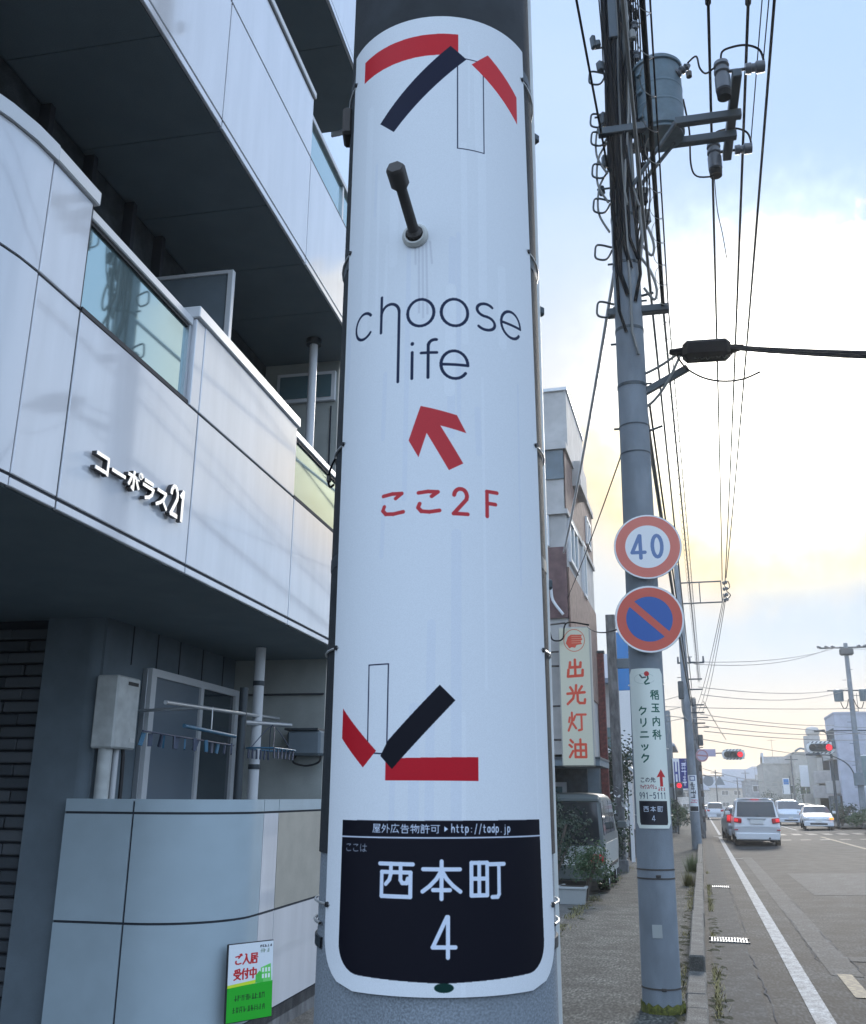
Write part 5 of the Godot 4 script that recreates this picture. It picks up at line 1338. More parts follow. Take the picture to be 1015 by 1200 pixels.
	for i in 12:
		var y := 5.0 + 0.45 * i
		var sx := -1.0 if i % 2 == 0 else 1.0
		part(MB.new().cyl(Vector3(p2x(y) + sx * (p2r(y) - 0.01), y, 0), Vector3(p2x(y) + sx * (p2r(y) + 0.13 if i > 4 else p2r(y) + 0.05), y, 0.0), 0.011, 0.011, 8), "step_bolt", M.galv, o)
	for i in 30:
		var y := rng.randf_range(7.3, 10.8)
		var sx := -1.0 if i % 3 == 0 else 1.0
		var x := p2x(y) + sx * (p2r(y) + rng.randf_range(0.02, 0.12))
		part(MB.new().box(Vector3(x, y, rng.randf_range(-0.05, 0.15)), Vector3(rng.randf_range(0.04, 0.09), rng.randf_range(0.05, 0.16), 0.07), Basis.from_euler(Vector3(0, rng.randf(), rng.randf_range(-0.2, 0.2))), 0.012), "cable_clamp", [M.galv, M.cable_black, M.cable_grey][i % 3], o)
	for y in [9.6, 10.0, 9.2, 8.7]:
		part(MB.new().lathe([Vector2(0, 0), Vector2(0.035, 0), Vector2(0.045, 0.03), Vector2(0.028, 0.05), Vector2(0.045, 0.07), Vector2(0.03, 0.10), Vector2(0, 0.11)], Vector3(p2x(y) + p2r(y) + 0.09, y, 0.08), 12), "low_voltage_insulator", M.porcelain, o)
		part(MB.new().cyl(Vector3(p2x(y) + p2r(y) - 0.01, y + 0.03, 0.06), Vector3(p2x(y) + p2r(y) + 0.09, y + 0.03, 0.08), 0.012, 0.012, 6), "insulator_bracket", M.galv, o)
	for k in 5:
		var x := p2x(8) + p2r(8) + 0.03 + 0.025 * k
		part(MB.new().tube([Vector3(x, 11.0, 0.06), Vector3(x + 0.02, 9.6, 0.09), Vector3(x - 0.02, 8.6, 0.1), Vector3(x + 0.01, 7.9 - k * 0.1, 0.07), Vector3(p2x(7) + p2r(7), 7.3 - k * 0.12, 0.05)], 0.009), "riser_cable", M.cable_black, o)
	for k in 3:
		var y := 8.0 - k * 0.35
		var x := p2x(y) - p2r(y)
		part(MB.new().tube([Vector3(x, y + 0.6, 0.02), Vector3(x - 0.10, y + 0.4, 0.03), Vector3(x - 0.12, y + 0.1, 0.03), Vector3(x - 0.02, y - 0.15, 0.04)], 0.012), "cable_loop", M.cable_grey, o)
	for k in 2:
		var y := 7.0 - 0.5 * k
		var x := p2x(y) + p2r(y)
		part(MB.new().tube([Vector3(x - 0.01, y + 0.35, 0.06), Vector3(x + 0.10, y + 0.15, 0.05), Vector3(x + 0.15, y - 0.05, 0.03), Vector3(x + 0.12, y - 0.16, 0.02), Vector3(x + 0.03, y - 0.02, 0.02)], 0.014), "cable_loop", M.cable_grey, o)
	part(span(-0.16, 0.44, 6.20, 6.28, -0.04, 0.05, 0.008), "cable_arm", M.galv, o)
	part(MB.new().cyl(Vector3(0.05, 6.38, 0), Vector3(0.30, 6.43, 0), 0.014, 0.014, 8), "cable_arm", M.galv, o)
	part(MB.new().box(Vector3(0.36, 5.46, 0.02), Vector3(0.48, 0.07, 0.05), Basis.from_euler(Vector3(0, 0, 0.48)), 0.006), "cable_arm", M.galv, o)
	part(MB.new().cyl(Vector3(0.15, 4.95, 0.0), Vector3(0.30, 5.0, 0), 0.012, 0.012, 8), "cable_arm", M.galv, o)
	part(MB.new().box(Vector3(p2x(0.4) - 0.01, 0.55, p2r(0.5) + 0.001), Vector3(0.08, 0.10, 0.004)), "old_sticker", M.van_pale, o)
	# round signs, colours lightened to paint in the veiling glare of the sun
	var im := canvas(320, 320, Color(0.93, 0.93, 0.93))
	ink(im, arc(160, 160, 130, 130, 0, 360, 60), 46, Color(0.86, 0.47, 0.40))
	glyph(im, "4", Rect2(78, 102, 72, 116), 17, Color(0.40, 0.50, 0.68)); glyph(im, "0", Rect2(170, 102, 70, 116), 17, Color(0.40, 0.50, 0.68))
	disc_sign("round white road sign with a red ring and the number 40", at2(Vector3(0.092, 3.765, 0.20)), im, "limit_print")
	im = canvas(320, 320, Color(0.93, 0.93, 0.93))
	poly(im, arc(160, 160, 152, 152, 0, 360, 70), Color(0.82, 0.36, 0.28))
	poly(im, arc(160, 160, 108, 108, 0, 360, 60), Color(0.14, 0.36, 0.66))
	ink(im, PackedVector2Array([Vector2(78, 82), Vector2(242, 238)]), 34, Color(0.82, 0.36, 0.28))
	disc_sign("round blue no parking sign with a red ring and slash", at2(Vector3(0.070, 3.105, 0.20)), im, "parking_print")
	# clinic sign wrapped round the pole
	im = canvas(340, 1340, Color(0.86, 0.88, 0.84))
	var green := Color(0.05, 0.33, 0.27); var red := Color(0.74, 0.10, 0.12)
	ink(im, arc(155, 90, 92, 44, 20, 330, 40), 2.2, Color(0.62, 0.66, 0.62))
	poly(im, arc(178, 48, 22, 22, 0, 360, 24), red)
	ink(im, PackedVector2Array([Vector2(120, 58), Vector2(138, 82), Vector2(166, 78)]), 13, Color(0.25, 0.30, 0.30))
	ink(im, PackedVector2Array([Vector2(186, 70), Vector2(188, 92), Vector2(158, 124), Vector2(166, 138), Vector2(196, 130)]), 13, green)
	column(im, "稲玉内科", Rect2(200, 190, 80, 452), 10.5, green, 0.72)
	column(im, "クリニック", Rect2(90, 330, 78, 500), 12, green, 0.74)
	poly(im, PackedVector2Array([Vector2(254, 858), Vector2(298, 926), Vector2(268, 920), Vector2(268, 1000), Vector2(240, 1000), Vector2(240, 920), Vector2(212, 926)]), red)
	row(im, "この先", Rect2(70, 924, 136, 44), 5, Color(0.16, 0.18, 0.22), 0.88)
	row(im, "マックスバリュ", Rect2(62, 984, 150, 38), 4.4, Color(0.60, 0.12, 0.18), 0.94)
	scribble(im, Rect2(218, 1008, 76, 26), 3, 3.5, Color(0.70, 0.14, 0.2), false)
	row(im, "991-5111", Rect2(52, 1048, 246, 52), 6.5, Color(0.22, 0.28, 0.34), 0.8)
	poly(im, PackedVector2Array([Vector2(44, 1118), Vector2(300, 1118), Vector2(300, 1290), Vector2(290, 1312), Vector2(54, 1312), Vector2(44, 1290)]), Color(0.055, 0.06, 0.11))
	row(im, "西本町", Rect2(86, 1160, 180, 46), 4.5, Color(0.80, 0.84, 0.90), 0.78)
	glyph(im, "4", Rect2(154, 1236, 30, 44), 4.5, Color(0.80, 0.84, 0.90))
	picture("clinic_print", im, 0.45)
	var rows := []
	for i in 30:
		var v := 1.345 + 1.335 * i / 29.0
		var ins := 0.0
		var e := minf(v - 1.345, 2.68 - v)
		if e < 0.03: ins = 0.03 - sqrt(maxf(0, 0.0009 - pow(0.03 - e, 2)))
		rows.append([v, -0.165 + ins, 0.165 - ins])
	var cs := thing("wrapped_sign", "long pale sign with green characters wrapped round the second pole below the round signs", "sign", at2(Vector3(p2x(2.0), 0, 0)), T2)
	part(wrapped(rows, p2r, 0.006, 0.004, Rect2(-0.165, 1.345, 0.33, 1.335), 24), "printed_sheet", M.clinic_print, cs)
	for v in [1.45, 2.0, 2.55]: part(hoop(p2r(v) + 0.008, v, 62, 298, 0.0, 0.003), "tie_wire", M.steel, cs)

# ---------------------------------------------------------------- further poles
func far_poles() -> void:
	var a := gp(-0.26, -38.96)
	var o := thing("utility_pole", "far concrete utility pole on the left kerb with a rectangular wire frame at its top", "utility pole", a)
	var st := MB.new(); st.cyl(Vector3(0, -0.3, 0), Vector3(-0.05, 10.95, 0), 0.19, 0.115, 24)
	part(st, "shaft", M.pole_concrete, o)
	for y in [10.2, 9.35]: part(span(-0.03, 1.64, y - 0.025, y + 0.025, -0.025, 0.025), "frame_bar", M.galv, o)
	for x in [0.78, 1.62]: part(span(x - 0.02, x + 0.02, 9.35, 10.2, -0.02, 0.02), "frame_bar", M.galv, o)
	for y in [10.1, 9.85, 9.6, 9.4]:
		part(MB.new().lathe([Vector2(0, 0), Vector2(0.05, 0), Vector2(0.09, 0.06), Vector2(0.05, 0.09), Vector2(0.09, 0.15), Vector2(0.05, 0.19), Vector2(0, 0.22)], Vector3(1.68, y, 0), 10, Basis(Vector3.BACK, -1.2)), "insulator", M.porcelain, o)
	part(MB.new().tube([Vector3(1.9, 10.2, 0), Vector3(1.95, 9.95, 0), Vector3(1.82, 9.8, 0), Vector3(1.95, 9.6, 0), Vector3(1.7, 9.35, 0)], 0.02), "jumper_lead", M.cable_black, o)
	part(span(-0.28, 0.75, 6.94, 7.0, -0.04, 0.04), "crossarm", M.galv, o)
	for x in [-0.25, 0.2, 0.72]: part(MB.new().cyl(Vector3(x, 7.0, 0), Vector3(x, 7.22, 0), 0.045, 0.03, 8), "insulator", M.porcelain, o)
	part(span(-0.32, -0.10, 5.55, 6.25, -0.12, 0.14, 0.03), "equipment_box", M.galv, o)
	part(MB.new().tube([Vector3(-0.2, 5.55, 0.1), Vector3(-0.2, 5.1, 0.12), Vector3(-0.1, 4.8, 0.16), Vector3(0.0, 4.7, 0.18)], 0.03), "cable_loop", M.cable_grey, o)
	for y in [6.3, 5.9, 5.3, 5.0, 4.6]: part(span(0.05, 0.62, y, y + 0.05, -0.03, 0.03), "cable_arm", M.galv, o)
	for i in 7: part(MB.new().cyl(Vector3(0.1 if i % 2 else -0.13, 3.2 + i * 0.8, 0), Vector3(0.3 if i % 2 else -0.32, 3.2 + i * 0.8, 0), 0.014, 0.014, 6), "step_bolt", M.galv, o)
	var im := canvas(96, 384, Color(0.88, 0.89, 0.90))
	ink(im, PackedVector2Array([Vector2(26, 14), Vector2(70, 14), Vector2(70, 56), Vector2(26, 56), Vector2(26, 14)]), 8, Color(0.20, 0.28, 0.50))
	scribble(im, Rect2(24, 80, 48, 170), 4, 7, Color(0.20, 0.22, 0.26))
	scribble(im, Rect2(14, 262, 68, 40), 2, 4, Color(0.75, 0.3, 0.4))
	poly(im, PackedVector2Array([Vector2(6, 330), Vector2(90, 330), Vector2(90, 380), Vector2(6, 380)]), Color(0.08, 0.10, 0.14))
	picture("far_pole_print", im)
	var r3 := func(h: float) -> float: return 0.19 - 0.00667 * h
	var rows := []
	for i in 10: rows.append([1.35 + 1.33 * i / 9.0, -0.19, 0.19])
	var sg := thing("wrapped_sign", "small white sign with dark marks wrapped round the far pole on the left kerb", "sign", a + Vector3(-0.01, 0, 0))
	part(wrapped(rows, r3, 0.008, 0.004, Rect2(-0.19, 1.35, 0.38, 1.33), 14), "printed_sheet", M.far_pole_print, sg)
	var gd := gp(-0.05, -52.0)
	var q := thing("utility_pole", "brownish utility pole just beyond the far pole, with a grey box and road name plates", "utility pole", gd)
	st = MB.new(); st.cyl(Vector3(0, -0.3, 0), Vector3(0.02, 6.9, 0), 0.17, 0.12, 18)
	part(st, "shaft", M.concrete, q)
	part(span(0.1, 0.36, 4.5, 5.05, -0.1, 0.16, 0.03), "equipment_box", M.galv, q)
	for y in [6.4, 5.9, 5.4]: part(span(-0.1, 0.7, y, y + 0.05, -0.03, 0.03), "cable_arm", M.galv, q)
	for i in 5: part(MB.new().box(Vector3(0.12, 0.9 + i * 0.62, 0.08), Vector3(0.14, 0.3, 0.14), Basis.from_euler(Vector3(0, i, 0.1)), 0.03), "cable_clamp", M.rust_iron, q)
	var np := thing("road_sign", "round pinkish road sign in front of a pale square plate on the brownish pole", "road sign", gd + Vector3(0.25, 4.0, 0.2))
	part(span(-0.2, 0.68, -0.05, 0.32, -0.03, -0.01, 0.005), "square_plate", M.faded_plate, np)
	part(MB.new().cyl(Vector3(0.0, 0, 0.0), Vector3(0.0, 0, 0.02), 0.31, 0.31, 24), "round_plate", M.faded_plate, np)
	part(MB.new().lathe([Vector2(0.30, 0.0), Vector2(0.30, 0.006), Vector2(0.24, 0.006), Vector2(0.24, 0.0)], Vector3(0, 0, 0.021), 24, Basis(Vector3.RIGHT, PI / 2)), "red_ring", M.faded_red, np)
	part(MB.new().box(Vector3(0, 0, 0.026), Vector3(0.5, 0.08, 0.006), Basis.from_euler(Vector3(0, 0, -0.1))), "bar", M.faded_red, np)
	var n2 := thing("road_sign", "grey round sign and triangular sign seen from behind on one arm", "road sign", gd + Vector3(0.1, 2.85, -6.0))
	part(MB.new().cyl(Vector3(0.0, 0.28, 0), Vector3(1.3, 0.28, 0), 0.025, 0.025, 8), "arm", M.galv, n2)
	part(MB.new().cyl(Vector3(0.42, 0, 0.03), Vector3(0.42, 0, 0.05), 0.29, 0.29, 22), "round_plate", M.sign_back, n2)
	part(MB.new().prism(PackedVector2Array([Vector2(0.74, -0.22), Vector2(1.32, -0.22), Vector2(1.03, 0.32)]), 0.03, 0.05), "triangle_plate", M.sign_back, n2)
	part(MB.new().cyl(Vector3(0.0, -3.0, 0), Vector3(0.0, 0.5, 0), 0.05, 0.05, 8), "post", M.galv, n2)
	# tall pole on the right
	var b := gp(10.2, -70.0, 0.05)
	var r := thing("utility_pole", "tall utility pole at the right edge with crossarms and two grey transformer pots", "utility pole", b)
	st = MB.new(); st.cyl(Vector3(0, -0.3, 0), Vector3(0.1, 12.0, 0), 0.22, 0.14, 20)
	part(st, "shaft", M.pole_concrete, r)
	part(span(-1.6, 1.9, 11.65, 11.75, -0.05, 0.05), "crossarm", M.galv, r)
	for x in [-1.5, -1.0, -0.6, 0.8, 1.2, 1.7]:
		part(MB.new().lathe([Vector2(0, 0), Vector2(0.06, 0), Vector2(0.12, 0.08), Vector2(0.07, 0.12), Vector2(0.12, 0.2), Vector2(0, 0.3)], Vector3(x, 11.72, 0), 10, Basis(Vector3.BACK, 1.2 if x < 0 else -1.2)), "insulator", M.porcelain, r)
	part(MB.new().box(Vector3(0.09, 11.4, 0.1), Vector3(0.9, 0.5, 0.4), Basis.IDENTITY, 0.12), "switch_box", M.galv, r)
	for x in [-0.72, 0.88]:
		part(MB.new().lathe([Vector2(0, 0), Vector2(0.3, 0.02), Vector2(0.32, 0.7), Vector2(0.28, 0.8), Vector2(0, 0.85)], Vector3(x, 8.05, 0.1), 18), "transformer_pot", M.transformer, r)
		part(MB.new().tube([Vector3(x * 0.9, 8.0, 0.2), Vector3(x * 0.7, 7.6, 0.2), Vector3(x * 0.4, 7.7, 0.2), Vector3(x * 0.2, 8.2, 0.2)], 0.03), "jumper_lead", M.cable_black, r)
	part(span(-1.4, 1.6, 8.75, 8.83, -0.05, 0.05), "crossarm", M.galv, r)
	part(span(-1.3, 1.2, 6.1, 6.18, -0.04, 0.04), "crossarm", M.galv, r)
	part(MB.new().lathe([Vector2(0, 0), Vector2(0.12, 0.02), Vector2(0.12, 0.6), Vector2(0, 0.7)], Vector3(-1.35, 4.95, 0), 12), "cable_end_box", M.transformer, r)
	part(span(-0.35, 0.25, 2.6, 3.4, -0.2, 0.35, 0.03), "equipment_box", M.wall_grey, r)
	part(MB.new().tube([Vector3(-0.1, 2.7, 0), Vector3(-0.6, 3.9, 0.1), Vector3(-1.6, 4.5, 0.1), Vector3(-2.4, 4.55, 0.1)], 0.045), "lamp_arm", M.galv, r)
	part(MB.new().box(Vector3(-2.75, 4.6, 0.1), Vector3(0.9, 0.16, 0.3), Basis.from_euler(Vector3(0, 0, 0.05)), 0.07), "lamp_head", M.galv, r)
	for i in 12: part(MB.new().cyl(Vector3(0.1 if i % 2 else -0.1, 2.5 + i * 0.7, 0), Vector3(0.38 if i % 2 else -0.36, 2.5 + i * 0.7, 0), 0.016, 0.016, 6), "step_bolt", M.galv, r)
	for s in [[2.3, -150, 6.5], [5.8, -165, 5.6], [10.2, -118, 6.8], [-0.1, -110, 8.0], [8.2, -190, 7.5]]:
		var fp := thing("street_pole", ["thin far lamp pole above the roof of the minivan", "thin dark far pole right of the minivan roof", "far pole in front of the cream buildings", "far pole in line behind the left signal", "thinnest far pole at the end of the right side"][[2.3, 5.8, 10.2, -0.1, 8.2].find(s[0])], "pole", gp(s[0], s[1]))
		part(MB.new().cyl(Vector3(0, -0.3, 0), Vector3(0, s[2], 0), 0.12, 0.08, 8), "shaft", M.concrete, fp)
		part(span(-0.7, 0.7, s[2] - 0.5, s[2] - 0.4, -0.04, 0.04), "crossarm", M.galv, fp)

# ---------------------------------------------------------------- wires
func sagging(a: Vector3, b: Vector3, sag: float, k := 20) -> Array:
	var p := []
	for i in k + 1:
		var t := float(i) / k
		p.append(a.lerp(b, t) - Vector3(0, 4.0 * sag * t * (1 - t), 0))
	return p
func wire(label: String, a: Vector3, b: Vector3, sag: float, r: float, m: Material, group := "", called := "power_line") -> void:
	solo(MB.new().tube(sagging(a, b, sag, 24), r, 5), called, m, label, "cable", group)
func wires() -> void:
	var hv := "high voltage lines over the left lane"
	var names := ["left of the three high voltage lines over the near lane", "middle of the three high voltage lines over the lane", "right of the three high voltage lines over the lane"]
	var xa := [0.35, 1.0, 1.45]; var xb := [1.42, 1.50, 1.58]; var yb := [9.95, 9.7, 10.05]
	for i in 3:
		var a := Vector3(xa[i] - 0.25, 10.75, 14.0); var b := Vector3(xb[i], yb[i], -38.9)
		wire(names[i], a, b, 0.55, 0.018, M.cable_black, hv)
		var t := 0.40
		var p: Array = sagging(a, b, 0.55, 100)
		solo(MB.new().tube(p.slice(38, 44), 0.032, 6), "line_sleeve", M.cable_black, ["dark sleeve on the left high voltage line", "thick dark sleeve on the middle high voltage line", "thick dark sleeve on the right high voltage line"][i], "cable sleeve", "sleeves on the high voltage lines")
	wire("thin lead running from the upper pin insulator beside the right high voltage line", at2(Vector3(1.46, 8.46, 0.62)), Vector3(1.52, 11.2, 4.0), 0.1, 0.006, M.cable_black)
	wire("thin lead running from the lower pin insulator beside the right high voltage line", at2(Vector3(1.46, 8.46, -0.62)), Vector3(1.42, 11.3, 4.0), 0.1, 0.006, M.cable_black)
	# telephone cables past the second pole
	var tel := "telephone cables along the left kerb"
	wire("thick telephone cable with a spiral hanger passing right of the transformer", Vector3(0.06, 6.35, 14), Vector3(-0.03, 6.25, -8.64), 0.10, 0.021, M.cable_black, tel, "telephone_cable")
	wire("telephone cable in its spiral between the second pole and the far pole", Vector3(-0.03, 6.25, -8.64), Vector3(0.24, 5.95, -38.9), 0.30, 0.013, M.cable_grey, tel, "telephone_cable")
	wire("thin companion wire right of the spiral telephone cable", Vector3(0.10, 6.4, 14), Vector3(0.02, 6.25, -8.64), 0.05, 0.007, M.cable_black, tel, "telephone_cable")
	wire("thin companion wire between the second pole and the far pole", Vector3(0.02, 6.25, -8.64), Vector3(0.30, 6.0, -38.9), 0.22, 0.007, M.cable_grey, tel, "telephone_cable")
	wire("smooth grey cable just right of the second pole", Vector3(-0.10, 6.55, 14), Vector3(-0.14, 6.43, -8.65), 0.08, 0.016, M.cable_grey, tel, "telephone_cable")
	wire("smooth grey cable from the second pole down to the far pole", Vector3(-0.14, 6.43, -8.65), Vector3(-0.05, 5.6, -38.9), 0.25, 0.014, M.cable_grey, tel, "telephone_cable")
	wire("thick cable leaving the second pole behind the round signs", Vector3(-0.27, 5.25, -8.73), Vector3(-0.12, 5.05, -38.9), 0.25, 0.026, M.cable_grey, tel, "telephone_cable")
	wire("thinner cable twisted beside the one behind the round signs", Vector3(-0.22, 5.25, -8.73), Vector3(-0.06, 5.0, -38.9), 0.28, 0.012, M.cable_black, tel, "telephone_cable")
	var sp := []
	var base: Array = sagging(Vector3(-0.03, 6.25, -8.64), Vector3(0.24, 5.95, -38.9), 0.30, 60)
	for i in 1300:
		var t := i / 1299.0 * 59.99
		var p: Vector3 = base[int(t)].lerp(base[int(t) + 1], t - int(t))
		var a := i * 0.42
		sp.append(p + Vector3(cos(a), sin(a), 0) * 0.045)
	solo(MB.new().tube(sp, 0.0035, 3), "spiral_hanger", M.cable_grey, "wire spiral wound round the telephone cable beyond the second pole", "spiral hanger")
	var sp2 := []
	base = sagging(Vector3(0.06, 6.35, 14), Vector3(-0.03, 6.25, -8.64), 0.10, 60)
	for i in 420:
		var t := 30 + i / 419.0 * 29.99
		var p: Vector3 = base[int(t)].lerp(base[int(t) + 1], t - int(t))
		var a := i * 0.45
		sp2.append(p + Vector3(cos(a), sin(a), 0) * 0.05)
	solo(MB.new().tube(sp2, 0.0035, 3), "spiral_hanger", M.cable_grey, "wire spiral wound round the telephone cable near the transformer", "spiral hanger")
	wire("pale cable slanting down left from the second pole to the shop building", at2(Vector3(-0.07, 6.7, 0.02)), Vector3(-2.35, 6.35, -18.7), 0.12, 0.022, M.alu_white, "", "service_drop")
	wire("thin wire slanting down left from the second pole, below the pale cable", at2(Vector3(-0.09, 4.75, 0.02)), Vector3(-2.32, 5.4, -18.75), 0.05, 0.007, M.cable_black, "", "service_drop")
	wire("black wire from the lettered sign to the second pole", Vector3(-1.9, 4.75, -18.35), at2(Vector3(-0.10, 3.1, 0.05)), 0.10, 0.009, M.cable_black, "", "service_drop")
	wire("black cable coming in at the top left of the second pole", Vector3(-0.9, 9.6, 2.0), at2(Vector3(-0.08, 7.9, 0.05)), 0.05, 0.012, M.cable_black, "", "service_drop")
	# black closure on the cable across the road
	var cl := thing("cable_closure", "black cable joint closure hanging in front of the sun, right of the second pole", "cable closure", Vector3(0.34, 5.66, -8.55))
	part(MB.new().box(Vector3(0, 0, 0), Vector3(0.44, 0.195, 0.18), Basis.from_euler(Vector3(0, 0, -0.05)), 0.05), "case", M.cable_black, cl)
	part(MB.new().cyl(Vector3(-0.34, 0.03, 0), Vector3(-0.2, 0.01, 0), 0.025, 0.05, 12), "end_cap", M.cable_black, cl)
	part(MB.new().cyl(Vector3(0.2, -0.01, 0), Vector3(0.34, 0.0, 0), 0.05, 0.025, 12), "end_cap", M.cable_black, cl)
	for i in 7: part(MB.new().tube([Vector3(-0.12 + i * 0.05, -0.075, 0.05), Vector3(-0.10 + i * 0.05, -0.105 - 0.01 * (i % 3), 0.06), Vector3(-0.07 + i * 0.05, -0.08, 0.05)], 0.006), "tie_end", M.cable_black, cl)
	part(MB.new().tube([Vector3(-0.28, 0.0, 0), Vector3(-0.2, -0.15, 0.0), Vector3(-0.05, -0.28, 0.02), Vector3(0.12, -0.34, 0.03), Vector3(0.3, -0.34, 0.03), Vector3(0.46, -0.28, 0.02)], 0.009), "hanging_loop", M.cable_black, cl)
	var far := Vector3(9.5, 6.1, -9.6)
	for i in 4:
		wire(["upper strand of the black cable bundle right of the closure", "thick strand of the black cable bundle right of the closure", "wavy strand of the black cable bundle right of the closure", "lowest thin strand of the black cable bundle right of the closure"][i], Vector3(0.55, 5.68 - i * 0.018, -8.55 + i * 0.02), far + Vector3(0, -0.03 * i, 0.02 * i), 0.42 + i * 0.02, [0.014, 0.024, 0.018, 0.011][i], M.cable_black, "strands of the cable across the road", "cable_strand")
	for i in 2:
		wire(["upper wire from the second pole to the closure", "lower slack wire from the second pole to the closure"][i], at2(Vector3(0.15, 5.55 - 0.35 * i, 0.0)), Vector3(0.10, 5.68 - i * 0.03, -8.55), 0.02 + 0.06 * i, 0.014, M.cable_grey, "", "cable_strand")
	# beyond the far pole
	for i in 3:
		wire(["left of three lines falling away behind the far pole's frame", "middle of three lines falling away behind the far pole's frame", "right of three lines falling away behind the far pole's frame"][i], Vector3(1.42 + 0.05 * i, 9.3, -39), Vector3(-0.1 + 0.3 * i, 7.6, -75), 0.5, 0.014, M.cable_black, "lines beyond the far pole")
	var xs := [[-0.1, 6.75, -39, 10.0, 11.6, -70, 0.35, "upper high line across the road to the tall right pole"], [0.1, 6.65, -39, 9.4, 11.55, -70, 0.45, "lower high line across the road to the tall right pole"],
		[0.2, 5.75, -39, 10.2, 8.75, -70, 0.3, "line across the road to the left transformer pot"], [0.3, 5.45, -39, 10.0, 8.6, -70, 0.4, "fainter line below the one to the transformer pot"],
		[0.2, 4.7, -39, 9.0, 6.3, -70, 0.15, "thick cable across the road to the cable end box"], [0.3, 4.25, -39, 14, 6.4, -71, 0.5, "dark cable across the road in front of the lavender building's roof"],
		[0.3, 4.05, -39, 14, 5.6, -71, 0.3, "dark cable across the road below the lavender building's roof"], [0.2, 3.75, -39, 10.2, 3.9, -70, 0.05, "level wire across the road just above the signals"],
		[-3, 4.9, -39, 12, 4.9, -60, 0.1, "faint level wire across the road below the thick cable"], [-2, 6.0, -50, 16, 7.2, -66, 0.2, "faint level wire across the road above the thick cable"],
		[0.2, 3.0, -52, 9.0, 3.1, -105, 0.3, "faint low wire beside the left signal"], [0.2, 2.7, -52, 9.0, 2.9, -125, 0.3, "faintest low wire near the skyline"], [9.0, 6.2, -70, 20, 6.4, -69, 0.2, "cable leaving the tall right pole to the right"], [9.4, 11.55, -70, 22, 11.4, -66, 0.5, "high line leaving the tall right pole to the right"]]
	for x in xs: wire(x[7], Vector3(x[0], x[1], x[2]), Vector3(x[3], x[4], x[5]), x[6], 0.016, M.cable_grey, "lines across the road")
	wire("bent stay wire from the far pole down to the left signal arm", Vector3(0.35, 5.2, -39), Vector3(1.25, 4.05, -45), 0.05, 0.014, M.cable_grey, "lines across the road")
	for i in 3:
		wire(["uppermost of the wires left of the far pole", "second of the wires left of the far pole", "lowest of the wires left of the far pole"][i], Vector3(-0.25, 5.5 - 0.45 * i, -39), Vector3(-3.0, 5.6 - 0.45 * i, -46), 0.05, 0.012, M.cable_grey, "lines to the left houses")

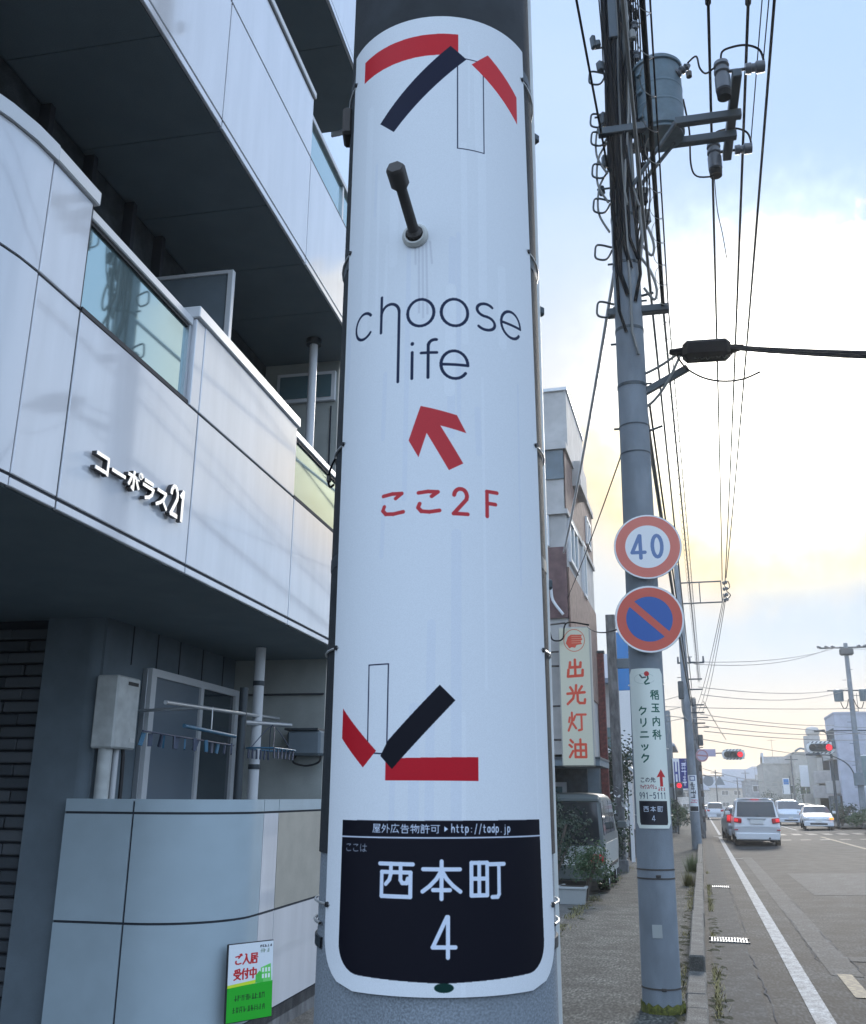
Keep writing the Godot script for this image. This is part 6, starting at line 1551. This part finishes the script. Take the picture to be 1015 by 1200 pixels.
# ---------------------------------------------------------------- vehicles (local: rear at +z, wheels on y = 0)
# stations: [z, belt height, roof height, half width at belt, half width at roof], front first
func car_ring(s: Array, sill: float) -> Array:
	var z: float = s[0]; var yb: float = s[1]; var yr: float = s[2]; var w: float = s[3]; var wr: float = s[4]
	var h := [Vector3(w * 0.86, sill, z), Vector3(w * 0.975, sill + 0.12, z), Vector3(w, yb * 0.72, z), Vector3(w * 0.985, yb, z), Vector3(lerpf(w, wr, 0.85), lerpf(yb, yr, 0.86), z), Vector3(wr - 0.05, yr - 0.015, z), Vector3(wr * 0.5, yr + 0.012, z)]
	var o := h.duplicate()
	for i in range(h.size() - 1, -1, -1): o.append(Vector3(-h[i].x, h[i].y, h[i].z))
	return o
func car(called: String, label: String, at: Vector3, turn: float, st: Array, body: Material, glass_m: Material, win: Array, o := {}) -> Node3D:
	# win: [windscreen station, last side station, rear window first station]
	var c := thing(called, label, o.get("cat", "car"), at, turn, o.get("group", ""))
	var rings := []
	for s in st: rings.append(car_ring(s, 0.24))
	part(MB.new().loft(rings), "body", body, c)
	var zf: float = st[0][0]; var zr: float = st[-1][0]
	var W: float = st[2][3]
	# glazing
	var pane := func(a: Vector3, b: Vector3, c2: Vector3, d: Vector3, out: Vector3, nm: String) -> void:
		var m := (a + b + c2 + d) / 4.0
		var n := (b - a).cross(c2 - a).normalized()
		if n.dot(out) < 0: n = -n
		var q := []
		for p in [a, b, c2, d]: q.append(m + (p - m) * 0.93 + n * 0.012)
		var g := MB.new(); g.quad(q[0], q[1], q[2], q[3], n)
		for i in 4: g.quad(q[i], q[(i + 1) % 4], q[(i + 1) % 4] - n * 0.02, q[i] - n * 0.02, (q[i] + q[(i + 1) % 4]) / 2 - m)
		part(g, nm, glass_m, c)
	var i0: int = win[0]
	var f0: Array = rings[i0]; var f1: Array = rings[i0 + 1]
	var screen := func(p: Array, q: Array, lo: float, hi: float, nm: String) -> void:
		var g := MB.new()
		for j in range(4, 9):
			var a: Vector3 = p[j].lerp(q[j], lo); var b: Vector3 = p[j + 1].lerp(q[j + 1], lo)
			var c2: Vector3 = p[j + 1].lerp(q[j + 1], hi); var d: Vector3 = p[j].lerp(q[j], hi)
			var n := (b - a).cross(c2 - a).normalized()
			if n.y < 0: n = -n
			n *= 0.012
			g.quad(a + n, b + n, c2 + n, d + n, n)
		part(g, nm, glass_m, c)
	screen.call(f0, f1, 0.08, 0.94, "windscreen")
	var r0: int = win[2]
	if not o.has("no_rear"): screen.call(rings[r0], rings[r0 + 1], 0.08, 0.92, "rear_window")
	for i in range(win[0] + 1, win[1]):
		for k in [3, 10]:
			var a: Array = rings[i]; var b: Array = rings[i + 1]
			var up := 4 if k == 3 else 9
			pane.call(a[k], b[k], b[up], a[up], Vector3(a[k].x, 0, 0), "side_window")
	# wheels
	var wr: float = o.get("wheel", 0.32)
	for z in [zf + o.get("fo", 0.85), zr - o.get("ro", 0.85)]:
		for sx in [-1.0, 1.0]:
			var wl := Node3D.new(); wl.name = "wheel"; c.add_child(wl, true); wl.position = Vector3(sx * (W - 0.11), wr, z)
			var bx := Basis(Vector3.BACK, -PI / 2 * sx)
			part(MB.new().lathe([Vector2(wr * 0.62, -0.1), Vector2(wr * 0.95, -0.1), Vector2(wr, -0.07), Vector2(wr, 0.07), Vector2(wr * 0.95, 0.105), Vector2(wr * 0.64, 0.105), Vector2(wr * 0.62, 0.06)], Vector3.ZERO, 18, bx), "tyre", M.black_rubber, wl)
			part(MB.new().lathe([Vector2(0, 0.085), Vector2(wr * 0.2, 0.085), Vector2(wr * 0.3, 0.06), Vector2(wr * 0.55, 0.075), Vector2(wr * 0.63, 0.09)], Vector3.ZERO, 14, bx), "rim", M.alu, wl)
	# bumpers, lamps, plates, mirrors
	part(span(-W * 0.93, W * 0.93, 0.24, 0.50, zr - 0.05, zr + 0.06, 0.05), "rear_bumper", body, c)
	part(span(-W * 0.93, W * 0.93, 0.22, 0.50, zf - 0.07, zf + 0.05, 0.05), "front_bumper", body, c)
	part(span(-W * 0.55, W * 0.55, 0.30, 0.42, zf - 0.08, zf - 0.02, 0.02), "grille", M.trim_black, c)
	part(span(-0.17, 0.17, 0.46, 0.62, zf - 0.085, zf - 0.05, 0.005), "number_plate", M.plate, c)
	var yl: float = o.get("tail_y", 0.9)
	for sx in [-1.0, 1.0]:
		var tl := part(MB.new().box(Vector3(sx * (W - 0.165), yl, zr + 0.005), Vector3(0.30, o.get("tail_h", 0.2), 0.08), Basis.from_euler(Vector3(0, sx * 0.18, sx * 0.12)), 0.03), "tail_light", M.tail_red, c)
		if o.get("braking", false): part(MB.new().box(Vector3(sx * (W - 0.10), yl + 0.01, zr + 0.03), Vector3(0.15, o.get("tail_h", 0.2) * 0.62, 0.05), Basis.from_euler(Vector3(0, sx * 0.18, sx * 0.12)), 0.02), "lit_lamp", M.tail_lit, tl)
		part(MB.new().box(Vector3(sx * (W - 0.22), o.get("head_y", 0.68), zf + 0.02), Vector3(0.38, 0.15, 0.12), Basis.from_euler(Vector3(0, -sx * 0.25, sx * 0.1)), 0.04), "headlight", M.lamp_clear, c)
		part(MB.new().box(Vector3(sx * (W + 0.13), st[i0][1] + 0.14, st[i0][0] + 0.35), Vector3(0.2, 0.15, 0.09), Basis.IDENTITY, 0.03), "wing_mirror", body, c)
	if o.has("blink"):
		part(MB.new().box(Vector3(o.blink * (W - 0.16), o.get("head_y", 0.68), zf - 0.07), Vector3(0.22, 0.12, 0.06), Basis.IDENTITY, 0.03), "turn_signal", M.amber_lit, c)
	return c
func vehicles() -> void:
	# white minivan seen from behind
	var van := [[-2.35, 0.78, 0.80, 0.74, 0.66], [-2.2, 0.98, 1.0, 0.86, 0.76], [-1.5, 1.08, 1.12, 0.90, 0.80], [-0.75, 1.10, 1.78, 0.90, 0.72], [0.3, 1.10, 1.84, 0.90, 0.73], [1.5, 1.10, 1.83, 0.90, 0.73], [2.16, 1.10, 1.80, 0.90, 0.71], [2.38, 1.08, 1.12, 0.89, 0.80], [2.42, 0.7, 0.74, 0.87, 0.80]]
	var v := car("minivan", "white minivan with lit red tail lights stopped in the near lane", gp(2.12, -44.9, 0.02), 0.0, van, M.car_white, M.car_glass, [2, 6, 6], {no_rear = true, tail_y = 0.98, tail_h = 0.19, braking = true, cat = "minivan"})
	var rg := MB.new().prism(PackedVector2Array([Vector2(-0.76, 0.0), Vector2(0.76, 0.0), Vector2(0.70, 0.60), Vector2(0.64, 0.625), Vector2(-0.64, 0.625), Vector2(-0.70, 0.60)]), -0.02, 0.0, Transform3D(Basis(Vector3.RIGHT, -0.36), Vector3(0, 1.13, 2.412)))
	part(rg, "rear_window", M.car_glass, v)
	part(span(-0.26, 0.26, 0.84, 1.02, 2.41, 2.46, 0.01), "number_plate", M.plate, v)
	part(span(-0.36, 0.36, 1.03, 1.08, 2.40, 2.47, 0.01), "plate_trim", M.alu, v)
	part(MB.new().cyl(Vector3(0.0, 1.12, 2.42), Vector3(0.1, 1.2, 2.41), 0.012, 0.012, 6), "rear_wiper", M.trim_black, v)
	part(span(-0.16, 0.16, 1.80, 1.84, 2.1, 2.2, 0.01), "brake_light", M.tail_lit, v)
	part(span(-0.72, 0.72, 1.815, 1.85, 1.98, 2.24, 0.012), "roof_spoiler", M.car_white, v)
	for sx in [-1, 1]: part(span(sx * 0.82 - 0.07, sx * 0.82 + 0.07, 0.60, 0.64, 2.44, 2.49, 0.01), "reflector", M.tail_red, v)
	part(span(-0.8, 0.8, 0.2, 0.27, 2.2, 2.44), "under_trim", M.trim_black, v)
	part(MB.new().cyl(Vector3(0.45, 0.3, 2.2), Vector3(0.45, 0.3, 2.5), 0.04, 0.04, 10), "exhaust", M.rust_iron, v)
	# silver hatchback half hidden on its left
	var hatch := [[-1.9, 0.66, 0.70, 0.68, 0.60], [-1.75, 0.86, 0.90, 0.80, 0.70], [-1.05, 0.95, 1.0, 0.83, 0.72], [-0.4, 0.96, 1.46, 0.83, 0.62], [0.5, 0.97, 1.52, 0.83, 0.62], [1.3, 0.98, 1.46, 0.82, 0.60], [1.78, 0.95, 1.0, 0.80, 0.70], [1.86, 0.66, 0.7, 0.77, 0.68]]
	var hb := car("hatchback", "silver hatchback with a lit tail light, half hidden left of the white minivan", gp(1.78, -49.6, 0.02), 0.06, hatch, M.car_silver, M.car_glass, [2, 5, 5], {tail_y = 1.0, tail_h = 0.4, braking = true, wheel = 0.29})
	part(span(-0.25, 0.25, 0.6, 0.76, 1.86, 1.9, 0.01), "number_plate", M.plate, hb)
	# oncoming cars
	var sedan := [[-2.3, 0.62, 0.66, 0.74, 0.66], [-2.1, 0.78, 0.82, 0.88, 0.78], [-1.0, 0.90, 0.95, 0.92, 0.80], [-0.2, 0.93, 1.40, 0.92, 0.64], [0.8, 0.95, 1.44, 0.92, 0.64], [1.35, 0.96, 1.30, 0.92, 0.66], [1.75, 0.97, 1.02, 0.90, 0.74], [2.35, 0.90, 0.96, 0.84, 0.72], [2.42, 0.6, 0.64, 0.8, 0.7]]
	car("sedan", "white sedan with its amber turn signal lit, coming towards the lights", gp(7.05, -68.0, 0.02), PI - 0.05, sedan, M.car_white, M.car_glass_pale, [2, 5, 5], {blink = -1.0, wheel = 0.32})
	car("minivan", "pale blue white minivan behind the oncoming sedan", gp(6.55, -83.0, 0.02), PI, van, M.car_pearl, M.car_glass_pale, [2, 6, 6], {van = true, head_y = 0.82, cat = "minivan"})
	car("hatchback", "dark small car half hidden behind the oncoming sedan and minivan", gp(8.8, -92.0, 0.02), PI, hatch, M.car_dark, M.car_glass_pale, [2, 5, 5], {wheel = 0.29})
	car("minivan", "far silver van leading the small queue at the end of the left lane", gp(1.45, -118.0, 0.02), 0.0, van, M.car_pearl, M.car_glass, [2, 6, 6], {van = true, tail_y = 0.98, cat = "minivan"})
	car("sedan", "far pale sedan right of the silver van in the distant queue", gp(3.7, -122.0, 0.02), 0.0, sedan, M.car_white, M.car_glass, [2, 5, 5], {tail_y = 0.85})
	car("hatchback", "far dark car at the left end of the distant queue", gp(-0.3, -128.0, 0.02), 0.0, hatch, M.car_dark, M.car_glass, [2, 5, 5], {wheel = 0.29})
	car("hatchback", "far silver car between the dark car and the silver van in the distant queue", gp(0.75, -140.0, 0.02), 0.0, hatch, M.car_silver, M.car_glass, [2, 5, 5], {wheel = 0.29})
	# kei van parked under the shop building
	var kei := [[-1.66, 0.9, 0.94, 0.70, 0.62], [-1.55, 1.0, 1.06, 0.735, 0.66], [-1.3, 1.02, 1.12, 0.737, 0.66], [-0.8, 1.02, 1.74, 0.737, 0.66], [0.2, 1.02, 1.78, 0.737, 0.665], [1.2, 1.02, 1.77, 0.737, 0.665], [1.60, 1.0, 1.73, 0.735, 0.66], [1.66, 0.94, 1.0, 0.73, 0.70], [1.69, 0.6, 0.66, 0.72, 0.68]]
	var k := car("microvan", "small white van with dark windows parked under the lettered sign", gp(-2.52, -20.4, 0.02), 0.0, kei, M.van_white_shaded, M.car_glass, [2, 6, 6], {no_rear = true, tail_y = 0.60, tail_h = 0.2, wheel = 0.26, cat = "van"})
	var rw := MB.new()
	rw.quad(Vector3(-0.66, 0.86, 1.704), Vector3(0.66, 0.86, 1.704), Vector3(0.62, 1.62, 1.64), Vector3(-0.62, 1.62, 1.64), Vector3(0, 0.1, 1))
	part(rw, "rear_glass", M.car_glass, k)
	part(span(-0.66, 0.66, 1.62, 1.70, 1.55, 1.66, 0.02), "rear_header", M.van_white_shaded, k)
	part(span(-0.70, 0.70, 0.34, 0.83, 1.66, 1.712, 0.02), "tailgate_panel", M.van_pale, k)  # panels added to keep the lower body lighter than the painted shade above
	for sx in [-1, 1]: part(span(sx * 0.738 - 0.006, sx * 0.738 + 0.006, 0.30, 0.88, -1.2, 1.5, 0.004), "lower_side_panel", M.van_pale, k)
	part(span(-0.18, 0.18, 0.50, 0.66, 1.713, 1.735, 0.005), "number_plate", M.plate, k)
	part(span(0.745, 0.757, 0.42, 0.48, -0.9, 0.9), "side_moulding", M.trim_black, k)

# ---------------------------------------------------------------- traffic lights
func signal_head(label: String, at: Vector3, turn: float, sc: float) -> Node3D:
	var s := thing("traffic_light", label, "traffic light", at, turn, "horizontal traffic lights")
	var L := 1.42 * sc; var Hh := 0.66 * sc
	var pl := PackedVector2Array()
	for p in arc(L / 2 - Hh / 2, 0, Hh / 2, Hh / 2, -90, 90, 10): pl.append(p)
	for p in arc(-L / 2 + Hh / 2, 0, Hh / 2, Hh / 2, 90, 270, 10): pl.append(p)
	part(MB.new().prism(pl, -0.06, 0.0), "back_plate", M.sign_white, s)
	for i in 7:
		for e in [-1.0, 1.0]:
			var x := -L / 2 + L * (i + 0.6) / 7.0
			var y0: float = e * Hh * 0.335; var y1: float = e * Hh * 0.485
			if i in [0, 6]: y1 = e * Hh * 0.40
			var w := L * 0.06
			var sh: float = 0.05 * sc * e
			part(MB.new().prism(PackedVector2Array([Vector2(x - w / 2 - sh, y0), Vector2(x + w / 2 - sh, y0), Vector2(x + w / 2 + sh, y1), Vector2(x - w / 2 + sh, y1)]), 0.001, 0.006), "stripe", M.signal_grey, s)
	var inn := PackedVector2Array()
	for p in arc(0.38 * sc, 0, 0.20 * sc, 0.20 * sc, -90, 90, 8): inn.append(p)
	for p in arc(-0.38 * sc, 0, 0.20 * sc, 0.20 * sc, 90, 270, 8): inn.append(p)
	part(MB.new().prism(inn, 0.0, 0.10), "housing", M.galv, s)
	for i in 3:
		var x := (-0.40 + 0.40 * i) * sc
		var ln := part(MB.new().lathe([Vector2(0, 0.03), Vector2(0.1 * sc, 0.025), Vector2(0.155 * sc, 0.0)], Vector3(x, 0, 0.101), 20, Basis(Vector3.RIGHT, PI / 2)), "signal_lens", M.signal_red if i == 2 else M.signal_dead, s, "lit red lens" if i == 2 else "")
		part(MB.new().append_shift(hood(0.165 * sc, 0.22 * sc), Vector3(x, 0, 0.1)), "visor", M.signal_grey, ln)
	return s
func hood(r: float, l: float) -> MB:
	var st := MB.new()
	for i in 16:
		var a := deg_to_rad(lerpf(-20, 200, i / 16.0)); var b := deg_to_rad(lerpf(-20, 200, (i + 1) / 16.0))
		var n0 := Vector3(cos(a), sin(a), 0); var n1 := Vector3(cos(b), sin(b), 0)
		var la := l * (0.45 + 0.55 * maxf(0, sin(a))); var lb := l * (0.45 + 0.55 * maxf(0, sin(b)))
		st.tri(n0 * r, n1 * r, n1 * r + Vector3(0, 0, lb), n0, n1, n1); st.tri(n0 * r, n1 * r + Vector3(0, 0, lb), n0 * r + Vector3(0, 0, la), n0, n1, n0)
	return st
func signals() -> void:
	var a := signal_head("red traffic light with a striped plate on the right, in front of the lavender building", Vector3(8.0, 4.85, -70.0), 0.0, 1.28)
	part(MB.new().cyl(Vector3(0.5, 0.1, -0.1), Vector3(0.85, 0.2, -0.1), 0.05, 0.05, 8), "arm", M.galv, a)
	part(MB.new().cyl(Vector3(0.60, -5.4, -0.15), Vector3(0.64, 0.4, -0.15), 0.10, 0.08, 12), "post", M.galv, a)
	part(MB.new().tube([Vector3(0.64, 0.4, -0.15), Vector3(0.4, 1.0, -0.12), Vector3(-0.2, 1.08, -0.1)], 0.04), "lamp_arm", M.galv, a)
	part(MB.new().box(Vector3(0.05, 1.10, -0.1), Vector3(0.7, 0.14, 0.26), Basis.from_euler(Vector3(0, 0, 0.08)), 0.06), "lamp_head", M.galv, a)
	var b := signal_head("red traffic light with a striped plate over the road, above the white minivan", Vector3(2.22, 4.26, -66.0), 0.0, 1.02)
	part(MB.new().cyl(Vector3(-2.1, 0.08, -0.1), Vector3(0.4, 0.1, -0.1), 0.04, 0.04, 8), "arm", M.galv, b)
	part(MB.new().cyl(Vector3(-2.1, -4.9, -0.1), Vector3(-2.1, 0.4, -0.1), 0.08, 0.07, 10), "post", M.galv, b)
	var p := thing("pedestrian_light", "small red pedestrian light below the blue shop sign on the left", "traffic light", gp(-1.15, -58.0))
	part(MB.new().cyl(Vector3(-0.2, -0.2, -0.1), Vector3(-0.2, 2.8, -0.1), 0.05, 0.05, 8), "post", M.galv, p)
	part(span(-0.2, 0.2, 2.0, 2.84, -0.1, 0.1, 0.03), "housing", M.signal_grey, p)
	part(MB.new().cyl(Vector3(0, 2.63, 0.1), Vector3(0, 2.63, 0.115), 0.13, 0.13, 16), "red_lens", M.signal_red, p)
	part(MB.new().cyl(Vector3(0, 2.22, 0.1), Vector3(0, 2.22, 0.115), 0.13, 0.13, 16), "green_lens", M.signal_dead, p)
	part(span(-0.7, -0.3, 2.55, 2.75, 0.0, 0.2, 0.03), "amber_lamp", M.yellow_paint, p)

# ---------------------------------------------------------------- plants
func leaves(st: MB, c: Vector3, r: Vector3, count: int, size: float, shell := 0.5) -> MB:
	for i in count:
		var d := Vector3(rng.randfn(), rng.randfn(), rng.randfn()).normalized()
		var q := c + d * r * lerpf(shell, 1.0, rng.randf())
		var a := Vector3(rng.randfn(), rng.randfn(), rng.randfn()).normalized()
		var u := a.cross(d + Vector3(0.01, 0.5, 0)).normalized()
		var w := u.cross(a).normalized()
		var s := size * rng.randf_range(0.6, 1.3)
		var n := u.cross(w)
		st.tri(q, q + u * s * 0.5 + w * s * 0.28, q + u * s, n, n, n)
		st.tri(q, q + u * s, q + u * s * 0.5 - w * s * 0.28, n, n, n)
	return st
func shrub(called: String, label: String, cat: String, at: Vector3, w: float, h: float, m: Material, count: int, leaf: float, group := "") -> Node3D:
	var o := thing(called, label, cat, at, 0.0, group)
	var f := MB.new()
	var nb := 6
	for i in nb:
		var c := Vector3(rng.randf_range(-0.5, 0.5) * w * 0.7, h * rng.randf_range(0.35, 0.78), rng.randf_range(-0.5, 0.5) * w * 0.7)
		leaves(f, c, Vector3(w * 0.32, h * 0.26, w * 0.32), count / nb, leaf, 0.25)
	part(f, "foliage", m, o)
	var s := MB.new()
	for i in 5:
		var e := Vector3(rng.randf_range(-0.3, 0.3) * w, h * rng.randf_range(0.5, 0.8), rng.randf_range(-0.3, 0.3) * w)
		s.tube([Vector3.ZERO, e * 0.5 + Vector3(0, h * 0.06, 0), e], 0.012 + 0.008 * h, 5)
	part(s, "stem", M.bark, o)
	return o
func plants() -> void:
	var pots := [[-2.62, -17.3, 0.44, 0.40, "pale planter with a dark shrub behind the foreground pole's edge"], [-2.18, -17.0, 0.40, 0.34, "pale planter box at the right end of the row before the parked van"]]
	for i in 2:
		var p: Array = pots[i]
		var o := thing("planter_box", p[4], "planter", gp(p[0], p[1]))
		part(MB.new().loft([[Vector3(-p[2] / 2, 0, 0.12), Vector3(p[2] / 2, 0, 0.12), Vector3(p[2] / 2, 0, -0.12), Vector3(-p[2] / 2, 0, -0.12)], [Vector3(-p[2] / 2 - 0.03, 0.26, 0.15), Vector3(p[2] / 2 + 0.03, 0.26, 0.15), Vector3(p[2] / 2 + 0.03, 0.26, -0.15), Vector3(-p[2] / 2 - 0.03, 0.26, -0.15)]]), "box", M.pot_grey, o)
		part(span(-p[2] / 2 - 0.045, p[2] / 2 + 0.045, 0.235, 0.275, -0.165, 0.165, 0.008), "rim", M.pot_grey, o)
		part(span(-p[2] / 2, p[2] / 2, 0.262, 0.279, -0.13, 0.13), "soil", M.earth, o)
	shrub("potted_shrub", "grey green shrub growing from the planters in front of the parked van", "shrub", gp(-2.55, -17.2, 0.15), 1.3, 1.5, M.leaf_dark, 2600, 0.06)
	shrub("potted_shrub", "brighter green bushy shrub at the rear corner of the parked van", "shrub", gp(-1.98, -17.25, 0.05), 0.85, 1.05, M.leaf, 2200, 0.05)
	shrub("potted_shrub", "dense dark shrub covering the left part of the parked van", "shrub", gp(-3.0, -17.6, 0.1), 1.2, 1.9, M.leaf_dark, 1800, 0.07)
	shrub("shrub", "pale leafed shrub left of the planters, beside the foreground pole", "shrub", gp(-3.2, -17.8, 0.0), 0.9, 1.1, M.leaf_pale, 500, 0.07)
	shrub("climbing_plant", "thin climber over the top of the parked van", "shrub", gp(-3.0, -18.3, 0.6), 1.0, 1.7, M.leaf_dark, 260, 0.06)
	shrub("bush", "large dark bush filling the gap between the red post and the second pole", "bush", gp(-2.35, -26.5), 1.3, 3.6, M.leaf_dark, 2400, 0.11, "bushes left of the second pole")
	shrub("bush", "lower dark bush beneath the large one, beside the second pole", "bush", gp(-2.1, -23.6), 0.8, 1.7, M.leaf_dark, 1300, 0.09, "bushes left of the second pole")
	var fb2 := shrub("flower_bush", "bush dotted with white blossom left of the second pole", "bush", gp(-2.15, -25.2), 0.7, 2.2, M.leaf, 900, 0.09)
	var fl := MB.new()
	leaves(fl, Vector3(0, 1.4, 0.1), Vector3(0.42, 0.9, 0.42), 90, 0.13, 0.8)
	part(fl, "white_blossom", M.sign_white, fb2, "scattered white blossom").set_meta("kind", "stuff")
	for i in 7:
		shrub("hedge_bush", ["nearest hedge bush right of the second pole's foot", "second hedge bush, under the edge strip of the dark pillar", "third hedge bush along the left pavement", "hedge bush in front of the pedestrian light", "rounded hedge bush left of the far pole's foot", "last low hedge bush on the left pavement", "tall thin hedge bush behind the row"][i], "bush", gp([-2.0, -1.95, -1.9, -1.75, -1.6, -1.5, -2.3][i], -40.0 - i * 5.5), 1.3, [1.5, 1.9, 1.7, 2.0, 1.9, 1.5, 3.0][i], [M.leaf_dark, M.leaf, M.leaf_dark][i % 3], 900, 0.14, "hedge along the left pavement")
	for i in 6:
		shrub("roadside_bush", ["bush at the foot of the tall right pole", "bush beside the signal post on the right", "bush between the right pole and the picture's right edge", "bush before the lavender building's pillars", "dark conifer like bush by the cream buildings", "bush left of the cream buildings"][i], "bush", gp([10.0, 9.0, 11.2, 10.6, 12.2, 9.0][i], [-69.0, -71.5, -70.5, -82.0, -128.0, -132.0][i]), [1.8, 1.2, 2.2, 2.0, 2.6, 3.0][i], [1.3, 1.0, 1.4, 1.8, 5.5, 3.2][i], M.leaf_dark if i % 2 else M.leaf, 800, 0.18, "bushes along the right side")
	# weeds and moss
	for w in [[-0.33, -26.0, "weed tuft at the foot of the kerb below the far pole", 0.5], [-0.36, -21.5, "dry brown weed tuft beside the kerb stones", 0.35], [-0.40, -9.6, "weed tuft right behind the second pole at the kerb's end", 0.25]]:
		var g := MB.new()
		for i in 240:
			var a := rng.randf() * TAU
			var b: Vector3 = Vector3(cos(a), 0, sin(a)) * rng.randf() * w[3] * 0.35
			var top: Vector3 = b * 1.9 + Vector3(0, w[3] * rng.randf_range(0.4, 1.0), 0)
			var sd := Vector3(-sin(a), 0, cos(a)) * 0.006
			g.tri(b - sd, b + sd, top, sd.cross(top).normalized(), sd.cross(top).normalized(), sd.cross(top).normalized())
		solo(g, "weed", M.dry_grass if w[1] == -21.5 else M.leaf_pale, w[2], "weed", "", gp(w[0], w[1]))
	var gr := MB.new()
	for i in 9000:
		var z := -rng.randf_range(3.0, 27.0)
		var k := rng.randf()
		var x := 0.0
		if k < 0.36: x = 0.0 + absf(rng.randfn()) * 0.035
		elif k < 0.56: x = -0.26 - absf(rng.randfn()) * 0.05
		else: x = -1.96 + rng.randfn() * 0.07
		if k < 0.56 and sin(z * 1.7) + sin(z * 0.63 + 1.0) + 0.5 * sin(z * 4.1) < 0.1: continue
		if k >= 0.56 and (z > -8 or sin(z * 1.1) + sin(z * 2.7) < -0.5): continue
		var a := rng.randf() * TAU
		var s := rng.randf_range(0.02, 0.065)
		var p := gp(x, z, 0.003); var sd := Vector3(cos(a), 0, sin(a)) * 0.004
		var tp := p + Vector3(-sin(a) * s * 0.7, s, cos(a) * s * 0.7)
		gr.tri(p - sd, p + sd, tp, Vector3.UP, Vector3.UP, Vector3.UP)
	var go := MeshInstance3D.new(); go.mesh = gr.mesh(M.dry_grass); go.name = "grass"; add_child(go)
	tag(go, "sparse grass and moss in the kerb line and along the pavement's edge", "grass"); go.set_meta("kind", "stuff")
	var ms := MB.new()
	for i in 260:
		var k := i % 3
		var z := -rng.randf_range(4.0, 22.0)
		var x: float = [0.05, -0.30, -1.95][k] + rng.randfn() * [0.03, 0.05, 0.09][k]
		var r := rng.randf_range(0.03, 0.10)
		var c := gp(x, z, 0.012)
		for j in 7:
			var a := TAU * j / 7; var b := TAU * (j + 1) / 7
			var ra := r * (0.7 + 0.3 * sin(j * 2.1 + i)); var rb := r * (0.7 + 0.3 * sin(((j + 1) % 7) * 2.1 + i))
			ms.tri(c, c + Vector3(cos(a) * ra, -0.011, sin(a) * ra * 1.8), c + Vector3(cos(b) * rb, -0.011, sin(b) * rb * 1.8), Vector3.UP, Vector3.UP, Vector3.UP)
	var mo := MeshInstance3D.new(); mo.mesh = ms.mesh(M.moss); mo.name = "moss"; add_child(mo)
	tag(mo, "flat patches of moss along both sides of the kerb", "moss"); mo.set_meta("kind", "stuff")

# ---------------------------------------------------------------- drains, cracks, litter of the road
func grate(at: Vector3, label: String, w: float, d: float, n: int) -> void:
	var g := thing("drain_grate", label, "drain grate", at, 0.0, "drain grates in the gutter")
	part(span(-w / 2, w / 2, -0.04, 0.005, -d / 2, d / 2), "pit", M.dark_void, g)
	for i in n:
		var x := -w / 2 + w * (i + 0.5) / n
		part(span(x - w / n * 0.27, x + w / n * 0.27, 0.0, 0.016, -d / 2, d / 2, 0.003), "bar", M.alu, g)
	for s in [-1, 1]: part(span(-w / 2 - 0.02, w / 2 + 0.02, 0.0, 0.015, s * d / 2 - 0.015, s * d / 2 + 0.015, 0.003), "rim", M.galv, g)
func road_details() -> void:
	grate(gp(0.215, -13.15, 0.003), "nearer steel drain grate in the gutter", 0.44, 0.36, 13)
	grate(gp(0.26, -21.35, 0.003), "farther small drain grate in the gutter", 0.34, 0.32, 9)
	# cracks as thin sunk strips of dark filler
	var cr := MB.new()
	var lines := [[0.42, -12.0, 0.47, -5.5, 40], [1.10, -11.5, 1.14, -17.0, 30], [1.44, -11.0, 1.40, -14.5, 20], [1.44, -17.0, 1.40, -19.0, 14], [0.45, -14.0, 0.42, -24.0, 30], [1.6, -21.5, 4.2, -22.2, 30], [2.5, -12.5, 5.2, -13.0, 30], [-1.4, -9.5, -0.9, -9.9, 10], [-1.9, -20.9, -0.3, -20.6, 16], [-1.9, -28.0, -0.3, -28.2, 16]]
	for l in lines:
		var prev := Vector3.ZERO
		var wp := 0.0
		for i in int(l[4]) + 1:
			var t: float = i / float(l[4])
			var p := gp(lerpf(l[0], l[2], t) + rng.randfn() * 0.012, lerpf(l[1], l[3], t) + rng.randfn() * 0.02, 0.0085)
			var w := maxf(0.0, 0.003 + rng.randfn() * 0.003)
			if i > 0:
				var d := (p - prev).normalized()
				var s := d.cross(Vector3.UP)
				cr.quad(prev - s * wp, prev + s * wp, p + s * w, p - s * w, Vector3.UP)
			prev = p; wp = w
	struct(cr, "road_cracks", M.joint)
